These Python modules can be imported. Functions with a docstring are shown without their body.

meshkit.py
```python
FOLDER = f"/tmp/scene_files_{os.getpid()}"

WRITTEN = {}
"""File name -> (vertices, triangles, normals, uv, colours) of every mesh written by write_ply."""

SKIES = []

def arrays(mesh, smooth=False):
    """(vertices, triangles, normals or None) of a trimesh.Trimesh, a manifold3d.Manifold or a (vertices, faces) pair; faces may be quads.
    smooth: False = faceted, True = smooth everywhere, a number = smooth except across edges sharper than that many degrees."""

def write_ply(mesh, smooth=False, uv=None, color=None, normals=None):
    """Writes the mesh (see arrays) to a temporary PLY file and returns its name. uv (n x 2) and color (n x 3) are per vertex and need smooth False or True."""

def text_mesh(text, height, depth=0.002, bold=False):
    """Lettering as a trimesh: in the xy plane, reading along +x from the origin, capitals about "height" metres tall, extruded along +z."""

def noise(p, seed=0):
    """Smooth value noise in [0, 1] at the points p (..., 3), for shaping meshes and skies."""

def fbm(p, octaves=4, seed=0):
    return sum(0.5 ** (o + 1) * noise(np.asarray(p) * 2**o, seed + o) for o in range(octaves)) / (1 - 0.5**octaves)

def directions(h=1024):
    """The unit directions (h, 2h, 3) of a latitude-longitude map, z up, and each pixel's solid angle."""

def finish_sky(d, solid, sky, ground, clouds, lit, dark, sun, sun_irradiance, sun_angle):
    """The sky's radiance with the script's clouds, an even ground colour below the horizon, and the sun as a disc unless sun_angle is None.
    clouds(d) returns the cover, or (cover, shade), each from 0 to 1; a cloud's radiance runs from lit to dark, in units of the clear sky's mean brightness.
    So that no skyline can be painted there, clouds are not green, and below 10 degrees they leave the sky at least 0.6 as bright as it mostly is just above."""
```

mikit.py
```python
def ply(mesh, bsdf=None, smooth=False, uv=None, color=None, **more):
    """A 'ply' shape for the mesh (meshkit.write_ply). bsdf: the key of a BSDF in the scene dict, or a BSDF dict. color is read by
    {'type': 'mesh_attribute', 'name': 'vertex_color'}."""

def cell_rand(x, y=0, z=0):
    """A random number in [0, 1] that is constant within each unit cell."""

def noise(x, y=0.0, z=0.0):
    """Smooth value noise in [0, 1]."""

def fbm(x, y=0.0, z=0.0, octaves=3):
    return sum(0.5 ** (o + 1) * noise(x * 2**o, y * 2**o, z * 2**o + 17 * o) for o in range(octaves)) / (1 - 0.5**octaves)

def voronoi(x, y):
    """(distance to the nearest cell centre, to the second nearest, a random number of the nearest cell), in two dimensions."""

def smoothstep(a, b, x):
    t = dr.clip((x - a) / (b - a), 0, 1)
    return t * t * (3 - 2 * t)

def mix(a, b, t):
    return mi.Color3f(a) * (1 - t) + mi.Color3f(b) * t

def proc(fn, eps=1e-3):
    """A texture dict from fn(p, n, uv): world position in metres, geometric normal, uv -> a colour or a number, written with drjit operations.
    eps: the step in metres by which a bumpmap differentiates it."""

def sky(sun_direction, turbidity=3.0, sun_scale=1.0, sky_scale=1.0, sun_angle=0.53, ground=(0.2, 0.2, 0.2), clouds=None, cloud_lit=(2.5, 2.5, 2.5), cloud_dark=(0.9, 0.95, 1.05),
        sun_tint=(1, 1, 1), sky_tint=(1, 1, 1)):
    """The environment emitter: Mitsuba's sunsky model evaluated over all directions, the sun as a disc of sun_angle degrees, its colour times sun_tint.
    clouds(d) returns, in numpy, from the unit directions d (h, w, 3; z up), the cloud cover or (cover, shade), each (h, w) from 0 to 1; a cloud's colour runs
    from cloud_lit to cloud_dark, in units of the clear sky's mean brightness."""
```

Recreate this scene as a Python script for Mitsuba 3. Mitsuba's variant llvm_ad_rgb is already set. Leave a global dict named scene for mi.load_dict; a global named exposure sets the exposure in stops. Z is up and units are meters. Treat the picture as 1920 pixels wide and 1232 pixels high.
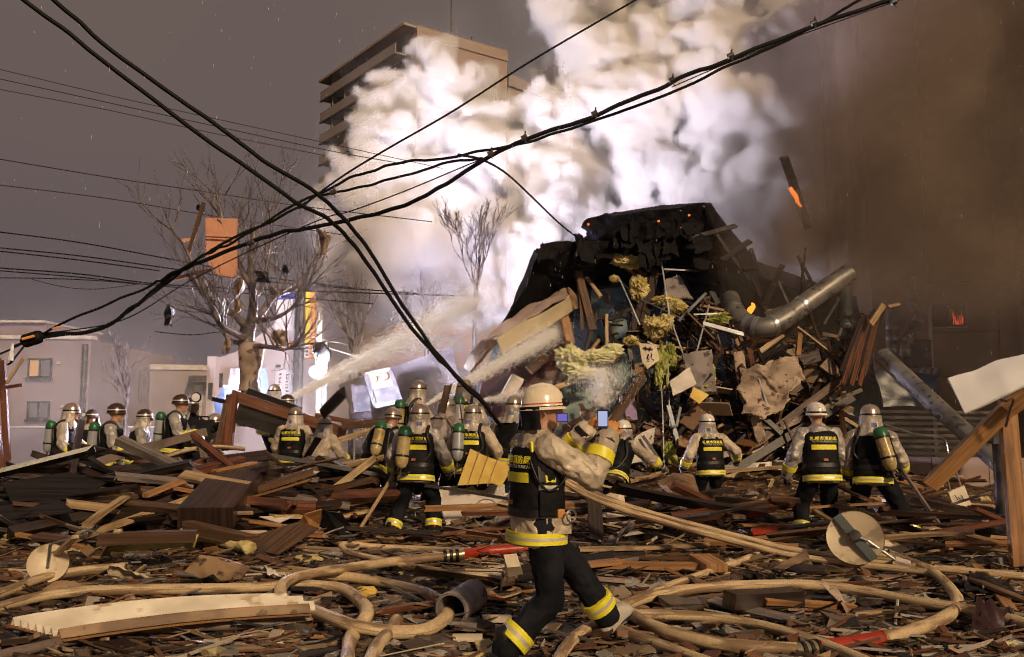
import math, random
import numpy as np, trimesh, mitsuba as mi, mikit, meshkit
import manifold3d as m3
from manifold3d import Manifold
from scipy.spatial import cKDTree

# ------------------------------------------------------------------ camera, sky, exposure
scene, labels = {}, {}
T = mi.ScalarTransform4f
CAM = np.array([0.0, 0.0, 1.54])
FOV, PITCH = 60.0, math.radians(5.77)
F = 960 / math.tan(math.radians(FOV / 2))
CP, SP = math.cos(PITCH), math.sin(PITCH)
fwd = np.array([0, CP, SP])
scene['camera'] = {'type': 'perspective', 'fov': FOV, 'fov_axis': 'x', 'near_clip': 0.05, 'far_clip': 2000.0,
                   'to_world': T().look_at(origin=CAM.tolist(), target=(CAM + fwd).tolist(), up=[0, 0, 1])}
exposure = 0.0


def night_clouds(d):
    n = meshkit.fbm(d * 2.2 + 5.0, 4)
    return np.ones(d.shape[:2]), np.clip((n - 0.42) * 0.9 + 0.15 + 0.75 * np.exp(-(np.maximum(d[..., 2], 0) / 0.20) ** 2), 0, 1)


# overcast night sky lit by the town; the "sun" is the low warm street light that comes from behind the photographer
LAMP = 7500.0   # radiance of the flood lamp's glass
FLOOD = 7800.0   # radiance of the flood light head that points up at the smoke
SUN_DIR = (0.42, -0.80, 0.50)
scene['sky'] = mikit.sky(SUN_DIR, turbidity=3, sun_scale=1.9, sky_scale=1.2, sun_angle=5.0, clouds=night_clouds, ground=(0.05, 0.045, 0.04),
                         cloud_lit=(1.64, 1.24, 1.09), cloud_dark=(1.22, 0.92, 1.04), sun_tint=(1.0, 0.93, 0.85))

# ------------------------------------------------------------------ helpers
def ray(px, py):
    v = np.array([(px - 960) / F, 1.0, (616 - py) / F])
    return np.array([v[0], CP * v[1] - SP * v[2], SP * v[1] + CP * v[2]])


def P(px, py, y):
    """The point on the pixel's line of sight at the distance y in front of the camera (along the ground)."""
    r = ray(px, py)
    return CAM + r * (y / r[1])


def G(px, py, z=0.0):
    """The point on the pixel's line of sight at the height z."""
    r = ray(px, py)
    return CAM + r * ((z - CAM[2]) / r[2])


def S(px, y):
    """Size in metres of px picture pixels at the distance y."""
    return px * y / F


used = {}


def key(name, parent=None):
    k = name if parent is None else f'{parent}__{name}'
    n = used.get(k, 0)
    used[k] = n + 1
    return k if n == 0 else f'{k}_{n:03d}'


def put(name, mesh, mat, parent=None, label=None, cat=None, group=None, kind=None, smooth=False, uv=None, color=None, **more):
    k = key(name, parent)
    scene[k] = mikit.ply(mesh, mat, smooth=smooth, uv=uv, color=color, **more)
    tag(k, label, cat, group, kind)
    return k


def tag(k, label=None, cat=None, group=None, kind=None):
    kind = kind or ('thing' if cat else None)
    d = {a: b for a, b in (('label', label), ('category', cat), ('group', group), ('kind', kind)) if b}
    if d:
        labels[k] = {**labels.get(k, {}), **d}


def thing(name, label, cat, group=None, kind=None):
    k = key(name)
    tag(k, label, cat, group, kind)
    return k


def cat_(ms):
    vs, fs, o = [], [], 0
    for m in ms:
        v, f = (m if isinstance(m, tuple) else (np.asarray(m.vertices), np.asarray(m.faces)))
        vs.append(v); fs.append(f + o); o += len(v)
    return np.vstack(vs), np.vstack(fs)


BOXF = np.array([[0, 2, 1], [0, 3, 2], [4, 5, 6], [4, 6, 7], [0, 1, 5], [0, 5, 4], [1, 2, 6], [1, 6, 5], [2, 3, 7], [2, 7, 6], [3, 0, 4], [3, 4, 7]])


def box(x0, x1, y0, y1, z0, z1):
    v = np.array([[x0, y0, z0], [x1, y0, z0], [x1, y1, z0], [x0, y1, z0], [x0, y0, z1], [x1, y0, z1], [x1, y1, z1], [x0, y1, z1]], float)
    return v, BOXF


def frame_of(d, up=(0, 0, 1)):
    d = np.asarray(d, float) / np.linalg.norm(d)
    s = np.cross(d, up)
    if np.linalg.norm(s) < 1e-4:
        s = np.cross(d, (1, 0, 0))
    s /= np.linalg.norm(s)
    return d, s, np.cross(s, d)


def beam(a, b, w, t, up=(0, 0, 1), roll=0.0, seed=None, rag=0.0, n=1):
    """A bar from a to b, w wide and t thick; ragged, slightly bowed ends if rag > 0. Returns vertices, faces, uv (u along in metres, v round)."""
    a, b = np.asarray(a, float), np.asarray(b, float)
    d, s, u = frame_of(b - a, up)
    if roll:
        s, u = s * math.cos(roll) + u * math.sin(roll), u * math.cos(roll) - s * math.sin(roll)
    L = np.linalg.norm(b - a)
    rg = np.random.default_rng(seed if seed is not None else 1)
    vs, uvs, fs = [], [], []
    off = rg.random(2) * 7
    cs = [(-1, -1), (1, -1), (1, 1), (-1, 1)]
    bow = (rg.random() - .5) * 0.02 * L * (1 if rag else 0)
    for i in range(n + 1):
        q = i / n
        for cx, cy in cs:
            e = 0.0
            if rag and i == 0: e = rg.random() * rag
            if rag and i == n: e = -rg.random() * rag
            vs.append(a + d * (L * q + e) + s * cx * w / 2 + u * (cy * t / 2 + bow * 4 * q * (1 - q)))
    for i in range(n):
        for k in range(4):
            p, r_ = i * 4 + k, i * 4 + (k + 1) % 4
            fs += [[p, p + 4, r_], [r_, p + 4, r_ + 4]]
    fs += [[0, 1, 2], [0, 2, 3]] + [[4 * n, 4 * n + 2, 4 * n + 1], [4 * n, 4 * n + 3, 4 * n + 2]]
    v, f = np.array(vs), np.array(fs)
    # split faces so that every face has its own uv: u along the bar, v across the face
    tri = v[f]
    rel = tri - a
    nn = np.cross(tri[:, 1] - tri[:, 0], tri[:, 2] - tri[:, 0])
    wide = np.abs(nn @ u) > np.abs(nn @ s)
    uv = np.stack([rel @ d, np.where(wide[:, None], rel @ s, rel @ u + 0.37)], -1) + off
    return tri.reshape(-1, 3), np.arange(len(f) * 3).reshape(-1, 3), uv.reshape(-1, 2)


def catmull(pts, n=8):
    p = np.asarray(pts, float)
    p = np.vstack([2 * p[0] - p[1], p, 2 * p[-1] - p[-2]])
    out = []
    for i in range(1, len(p) - 2):
        t = np.linspace(0, 1, n, endpoint=False)[:, None]
        a, b, c, d = p[i - 1], p[i], p[i + 1], p[i + 2]
        out.append(0.5 * (2 * b + (c - a) * t + (2 * a - 5 * b + 4 * c - d) * t ** 2 + (3 * b - a - 3 * c + d) * t ** 3))
    return np.vstack(out + [p[-2:-1]])


def tube(points, radii, sides=8, cap=True, squash=1.0, uvs=False):
    """A smooth tube along points."""
    p = np.asarray(points, float)
    n = len(p)
    r = np.atleast_1d(np.asarray(radii, float))
    r = np.interp(np.linspace(0, 1, n), np.linspace(0, 1, len(r)), r) if len(r) > 1 else np.full(n, r[0])
    t = np.gradient(p, axis=0)
    t /= np.linalg.norm(t, axis=1, keepdims=True) + 1e-12
    a = np.zeros_like(p)
    a0 = np.cross(t[0], (0, 0, 1) if abs(t[0][2]) < 0.95 else (1, 0, 0))
    for i in range(n):
        a0 = a0 - t[i] * (a0 @ t[i])
        a0 /= np.linalg.norm(a0) + 1e-12
        a[i] = a0
    b = np.cross(t, a)
    ang = np.arange(sides) * 2 * np.pi / sides
    v = p[:, None] + r[:, None, None] * (np.cos(ang)[None, :, None] * a[:, None] + np.sin(ang)[None, :, None] * b[:, None] * squash)
    i, j = np.meshgrid(np.arange(n - 1), np.arange(sides), indexing='ij')
    j2 = (j + 1) % sides
    q = np.stack([i * sides + j, i * sides + j2, (i + 1) * sides + j2, (i + 1) * sides + j], -1).reshape(-1, 4)
    f = np.vstack([q[:, [0, 1, 2]], q[:, [0, 2, 3]]])
    v = v.reshape(-1, 3)
    if cap:
        k = np.arange(1, sides - 1)
        f = np.vstack([f, np.stack([k * 0, k + 1, k], 1), np.stack([k * 0, k, k + 1], 1) + (n - 1) * sides])
    if uvs:
        L = np.concatenate([[0], np.cumsum(np.linalg.norm(np.diff(p, axis=0), axis=1))])
        uv = np.stack([np.repeat(L, sides), np.tile(ang / 6.2832, n)], 1)
        return v, f, uv
    return v, f


def lathe(profile, seg=20, at=(0, 0, 0), axis=(0, 0, 1), up=(0, 1, 0)):
    """profile: (radius, height) pairs turned about the axis at the point."""
    pr = np.asarray(profile, float)
    z, s, u = frame_of(axis, up)
    ang = np.arange(seg) * 2 * np.pi / seg
    v = np.asarray(at) + pr[:, None, 1:2] * z + pr[:, None, 0:1] * (np.cos(ang)[None, :, None] * s + np.sin(ang)[None, :, None] * u)
    n = len(pr)
    i, j = np.meshgrid(np.arange(n - 1), np.arange(seg), indexing='ij')
    j2 = (j + 1) % seg
    q = np.stack([i * seg + j, (i + 1) * seg + j, (i + 1) * seg + j2, i * seg + j2], -1).reshape(-1, 4)
    return v.reshape(-1, 3), np.vstack([q[:, [0, 1, 2]], q[:, [0, 2, 3]]])


def slab(poly, t, normal=None):
    """A thin plate with the outline poly (3-D points, in order), t thick behind its face; uv in metres."""
    p = np.asarray(poly, float)
    c = p.mean(0)
    nn = sum(np.cross(p[i] - c, p[(i + 1) % len(p)] - c) for i in range(len(p)))
    nn /= np.linalg.norm(nn)
    if nn @ (CAM - c) < 0:
        p = p[::-1]; nn = -nn
    x = p[1] - p[0]; x /= np.linalg.norm(x)
    y = np.cross(nn, x)
    uv2 = np.stack([(p - c) @ x, (p - c) @ y], 1)
    import mapbox_earcut as earcut
    f = earcut.triangulate_float64(uv2, np.array([len(p)], np.uint32)).reshape(-1, 3).astype(int)
    n = len(p)
    back = p - nn * t
    v = np.vstack([p, back])
    tri0 = v[f]
    if (np.cross(tri0[:, 1] - tri0[:, 0], tri0[:, 2] - tri0[:, 0]) @ nn).sum() < 0:
        f = f[:, ::-1]
    fs = [f, f[:, ::-1] + n]
    i = np.arange(n); j = (i + 1) % n
    fs += [np.stack([i, i + n, j], 1), np.stack([j, i + n, j + n], 1)]
    f = np.vstack(fs)
    tri = v[f]
    uv = np.stack([(tri - c) @ x, (tri - c) @ y + (tri - c) @ nn], -1).reshape(-1, 2)
    return tri.reshape(-1, 3), np.arange(len(f) * 3).reshape(-1, 3), uv


def ngrid(fn, nu, nv):
    """A surface sheet: fn(u, v) -> points, with uv; both sides seen."""
    u, v = np.meshgrid(np.linspace(0, 1, nu), np.linspace(0, 1, nv), indexing='ij')
    p = fn(u.ravel(), v.ravel())
    i, j = np.meshgrid(np.arange(nu - 1), np.arange(nv - 1), indexing='ij')
    a = i * nv + j
    q = np.stack([a, a + nv, a + nv + 1, a + 1], -1).reshape(-1, 4)
    return p, np.vstack([q[:, [0, 1, 2]], q[:, [0, 2, 3]]])


def solidify(p, f, t):
    """A sheet given thickness t along its vertex normals."""
    m = trimesh.Trimesh(p, f, process=False)
    n = meshkit.arrays(m, True)[2]
    e = np.sort(np.vstack([f[:, [0, 1]], f[:, [1, 2]], f[:, [2, 0]]]), 1)
    raw = np.vstack([f[:, [0, 1]], f[:, [1, 2]], f[:, [2, 0]]])
    _, inv, cnt = np.unique(e, axis=0, return_inverse=True, return_counts=True)
    bd = raw[cnt[inv.ravel()] == 1]
    k = len(p)
    side = np.vstack([np.stack([bd[:, 1], bd[:, 0], bd[:, 0] + k], 1), np.stack([bd[:, 1], bd[:, 0] + k, bd[:, 1] + k], 1)])
    return np.vstack([p, p - n * t]), np.vstack([f, f[:, ::-1] + k, side])


def fb(p, s, seed=0, o=3):
    return meshkit.fbm(np.asarray(p) * s + 31.7, o, seed)

# ------------------------------------------------------------------ smoke: two volumes, white steam behind the ruin, dark smoke over its right side
def smoke_box(name, lo, hi, res, density, sigma, albedo, label, phase=None):
    lo, hi = np.asarray(lo, float), np.asarray(hi, float)
    nx, ny, nz = [max(8, int(round((h - l) / res))) for l, h in zip(lo, hi)]
    z, y, x = np.meshgrid(*(np.linspace(l, h, n) for l, h, n in ((lo[2], hi[2], nz), (lo[1], hi[1], ny), (lo[0], hi[0], nx))), indexing='ij')
    pts = np.stack([x, y, z], -1).reshape(-1, 3)
    d = np.clip(density(pts), 0, 1).reshape(nz, ny, nx)
    for ax, size in ((0, nz), (1, ny), (2, nx)):   # thin out to nothing at the faces of the box, where it is no wall
        e = np.clip(np.minimum(np.arange(size), np.arange(size)[::-1]) / 4.0, 0, 1)
        d *= e.reshape([-1 if a == ax else 1 for a in range(3)])
    m = {'type': 'heterogeneous', 'albedo': {'type': 'rgb', 'value': list(albedo)}, 'scale': float(sigma),
         'sigma_t': {'type': 'gridvolume', 'grid': mi.VolumeGrid(d.astype(np.float32)[..., None]), 'filter_type': 'trilinear',
                     'to_world': T().translate(lo.tolist()).scale((hi - lo).tolist())}}
    if phase:
        m['phase'] = {'type': 'hg', 'g': phase}
    scene[name + '_air'] = m
    scene[name] = {'type': 'cube', 'to_world': T().translate(((lo + hi) / 2).tolist()).scale(((hi - lo) / 2).tolist()),
                   'bsdf': {'type': 'null'}, 'interior': {'type': 'ref', 'id': name + '_air'}}
    tag(name, label, 'smoke', kind='stuff')


PUFFS = [  # px, py, radius in px, distance
    (815, 118, 42, 30), (755, 178, 50, 30), (868, 188, 50, 31), (800, 250, 88, 31), (900, 250, 58, 32), (735, 290, 70, 30), (700, 400, 90, 30), (655, 345, 36, 29),
    (640, 470, 60, 30), (760, 400, 120, 31), (850, 330, 90, 30), (930, 320, 80, 29), (1010, 222, 54, 29), (1000, 300, 70, 30), (918, 226, 34, 28.5), (900, 430, 100, 29),
    (960, 460, 80, 27.5), (880, 520, 90, 29), (760, 520, 110, 31), (1000, 400, 100, 29), (680, 530, 70, 30), (1060, 60, 55, 31), (1100, 20, 80, 31), (1130, 120, 70, 30),
    (1190, 60, 90, 32), (1180, 190, 70, 29), (1230, 130, 90, 30), (1320, 60, 110, 31), (1300, 190, 100, 29), (1400, 130, 90, 31), (1250, 260, 70, 30), (1360, 260, 90, 28.5),
    (1440, 240, 80, 28), (1120, 300, 90, 32), (1150, 380, 100, 31), (1060, 370, 90, 30), (1250, 370, 90, 31), (1330, 350, 80, 28.5), (1440, 330, 70, 27.5), (1480, 40, 90, 32),
    (1520, 150, 80, 31), (1560, 260, 70, 30), (1100, 470, 90, 30), (1230, 480, 90, 30), (1020, 520, 80, 28.5), (1350, 440, 80, 30), (1040, 130, 40, 32), (1250, -60, 130, 32), (1420, -60, 120, 32),
    (650, 440, 62, 28.6), (705, 480, 72, 28.2), (790, 460, 84, 28.2), (860, 480, 70, 27.8), (925, 530, 66, 27.6), (620, 500, 46, 28.6), (1215, 290, 66, 29), (1280, 300, 60, 28.6), (1180, 250, 60, 29),
    (1120, 200, 66, 29), (1190, 330, 70, 29), (1050, 300, 60, 29), (980, 380, 66, 28.4), (1330, 120, 80, 29.5), (1240, 190, 70, 28.6), (840, 170, 40, 30),
    (1600, 60, 110, 33), (1700, 200, 130, 33), (1500, 420, 90, 31), (838, 88, 22, 30), (712, 205, 28, 30), (620, 430, 40, 30), (1075, -40, 70, 31)]


def white_density(p):
    warp = np.stack([fb(p, 0.5, s, 3) - 0.5 for s in (1, 2, 3)], -1)
    qq = p + warp * 1.3
    sd = np.full(len(p), 99.0)
    rr = np.random.default_rng(5)
    for px, py, r, d in PUFFS:
        c = P(px, py, d + rr.random() * 1.0)
        R = S(r, d)
        sd = np.minimum(sd, np.linalg.norm(qq - c, axis=1) - R)
    near = np.abs(sd) < 2.2
    bump = np.zeros(len(p))
    lo, hi = p.min(0), p.max(0)
    for cell, amp in ((1.9, 0.72), (0.85, 0.40), (0.42, 0.19)):      # cauliflower heads, large and small
        g = np.random.default_rng(int(cell * 10)).random((int(np.prod(hi - lo) / cell ** 3), 3)) * (hi - lo) + lo
        f1 = cKDTree(g).query(qq[near] + warp[near] * 0.4, workers=4)[0]
        bump[near] += amp * (0.62 - np.minimum(f1 / cell, 1.0)) * 1.6
    sd = sd - bump
    soft = 0.12 + 0.42 * mikit_smooth(fb(p, 0.12, 14, 2), 0.48, 0.68)
    body = mikit_smooth(-sd, 0.0, 1.0) ** 1.3 * 0.0 + mikit_smooth(-sd / soft, -0.2, 1.0)
    thin = 0.45 + 0.55 * mikit_smooth(fb(p, 0.2, 11, 3), 0.36, 0.55)
    wisp = 0.003 * mikit_smooth(-sd, -1.6, 0.2)
    # mist of spray and steam over the street round the flood light
    px = p[:, 0] / p[:, 1] * F + 960
    mist = 0.015 * np.exp(-(np.maximum(p[:, 2] - 1.0, 0) / 3.2) ** 2) * (0.30 + 0.70 * np.exp(-((px - 690) / 220) ** 2)) * mikit_smooth(-px, -1150, -950) * (0.25 + 1.5 * mikit_smooth(fb(p, 0.4, 21, 4), 0.32, 0.7))
    return body * thin + wisp + mist


def mikit_smooth(x, a, b):
    t = np.clip((x - a) / (b - a), 0, 1)
    return t * t * (3 - 2 * t)


def dark_density(p):
    warp = np.stack([fb(p, 0.25, s, 3) - 0.5 for s in (4, 5, 6)], -1) * 3.0
    px = (p[:, 0] + warp[:, 0] * 0.5) / p[:, 1] * F + 960
    py = 784 - (p[:, 2] - 1.54 + warp[:, 2] * 0.4) / p[:, 1] * F * 0.99
    n = fb(p + warp, 0.45, 9, 4)
    edge = 1400 + 0.16 * np.clip(330 - py, 0, 400)
    d = mikit_smooth(px, edge, edge + 420)
    low = mikit_smooth(-py, -640, -330)
    right = mikit_smooth(px, 1300, 1420)
    return (0.30 * (1 + 0.9 * mikit_smooth(px, 1500, 1680)) * d * low * (0.25 + 1.5 * mikit_smooth(n, 0.36, 0.66))
            + 0.09 * mikit_smooth(-np.hypot((px - 1455) / 130, (py - 500) / 70), -1.1, -0.2) * mikit_smooth(n, 0.4, 0.6)
            + 0.55 * mikit_smooth(-np.hypot((px - 1555 + (py - 420) * .35) / 62, (py - 425) / 95), -1.15, -0.3) * mikit_smooth(n, 0.30, 0.6)
            + 0.02 * right * mikit_smooth(-py, -800, -640))


smoke_box('white_smoke', (-15.5, 22.6, 0.3), (20.0, 36.0, 19.0), 0.135, white_density, 9.0, (0.987, 0.973, 0.968),
          'billowing white smoke and steam lit from below behind the collapsed building')
smoke_box('dark_smoke', (3.2, 16.0, 1.0), (19.5, 22.4, 16.0), 0.22, dark_density, 2.7, (0.50, 0.415, 0.365),
          'brown dark smoke rolling over the right side of the ruin')

# ------------------------------------------------------------------ materials
def rgb(c):
    return {'type': 'rgb', 'value': [float(x) for x in c]}


def plain(name, c, rough=0.6, metallic=0.0, spec=0.5, two=True, **more):
    b = {'type': 'principled', 'base_color': rgb(c) if isinstance(c, (tuple, list)) else c, 'roughness': rough, 'metallic': metallic, 'specular': spec, **more}
    scene[name] = {'type': 'twosided', 'bsdf': b} if two else b


def mottled(name, a, b, rough=0.6, sc=3.0, lo=0.35, hi=0.65, metallic=0.0, bump=0.0, bsc=30.0, spec=0.5, spots=None):
    """A colour that wanders between a and b by world-space noise, with an optional fine relief."""
    def fn(p, n, uv):
        f = mikit.fbm(p.x * sc, p.y * sc, p.z * sc, 4)
        c = mikit.mix(a, b, mikit.smoothstep(lo, hi, f))
        if spots is not None:
            c = mikit.mix(c, spots, mikit.smoothstep(0.60, 0.72, mikit.fbm(p.x * sc * 3 + 9, p.y * sc * 3, p.z * sc * 3, 3)))
        return c
    inner = {'type': 'principled', 'base_color': mikit.proc(fn), 'roughness': rough, 'metallic': metallic, 'specular': spec}
    if bump:
        def bf(p, n, uv):
            return mikit.fbm(p.x * bsc, p.y * bsc, p.z * bsc, 3)
        inner = {'type': 'bumpmap', 'arbitrary': mikit.proc(bf, 2e-3), 'scale': bump, 'bsdf': inner}
    scene[name] = {'type': 'twosided', 'bsdf': inner}


def wood(name, a, b, rough=0.45, dirt=(0.02, 0.015, 0.012), amount=0.5):
    """Board with grain along u, knots of dirt and soaked patches."""
    def fn(p, n, uv):
        g = mikit.fbm(uv.x * 1.3, uv.y * 42.0, 0, 3)
        g2 = mikit.noise(uv.x * 4.0, uv.y * 160.0)
        c = mikit.mix(a, b, mikit.smoothstep(0.3, 0.7, g * 0.75 + g2 * 0.25))
        d = mikit.fbm(uv.x * 2.2 + 3, uv.y * 7.0, 1.5, 4)
        return mikit.mix(c, dirt, mikit.smoothstep(0.48, 0.70, d) * amount)
    scene[name] = {'type': 'twosided', 'bsdf': {'type': 'principled', 'base_color': mikit.proc(fn), 'roughness': rough, 'specular': 0.55}}


wood('wood_brown', (0.065, 0.036, 0.022), (0.14, 0.080, 0.046), 0.29)
wood('wood_dark', (0.018, 0.011, 0.010), (0.045, 0.026, 0.021), 0.29)
wood('wood_red', (0.09, 0.032, 0.020), (0.18, 0.070, 0.036), 0.29)
wood('wood_tan', (0.32, 0.21, 0.11), (0.50, 0.36, 0.20), 0.5, amount=0.55)
wood('wood_orange', (0.27, 0.13, 0.05), (0.42, 0.22, 0.09), 0.42, amount=0.4)
wood('wood_pale', (0.58, 0.47, 0.33), (0.72, 0.62, 0.47), 0.5, amount=0.25)
wood('wood_grey', (0.13, 0.11, 0.10), (0.24, 0.20, 0.18), 0.29)
wood('wood_char', (0.007, 0.006, 0.006), (0.022, 0.017, 0.015), 0.30, amount=0.3)
mottled('asphalt', (0.018, 0.017, 0.016), (0.05, 0.042, 0.034), 0.42, 1.4, bump=0.004, bsc=45)
mottled('rubble_soil', (0.030, 0.020, 0.014), (0.11, 0.070, 0.042), 0.5, 5.0, bump=0.012, bsc=22, spots=(0.24, 0.16, 0.09))
scene['rubble_chip'] = {'type': 'twosided', 'bsdf': {'type': 'principled', 'base_color': {'type': 'mesh_attribute', 'name': 'vertex_color'}, 'roughness': 0.5, 'specular': 0.5}}
scene['painted'] = {'type': 'twosided', 'bsdf': {'type': 'principled', 'base_color': {'type': 'mesh_attribute', 'name': 'vertex_color'}, 'roughness': 0.55, 'specular': 0.4}}
mottled('roof_black', (0.003, 0.003, 0.004), (0.010, 0.009, 0.010), 0.7, 1.5, bump=0.02, bsc=6, spec=0.12)
mottled('char_wall', (0.005, 0.006, 0.006), (0.018, 0.021, 0.021), 0.7, 1.2, bump=0.01, bsc=9, spec=0.2)
mottled('maroon_wall', (0.035, 0.012, 0.013), (0.075, 0.026, 0.024), 0.4, 1.0, bump=0.004, bsc=12)
mottled('teal_wall', (0.11, 0.17, 0.17), (0.19, 0.25, 0.245), 0.7, 1.6)
mottled('eave_metal', (0.50, 0.36, 0.30), (0.62, 0.47, 0.40), 0.38, 1.5, metallic=0.25, bump=0.01, bsc=5)
mottled('eave_board', (0.50, 0.42, 0.27), (0.62, 0.53, 0.36), 0.6, 2.0)
mottled('insulation_yellow', (0.42, 0.33, 0.12), (0.70, 0.60, 0.29), 0.9, 7.0, bump=0.03, bsc=18, spec=0.1)
mottled('insulation_pale', (0.62, 0.62, 0.34), (0.80, 0.78, 0.50), 0.9, 6.0, bump=0.03, bsc=18, spec=0.1)
mottled('insulation_green', (0.22, 0.25, 0.06), (0.45, 0.46, 0.14), 0.9, 7.0, bump=0.03, bsc=18, spec=0.1)
mottled('pink_board', (0.66, 0.30, 0.19), (0.72, 0.36, 0.23), 0.7, 2.0)
mottled('plaster_grey', (0.14, 0.12, 0.12), (0.26, 0.225, 0.22), 0.7, 3.0, spots=(0.07, 0.055, 0.05))
mottled('panel_white', (0.52, 0.47, 0.42), (0.68, 0.62, 0.55), 0.6, 3.0)
mottled('board_cream', (0.60, 0.50, 0.36), (0.70, 0.60, 0.45), 0.6, 3.0)
mottled('cloth_beige', (0.22, 0.16, 0.12), (0.46, 0.35, 0.27), 0.8, 2.6, spots=(0.12, 0.08, 0.06))
mottled('cardboard', (0.17, 0.105, 0.06), (0.34, 0.22, 0.12), 0.6, 3.5, spots=(0.08, 0.05, 0.03))
mottled('foam_yellow', (0.62, 0.41, 0.08), (0.72, 0.52, 0.14), 0.7, 3.0)
mottled('siding_cream', (0.56, 0.49, 0.39), (0.80, 0.74, 0.62), 0.45, 2.4, spots=(0.42, 0.30, 0.19))
mottled('wall_pink', (0.36, 0.26, 0.23), (0.44, 0.33, 0.29), 0.7, 1.0, bump=0.003, bsc=30)
mottled('duct_metal', (0.15, 0.145, 0.14), (0.27, 0.255, 0.245), 0.46, 3.0, metallic=0.5, spots=(0.09, 0.08, 0.075))
mottled('steel', (0.34, 0.355, 0.37), (0.52, 0.54, 0.57), 0.34, 5.0, metallic=0.9)
mottled('dark_steel', (0.035, 0.035, 0.04), (0.09, 0.08, 0.08), 0.42, 5.0, metallic=0.4)
mottled('green_metal', (0.05, 0.07, 0.07), (0.09, 0.11, 0.11), 0.5, 2.0)
mottled('rail_brown', (0.16, 0.12, 0.10), (0.25, 0.19, 0.16), 0.45, 3.0)
plain('cable_black', (0.006, 0.006, 0.007), 0.6, spec=0.2)
plain('black_sheen', (0.012, 0.012, 0.015), 0.25)
plain('tarp_blue', (0.25, 0.38, 0.68), 0.5)
plain('navy_tarp', (0.008, 0.010, 0.025), 0.4)
mottled('bark', (0.075, 0.062, 0.062), (0.20, 0.165, 0.16), 0.33, 5.0, bump=0.01, bsc=25)
mottled('apartment_wall', (0.26, 0.205, 0.22), (0.31, 0.25, 0.26), 0.8, 0.4)
mottled('house_wall', (0.34, 0.28, 0.28), (0.40, 0.33, 0.33), 0.8, 0.5)
mottled('shop_wall', (0.52, 0.44, 0.42), (0.60, 0.52, 0.50), 0.8, 0.6)
mottled('tower_wall', (0.36, 0.265, 0.22), (0.41, 0.305, 0.255), 0.85, 0.1)
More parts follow.
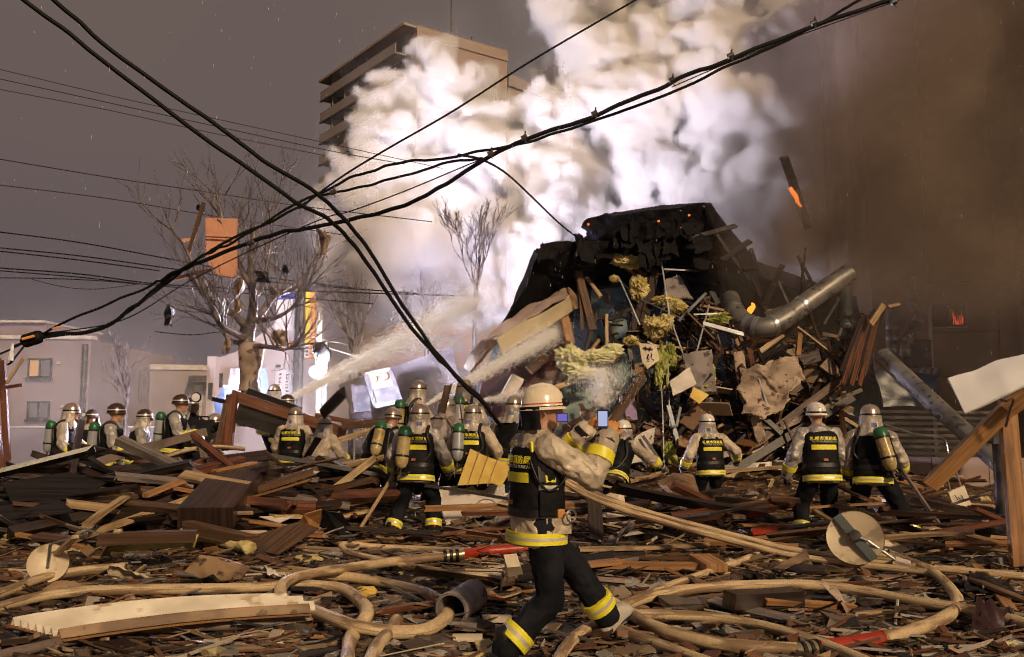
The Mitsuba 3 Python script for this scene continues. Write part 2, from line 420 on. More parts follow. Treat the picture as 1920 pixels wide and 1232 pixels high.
mottled('tower_slab', (0.30, 0.24, 0.215), (0.36, 0.285, 0.26), 0.85, 0.1)
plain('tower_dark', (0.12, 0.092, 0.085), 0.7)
plain('glass_dark', (0.02, 0.022, 0.026), 0.08, spec=0.8)
plain('glass_grey', (0.15, 0.15, 0.17), 0.15, spec=0.7)
mottled('right_wall', (0.24, 0.18, 0.13), (0.33, 0.25, 0.185), 0.8, 0.8)
plain('curtain_cream', (0.72, 0.46, 0.22), 0.8)
plain('sign_yellow', (0.85, 0.62, 0.02), 0.5)
plain('sign_orange', (0.80, 0.36, 0.10), 0.5)
plain('sign_white', (0.80, 0.78, 0.76), 0.5)
plain('sign_blue', (0.05, 0.10, 0.55), 0.5)
plain('ink_black', (0.015, 0.013, 0.012), 0.6)
plain('ink_red', (0.55, 0.05, 0.03), 0.5)
plain('snow_white', (0.75, 0.75, 0.78), 0.7)


def hose_cloth(p, n, uv):
    w = mikit.noise(uv.x * 220.0, uv.y * 30.0)
    d = mikit.fbm(uv.x * 3.0, uv.y * 4.0, 2.0, 4)
    c = mikit.mix((0.48, 0.345, 0.19), (0.66, 0.51, 0.315), w)
    return mikit.mix(c, (0.17, 0.10, 0.055), mikit.smoothstep(0.46, 0.72, d) * 0.85)


scene['hose_cloth'] = {'type': 'twosided', 'bsdf': {'type': 'principled', 'base_color': mikit.proc(hose_cloth), 'roughness': 0.55}}
plain('hose_red', (0.36, 0.035, 0.015), 0.4)
plain('brass', (0.75, 0.62, 0.38), 0.25, metallic=0.9)
# people
mottled('silver_cloth', (0.36, 0.315, 0.27), (0.58, 0.515, 0.45), 0.45, 5.0, metallic=0.25, bump=0.03, bsc=16)
mottled('trouser_navy', (0.006, 0.0068, 0.010), (0.015, 0.0165, 0.023), 0.8, 6.0, bump=0.012, bsc=12, spec=0.15)
mottled('vest_black', (0.004, 0.004, 0.005), (0.010, 0.010, 0.012), 0.7, 8.0, bump=0.008, bsc=16, spec=0.2)
mottled('grey_cloth', (0.16, 0.13, 0.125), (0.30, 0.25, 0.24), 0.5, 6.0, bump=0.012, bsc=14)
plain('reflect_yellow', (0.80, 0.72, 0.04), 0.45, spec=0.6)
plain('reflect_silver', (0.62, 0.60, 0.52), 0.35, metallic=0.3)
plain('skin', (0.48, 0.26, 0.17), 0.45)
plain('eye_white', (0.6, 0.58, 0.55), 0.2)
plain('helmet_cream', (0.78, 0.68, 0.52), 0.22, clearcoat=0.5)
plain('helmet_white', (0.74, 0.68, 0.62), 0.2, clearcoat=0.5)
mottled('helmet_silver', (0.40, 0.31, 0.25), (0.60, 0.50, 0.42), 0.26, 8.0, metallic=0.7)
plain('helmet_brown', (0.045, 0.022, 0.018), 0.25, clearcoat=0.6)
plain('strap_black', (0.010, 0.009, 0.010), 0.45)
plain('glove_black', (0.02, 0.02, 0.024), 0.6)
plain('glove_orange', (0.55, 0.25, 0.07), 0.6)
plain('glove_tan', (0.50, 0.36, 0.22), 0.6)
plain('boot_black', (0.014, 0.013, 0.014), 0.35)
plain('boot_pale', (0.50, 0.46, 0.40), 0.5)
plain('boot_red', (0.28, 0.015, 0.012), 0.4)
mottled('tank_tan', (0.30, 0.22, 0.10), (0.42, 0.33, 0.17), 0.28, 6.0, spots=(0.62, 0.42, 0.08))
plain('tank_grey', (0.42, 0.44, 0.46), 0.25, metallic=0.3)
plain('cap_green', (0.022, 0.12, 0.05), 0.35)
plain('patch_blue', (0.10, 0.11, 0.26), 0.6)
plain('patch_red', (0.40, 0.12, 0.07), 0.6)
plain('screen_off', (0.02, 0.02, 0.03), 0.1)
mottled('dish_cream', (0.52, 0.42, 0.28), (0.62, 0.51, 0.36), 0.4, 2.5, spots=(0.34, 0.27, 0.17))
plain('ember_body', (0.05, 0.02, 0.01), 0.8)
plain('ember_glow', (0.7, 0.08, 0.02), 0.6)
plain('fire_glow', (0.75, 0.06, 0.02), 0.4)
scene['water_drop'] = {'type': 'twosided', 'bsdf': {'type': 'principled', 'base_color': rgb((0.9, 0.9, 0.92)), 'roughness': 0.3, 'specular': 0.6}}
mottled('silver_grey_cloth', (0.30, 0.275, 0.26), (0.50, 0.465, 0.43), 0.45, 5.0, metallic=0.3, bump=0.03, bsc=16)
mottled('tan_cloth', (0.42, 0.345, 0.26), (0.60, 0.51, 0.40), 0.55, 4.0, metallic=0.15, bump=0.03, bsc=16)
mottled('slope_grey', (0.085, 0.075, 0.085), (0.15, 0.135, 0.145), 0.8, 1.5)
mottled('block_grey', (0.20, 0.175, 0.18), (0.27, 0.24, 0.245), 0.8, 0.7)

# ------------------------------------------------------------------ firefighters
GLYPHS = {"札":[[[0,6,11,22,19,40,4,41,3,51,4,53,21,53,21,74,34,74,34,53,50,53,51,73,61,74,64,72,64,-7,84,-8,88,11,98,6,98,-1,96,-11,89,-19,58,-19,51,-9,51,19,42,13,34,21,34,-21,23,-22,21,14,8,-4,4,-3],[36,39,48,25,51,23,51,41]]],"幌":[[[4,55,17,57,19,75,29,74,29,56,42,56,43,70,45,72,94,71,94,31,88,19,97,17,97,8,82,7,82,-10,88,-11,89,-2,93,-1,99,-4,97,-19,89,-22,73,-21,69,-12,69,6,66,7,59,-11,49,-20,38,-22,34,-13,46,-7,53,6,43,7,39,1,29,-1,28,-22,18,-22,17,44,15,44,15,0,7,-2,4,-1],[54,46,82,45,82,47,55,48],[54,59,82,58,82,60,55,61],[74,22,77,24,82,34,75,34],[55,33,60,24,61,23,62,34],[48,18,43,28,43,19],[29,12,32,11,31,44,29,44]]],"市":[[[3,59,4,61,43,61,39,72,46,76,51,74,59,61,97,60,96,48,56,47,57,39,88,39,87,-6,81,-10,62,-9,59,-2,61,2,76,2,76,26,57,27,56,-20,54,-22,44,-22,43,26,26,27,25,-9,24,-11,13,-11,13,38,42,39,43,47,4,48]]],"消":[[[33,66,34,69,43,71,54,54,52,47,57,46,58,74,69,75,71,47,74,46,73,51,84,71,88,72,96,69,96,65,85,47,92,45,92,-14,88,-20,82,-22,68,-21,65,-11,79,-10,80,-1,48,-1,47,-21,36,-21,36,45,42,47],[48,11,79,11,80,16,48,17],[48,29,79,28,80,33,49,34]],[[6,67,11,73,14,74,29,65,33,59,25,51,8,63]],[[4,-15,21,19,26,21,32,13,17,-17,15,-21,12,-21]],[[1,38,4,44,9,47,22,40,29,33,23,25,20,25]]],"防":[[[6,69,34,71,42,66,40,58,60,58,58,72,67,75,75,58,97,57,97,46,64,46,63,42,63,36,91,36,92,34,89,-9,84,-21,62,-22,59,-14,60,-10,76,-9,78,24,61,23,55,-1,42,-17,32,-22,26,-16,26,-13,42,2,49,26,50,45,35,46,32,39,40,22,39,7,30,-1,18,0,17,-22,6,-21],[28,21,18,36,18,12,27,11],[26,58,18,58,18,38]]],"局":[[[1,-14,6,-1,11,17,14,69,87,68,86,39,25,38,26,35,92,35,92,-4,86,-20,79,-22,64,-22,60,-11,41,-11,39,-16,29,-16,28,-14,29,20,70,21,71,-10,76,-11,80,3,80,23,25,23,21,2,11,-19,7,-19],[26,51,74,50,74,57,26,58],[40,2,59,1,59,9,41,9]]]}


def glyph_mesh(text, height, depth=0.003):
    """Heavy lettering from GLYPHS, in the xy plane, centred on the origin."""
    from shapely.geometry import Polygon
    ms, x = [], 0.0
    for ch in text:
        for rings in GLYPHS[ch]:
            rs = [np.array(r, float).reshape(-1, 2) * [1, 1] + [x, 0] for r in rings]
            poly = Polygon(rs[0], rs[1:]).buffer(0)
            for g in getattr(poly, 'geoms', [poly]):
                if g.area > 1:
                    m = trimesh.creation.extrude_polygon(g, depth / height * 100, engine='earcut')
                    ms.append((np.asarray(m.vertices), np.asarray(m.faces)))
        x += 106
    v, f = cat_(ms)
    v = (v - [(x - 6) / 2, 40, 0]) * (height / 100)
    return v, f


def ball(c, r, n=14):
    return Manifold.sphere(float(r), n).translate([float(x) for x in c])


def hullpts(p):
    return Manifold.hull_points(np.asarray(p, float))


def chain(pts, rads, n=14):
    out = []
    for i in range(len(pts) - 1):
        out.append(Manifold.batch_hull([ball(pts[i], rads[i], n), ball(pts[i + 1], rads[i + 1], n)]))
    return out


def soft(parts, edge=0.04, it=8, fold=0.0, fs=10.0, seed=0):
    m = Manifold.batch_boolean(parts, m3.OpType.Add).refine_to_length(edge)
    q = m.to_mesh()
    t = trimesh.Trimesh(np.array(q.vert_properties[:, :3]), np.array(q.tri_verts), process=False)
    t.merge_vertices()
    if it:
        trimesh.smoothing.filter_taubin(t, lamb=0.5, nu=0.52, iterations=it)
    v, f = np.array(t.vertices), np.array(t.faces)
    if fold:
        n = meshkit.arrays(trimesh.Trimesh(v, f, process=False), True)[2]
        w = meshkit.fbm(v * fs * np.array([1, 1, 0.75]) + seed * 3.7, 3, seed)
        ridge = 1 - np.abs(2 * w - 1) * 2.2
        ridge2 = 1 - np.abs(2 * meshkit.fbm(v * fs * 2.3 + seed * 1.3, 2, seed + 4) - 1) * 2.4
        v = v + n * (fold * (0.8 * ridge + 0.55 * ridge2))[:, None]
    return v, f


def ik(a, b, l1, l2, pole):
    """Elbow or knee between a and b (moves b into reach)."""
    a, b, pole = map(lambda q: np.asarray(q, float), (a, b, pole))
    d = b - a
    L = np.linalg.norm(d)
    if L > (l1 + l2) * 0.995:
        b = a + d / L * (l1 + l2) * 0.995
        d = b - a; L = np.linalg.norm(d)
    u = d / L
    x = (l1 ** 2 - l2 ** 2 + L ** 2) / (2 * L)
    h = math.sqrt(max(l1 ** 2 - x ** 2, 0))
    p = pole - u * (pole @ u)
    p /= np.linalg.norm(p) + 1e-9
    return a + u * x + p * h, b


RINGS = [(-0.13, 0.205, 0.165, 0.0), (0.05, 0.190, 0.150, 0.0), (0.22, 0.190, 0.145, 0.0), (0.36, 0.205, 0.150, 0.0), (0.46, 0.195, 0.135, 0.0), (0.53, 0.12, 0.10, 0.0)]


def ring_at(z, grow=0.0):
    r = np.array(RINGS)
    return [np.interp(z, r[:, 0], r[:, k]) + (grow if k < 3 else 0) for k in (1, 2, 3)]


def hand_parts(w, d, nrm, curl, right, thin=1.0):
    """Palm, four fingers and a thumb; d points along the fingers, nrm out of the back of the hand."""
    d = np.asarray(d, float) / np.linalg.norm(d)
    nrm = np.asarray(nrm, float) - d * (np.asarray(nrm, float) @ d)
    nrm /= np.linalg.norm(nrm)
    s = np.cross(d, nrm) * (1 if right else -1)      # towards the thumb
    w = np.asarray(w, float)
    out = [Manifold.batch_hull([ball(w, 0.030, 10), ball(w + d * 0.085 + s * 0.030, 0.019, 10), ball(w + d * 0.080 - s * 0.030, 0.017, 10), ball(w + d * 0.03 + s * 0.028, 0.02, 10)])]
    for k, (o, L) in enumerate(((0.033, 0.072), (0.011, 0.082), (-0.011, 0.076), (-0.033, 0.060))):
        b = w + d * 0.088 + s * o
        p, a = [b], 0.0
        for seg, fr in enumerate((0.45, 0.32, 0.25)):
            a += curl * (1.0 + 0.12 * k) * (0.9, 1.1, 0.7)[seg]
            p.append(p[-1] + (d * math.cos(a) - nrm * math.sin(a)) * L * fr)
        out += chain(p, [0.0125 * thin, 0.0115 * thin, 0.0105 * thin, 0.009 * thin], 8)
    b = w + d * 0.025 + s * 0.032
    t1 = b + (d * 0.6 + s * 0.75 - nrm * 0.35 * curl) * 0.040
    t2 = t1 + (d * 0.85 + s * (0.35 - 0.4 * curl) - nrm * 0.6 * curl) * 0.034
    out += chain([b, t1, t2], [0.017, 0.0135, 0.011], 8)
    return out


def band(path, r, t=0.006, sides=16):
    """A reflective band round a limb: a short open ring between two points."""
    p = np.asarray(path, float)
    d = p[1] - p[0]
    pr = [(r[0] - 0.01, -0.001), (r[0] + t, 0.0), (r[1] + t, np.linalg.norm(d)), (r[1] - 0.01, np.linalg.norm(d) + 0.001)]
    return lathe(pr, sides, p[0], d)


def firefighter(label, px, y, z0=0.0, yaw=0.0, lean=6.0, side=0.0, hz=0.90, feet=((-0.15, 0.0), (0.15, 0.03)), arms=((-0.14, 0.14, -0.49), (0.13, 0.18, -0.48)), helmet='silver',
                cape='silver_cloth', tank=None, tank_col='tank_tan', tank_roll=0.0, tank_x=0.0, text=True, head_yaw=0.0, head_pitch=0.0, jacket='silver_cloth', vest=True, face=False,
                gloves='glove_black', boots=('boot_black', 'boot_black'), lifts=(0.0, 0.0), curl=(0.7, 0.7), seed=1, group='firefighters working round the collapsed building', detail=1.0,
                poles=((-0.45, -0.7, -0.35), (0.45, -0.7, -0.35)), palm=None, toes=(0, 0), band_hem=True, goggles=False, scale=1.0, vest_low=-0.045, cape_len=1.0, cape_open=52, girth=0.93):
    vr = np.random.default_rng(seed * 7)
    scale *= 1.0 if face and scale > 1 else vr.uniform(0.965, 1.035)
    if jacket == 'silver_cloth':
        jacket = ('silver_cloth', 'silver_grey_cloth', 'tan_cloth')[int(vr.integers(3))] if scale < 1.045 else 'tan_cloth'
    base = P(px, 784, y)
    M = trimesh.transformations.rotation_matrix(math.radians(yaw), [0, 0, 1])
    M[:3, 3] = [base[0], y, z0]

    def W(v):
        return (np.asarray(v) * scale) @ M[:3, :3].T + M[:3, 3]

    who = key('person')
    tag(who, label, 'person', group)
    la, sb = math.radians(lean), math.radians(side)
    up = np.array([math.sin(sb), math.sin(la) * math.cos(sb), math.cos(la) * math.cos(sb)])
    rt = np.array([math.cos(sb), 0, -math.sin(sb)]); rt -= up * (rt @ up); rt /= np.linalg.norm(rt)
    fw = np.cross(up, rt)
    pel = np.array([0, 0, hz])

    def tp(x, f, z):
        return pel + rt * x + fw * f + up * z

    hips, knees, ankles = [], [], []
    for s, (fx, fy), lf in zip((-1, 1), feet, lifts):
        h = pel + np.array([s * 0.095, 0, -0.02])
        k, an = ik(h, (fx, fy, 0.10 + lf), 0.43, 0.42, (s * 0.12, 1, 0))
        hips.append(h); knees.append(k); ankles.append(an)
    sh, el, wr = [], [], []
    for s, a, pole in zip((-1, 1), arms, poles):
        p0 = tp(s * 0.20, 0.0, 0.445)
        e, w_ = ik(p0, p0 + np.asarray(a, float), 0.30, 0.265, pole)
        sh.append(p0); el.append(e); wr.append(w_)
    neck = tp(0, 0.01, 0.52)
    hy, hp = math.radians(head_yaw), math.radians(head_pitch)
    hf = np.array([-math.sin(hy) * math.cos(hp), math.cos(hy) * math.cos(hp), math.sin(hp)])
    hr = np.array([math.cos(hy), math.sin(hy), 0])
    hu = np.cross(hr, hf)
    hc = neck + up * 0.045 + hu * 0.115 + hf * 0.03

    def hd(x, f, z):
        return hc + hr * x + hf * f + hu * z

    # ---- the body, one continuous surface with head and face
    parts = [Manifold.batch_hull([ball(hd(0, -0.02, 0.03), 0.092), ball(hd(0, 0.03, 0.02), 0.085), ball(hd(0, 0.045, -0.07), 0.052)]),
             Manifold.batch_hull([ball(hd(0, 0.045, -0.08), 0.045), ball(hd(0, 0.075, -0.095), 0.024)]),
             Manifold.batch_hull([ball(hd(0, 0.108, 0.01), 0.010, 8), ball(hd(0, 0.128, -0.030), 0.014, 8), ball(hd(0.015, 0.105, -0.032), 0.010, 8), ball(hd(-0.015, 0.105, -0.032), 0.010, 8)]),
             Manifold.batch_hull([ball(hd(0.02, 0.098, -0.062), 0.009, 8), ball(hd(-0.02, 0.098, -0.062), 0.009, 8), ball(hd(0, 0.106, -0.060), 0.009, 8)])]
    for s in (-1, 1):
        parts.append(Manifold.batch_hull([ball(hd(s * 0.090, -0.01, 0.02), 0.014, 8), ball(hd(s * 0.086, -0.005, -0.025), 0.010, 8), ball(hd(s * 0.095, -0.028, 0.015), 0.010, 8)]))
    parts += chain([tp(0, 0, 0.40), hc + hu * -0.05], [0.075, 0.058])
    parts += chain([tp(0, 0, 0.0), tp(0, 0, 0.2), tp(0, 0, 0.4)], [0.12, 0.11, 0.11])
    for i in (0, 1):
        parts += chain([tp(0, 0, 0.42), sh[i], el[i], wr[i]], [0.08, 0.06, 0.045, 0.032], 10)
        parts += chain([pel, hips[i], knees[i], ankles[i]], [0.10, 0.085, 0.055, 0.042], 10)
    v, f = soft(parts, 0.020 if face else 0.05, 4 if face else 3)
    scene[who] = mikit.ply((W(v), f), 'skin', smooth=True)
    if face:
        for s in (-1, 1):
            put('eye', (lambda q: (W(q[0]), q[1]))(lathe([(0.0001, -.011), (.009, -.007), (.012, 0), (.009, .007), (.0001, .011)], 10, hd(s * 0.034, 0.098, 0.014))), 'eye_white', who, smooth=True)
    # ---- trousers
    gl = 0.5 + 0.5 * girth if girth > 0.9 else girth
    parts = [Manifold.batch_hull([ball(pel + [-0.075 * gl, 0, 0.06], 0.118 * gl), ball(pel + [0.075 * gl, 0, 0.06], 0.118 * gl), ball(hips[0], 0.104 * gl), ball(hips[1], 0.104 * gl)])]
    for i in (0, 1):
        mid = (hips[i] + knees[i]) / 2
        d = ankles[i] - knees[i]
        parts += chain([hips[i], mid, knees[i], knees[i] + d * 0.5, knees[i] + d * 0.93], [0.112 * gl, 0.104 * gl, 0.088 * (.4 + .6 * gl), 0.086 * (.4 + .6 * gl), 0.084 * (.4 + .6 * gl)])
    v, f = soft(parts, 0.034 / detail, 5, 0.014, 8.0, seed)
    put('trousers', (W(v), f), 'trouser_navy', who, smooth=True)
    for i in (0, 1):
        d = ankles[i] - knees[i]
        L = np.linalg.norm(d)
        q = lathe([(0.080, 0), (0.106, 0.004), (0.1055, 0.092), (0.080, 0.096)], 18, knees[i] + d * (0.60 if L > .3 else 0.5), d)
        put('trouser_band', (W(q[0]), q[1]), 'reflect_yellow', who, smooth=40)
        q = lathe([(0.080, 0), (0.1075, 0.001), (0.107, 0.022), (0.080, 0.023)], 18, knees[i] + d * (0.60 if L > .3 else 0.5) + d / L * 0.036, d)
        put('band_stripe', (W(q[0]), q[1]), 'reflect_silver', who, smooth=40)
    # ---- boots
    for i, s in ((0, -1), (1, 1)):
        an = ankles[i]
        ty = math.radians(toes[i])
        fd = np.array([s * 0.18, math.cos(ty), 0.0]); fd /= np.linalg.norm(fd)
        fd = fd * math.cos(ty) + np.array([0, 0, math.sin(ty)])
        dn = np.cross(np.array([fd[1], -fd[0], 0]), fd); dn = -dn / np.linalg.norm(dn)
        if dn[2] > 0: dn = -dn
        parts = chain([an - dn * 0.10, an - dn * 0.02], [0.062, 0.056]) + [Manifold.batch_hull([ball(an + dn * 0.055 - fd * 0.05, 0.043), ball(an + dn * 0.058 + fd * 0.16, 0.040), ball(an + dn * 0.02 + fd * 0.10, 0.044), ball(an, 0.05)])]
        v, f = soft(parts, 0.03, 3)
        put('boot', (W(v), f), boots[i], who, smooth=True)
        so = Manifold.batch_hull([ball(an + dn * 0.088 - fd * 0.055, 0.018, 10), ball(an + dn * 0.088 + fd * 0.175, 0.016, 10), ball(an + dn * 0.088 + fd * 0.09 + [.045 * s, 0, 0], 0.014, 10), ball(an + dn * 0.088 + fd * 0.09 - [.045 * s, 0, 0], 0.014, 10)]).to_mesh()
        put('sole', (W(so.vert_properties[:, :3]), np.array(so.tri_verts)), 'boot_black', who)
    # ---- jacket with sleeves
    ang = np.linspace(0, 2 * np.pi, 20, endpoint=False)

    def rpts(z, grow=0.0, n=20):
        hw, hdp, _ = ring_at(z, grow)
        hw, hdp = hw * girth, hdp * girth
        a = np.linspace(0, 2 * np.pi, n, endpoint=False)
        c, s_ = np.cos(a), np.sin(a)
        return np.array([tp(hw * np.sign(x) * abs(x) ** 0.8, hdp * np.sign(q) * abs(q) ** 0.8, z) for x, q in zip(c, s_)])

    zs = [r[0] for r in RINGS]
    parts = [hullpts(np.vstack([rpts(a), rpts(b)])) for a, b in zip(zs[:-1], zs[1:])]
    for i in (0, 1):
        parts += chain([tp((-0.10, 0.10)[i], 0, 0.44), sh[i], (sh[i] + el[i]) / 2, el[i], (el[i] + wr[i]) / 2, wr[i]], [0.080, 0.077, 0.072, 0.069, 0.066, 0.060])
    v, f = soft(parts, 0.025 / detail, 3, 0.018, 8.0, seed + 50)
    jk = put('jacket', (W(v), f), jacket, who, smooth=True)
    for i in (0, 1):
        d = wr[i] - el[i]
        q = band([el[i] + d * 0.42, el[i] + d * 0.68], (0.085, 0.082))
        put('sleeve_band', (W(q[0]), q[1]), 'reflect_yellow', who, smooth=40)
        q = band([el[i] + d * 0.90, wr[i] + d * 0.04], (0.072, 0.068))
        put('cuff', (W(q[0]), q[1]), 'strap_black', who, smooth=40)
    # ---- reflective hem
    def torso_band(z0_, z1_, grow, n=40, a0=0.0, a1=2 * np.pi):
        a = np.linspace(a0, a1, n)
        pts = []
        for z in np.linspace(z0_, z1_, 3):
            hw, hdp, _ = ring_at(z, grow)
            hw, hdp = hw * girth, hdp * girth
            c, s_ = np.cos(a), np.sin(a)
            pts.append(np.array([tp(hw * np.sign(x) * abs(x) ** 0.8, hdp * np.sign(q) * abs(q) ** 0.8, z) for x, q in zip(c, s_)]))
        pts = np.array(pts)
        i, j = np.meshgrid(np.arange(2), np.arange(n - 1), indexing='ij')
        k = i * n + j
        qd = np.stack([k, k + 1, k + n + 1, k + n], -1).reshape(-1, 4)
        return solidify(pts.reshape(-1, 3), np.vstack([qd[:, [0, 1, 2]], qd[:, [0, 2, 3]]]), 0.008)

    if band_hem:
        q = torso_band(-0.125, -0.055, 0.045)
        put('hem_band', (W(q[0]), q[1]), 'reflect_yellow', who, smooth=40)
        q = torso_band(-0.099, -0.082, 0.0475)
        put('band_stripe', (W(q[0]), q[1]), 'reflect_silver', who, smooth=40)
    if vest:
        vz = [vest_low, max(vest_low + .05, 0.06), 0.2, 0.34, 0.43, 0.48]
        parts = [hullpts(np.vstack([rpts(a, 0.034 - (0.04 if a > 0.45 else 0)), rpts(b, 0.034 - (0.04 if b > 0.45 else 0))])) for a, b in zip(vz[:-1], vz[1:])]
        v, f = soft(parts, 0.04 / detail, 3, 0.006, 9.0, seed + 90)
        # shoulders are left free
        vs = put('vest', (W(v), f), 'vest_black', who, smooth=True)
        q = torso_band(0.035, 0.085, 0.044)
        put('belt', (W(q[0]), q[1]), 'strap_black', who, smooth=40)

        def on_back(xy, z_mid, off=0.0):
            """Bends flat lettering (x, height, depth) round the back of the vest."""
            xx, zz = -xy[:, 0], xy[:, 1] + z_mid
            hw = np.array([ring_at(z, 0.044) for z in zz]) * girth
            c = np.clip(np.abs(xx / hw[:, 0]), 0, 0.999) ** (1 / 0.8)
            s_ = np.sqrt(1 - c ** 2) ** 0.8
            return np.array([tp(-x, -hh * s - o, z) for x, z, hh, s, o in zip(xx, zz, hw[:, 1], s_, xy[:, 2] + off)])

        if text:
            v, f = glyph_mesh('札幌市消防局', 0.052)
            tx = put('lettering', (W(on_back(v, 0.385)), f), 'reflect_yellow', vs)
            m = meshkit.text_mesh('SAPPORO FIRE BUREAU', 0.019, 0.002)
            v = np.array(m.vertices); v[:, 0] -= v[:, 0].mean(); v[:, 0] *= 0.31 / np.ptp(v[:, 0])
            put('lettering', (W(on_back(v, 0.328)), np.array(m.faces)), 'reflect_silver', vs)
            g = ngrid(lambda a, b: np.stack([(a - .5) * 0.30, (b - .5) * 0.060, a * 0 + 0.004], 1), 14, 3)
            q = on_back(g[0], 0.272)
            put('back_band', (W(q), g[1]), 'reflect_yellow', vs)
            g = ngrid(lambda a, b: np.stack([(a - .5) * 0.055, (b - .5) * 0.028, a * 0 + 0.012], 1), 3, 2)
            put('badge', (W(on_back(g[0], 0.12)), g[1]), 'patch_red', vs)
    # ---- gloves
    for i in (0, 1):
        d = wr[i] - el[i]
        d = d / np.linalg.norm(d)
        nrm = np.array([(-1, 1)[i], 0, 0.25]) if palm is None or palm[i] is None else np.array(palm[i], float)
        v, f = soft(hand_parts(wr[i] + d * 0.02, d, nrm, curl[i], i == 1) + chain([wr[i] - d * 0.03, wr[i] + d * 0.02], [0.044, 0.036], 10), 0.014 if face else 0.024, 2)
        put('glove', (W(v), f), gloves, who, smooth=True)
    # ---- helmet, cape, collar
    hm = {'silver': 'helmet_silver', 'cream': 'helmet_cream', 'white': 'helmet_white', 'brown': 'helmet_brown'}[helmet]
    tilt = 0.0

    def ell(prof, lift=0.03, seg=28, sx=1.0, sy=1.16):
        q = lathe(prof, seg, (0, 0, 0), (0, 0, 1))
        p = q[0] * [sx, sy, 1]
        return np.array([hd(a, b + 0.002, c + lift) for a, b, c in p]), q[1]

    BR = 0.010 if helmet in ('cream', 'white', 'brown') else 0.003
    dome = [(0.001, 0.134), (0.035, 0.131), (0.068, 0.119), (0.094, 0.094), (0.111, 0.058), (0.118, 0.014), (0.121, -0.008), (0.121 + BR, -0.022), (0.123 + BR, -0.028), (0.115, -0.020), (0.105, 0.02), (0.001, 0.10)]
    q = ell(dome)
    he = put('helmet', (W(q[0]), q[1]), hm, who, smooth=45)
    ridge = chain([(0, -0.115, 0.07), (0, -0.06, 0.122), (0, 0.0, 0.136), (0, 0.06, 0.124), (0, 0.115, 0.07)], [0.012] * 5, 8)
    mm = Manifold.batch_boolean(ridge, m3.OpType.Add).to_mesh()
    put('ridge', (W(np.array([hd(a, b, c + 0.03 - 0.004) for a, b, c in np.array(mm.vert_properties[:, :3]) * [1, 1.05, 1]])), np.array(mm.tri_verts)), hm, he, smooth=50)
    strap = [(0.112, 0.022), (0.1215, 0.020), (0.125, 0.002), (0.112, 0.000)] if helmet != 'cream' else [(0.112, -0.004), (0.1225, -0.005), (0.124, -0.014), (0.112, -0.016)]
    q = ell(strap)
    put('strap', (W(q[0]), q[1]), 'strap_black', he, smooth=40)
    if helmet == 'brown' or helmet == 'cream':
        q = ell([(0.10, 0.046), (0.1135, 0.043), (0.1185, 0.026), (0.11, 0.022)] if helmet == 'brown' else [(0.11, 0.016), (0.1190, 0.0145), (0.1200, 0.007), (0.11, 0.005)])
        put('stripe', (W(q[0]), q[1]), 'reflect_silver' if helmet == 'brown' else 'ink_red', he, smooth=40)
    if goggles or helmet in ('cream',):
        gg = [Manifold.batch_hull([ball(hd(s * 0.055, 0.135, 0.045), 0.030, 12), ball(hd(s * 0.015, 0.150, 0.045), 0.028, 12)]) for s in (-1, 1)]
        v, f = soft(gg, 0.02, 2)
        put('goggles', (W(v), f), 'black_sheen', he, smooth=True)
    if cape:
        def cp(a, b):
            b = np.asarray(b) * cape_len
            th = np.radians(cape_open + (360 - 2 * cape_open) * a)           # open at the face
            st = np.array([0.0, 0.35, 0.7, 1.0])
            rx = np.interp(b, st, [0.123, 0.128, 0.150, 0.205]); ry = np.interp(b, st, [0.145, 0.140, 0.150, 0.185])
            w = 1 + 0.09 * b * np.sin(th * 9 + seed) + 0.05 * b * np.sin(th * 5 + 2 * seed)
            top = np.stack([hd(x, q, z) for x, q, z in zip(np.sin(th) * rx * w, np.cos(th) * ry * w, 0.024 - 0.25 * b)])
            low = np.stack([tp(x, q, z) for x, q, z in zip(np.sin(th) * rx * w, np.cos(th) * ry * w + 0.01, 0.70 - 0.27 * b)])
            k = np.clip((b - 0.35) / 0.65, 0, 1)[:, None]
            return top * (1 - k) + low * k
        g = ngrid(cp, 40, 10)
        q = solidify(g[0], g[1], -0.006)
        cpk = put('neck_cape', (W(q[0]), q[1]), cape, who, smooth=50)
        c = ngrid(lambda a, b: np.stack([np.array(cp(np.full(1, 0.5 + (0.06 if seed % 2 else -0.06)) + (x - .5) * 0.10, np.full(1, 0.46 + (q - .5) * 0.2))[0]) for x, q in zip(a, b)]), 6, 4)
        cc = solidify(c[0] + (c[0] - (hc - hu * 0.1)) / 0.15 * 0.006, c[1], -0.003)
        None if cape_len < 1 else put('patch', (W(cc[0]), cc[1]), 'patch_blue', cpk)
    col = lathe([(0.075, 0.0), (0.100, -0.005), (0.092, 0.065), (0.080, 0.07)], 20, tp(0, 0.0, 0.50), up)
    put('collar', (W(col[0]), col[1]), jacket, who, smooth=50)
    # ---- breathing set
    if tank:
        def tk(x, f_, z):
            a = math.radians(tank_roll)
            zz = z - 0.26
            return tp(tank_x + x * math.cos(a) + zz * math.sin(a), -0.255 + f_, 0.26 + zz * math.cos(a) - x * math.sin(a))
        def lt(prof, seg=20):
            q = lathe(prof, seg)
            return W(np.array([tk(a, b, c) for a, b, c in q[0]])), q[1]
        prof = [(0.001, 0.0), (0.03, 0.004), (0.06, 0.03), (0.078, 0.08), (0.080, 0.12), (0.080, 0.40), (0.076, 0.43), (0.001, 0.44)]
        cy = put('air_cylinder', lt(prof), tank_col, who, smooth=40)
        put('cap', lt([(0.076, 0.405), (0.086, 0.410), (0.086, 0.45), (0.072, 0.50), (0.04, 0.525), (0.001, 0.53)]), 'cap_green', cy, smooth=40)
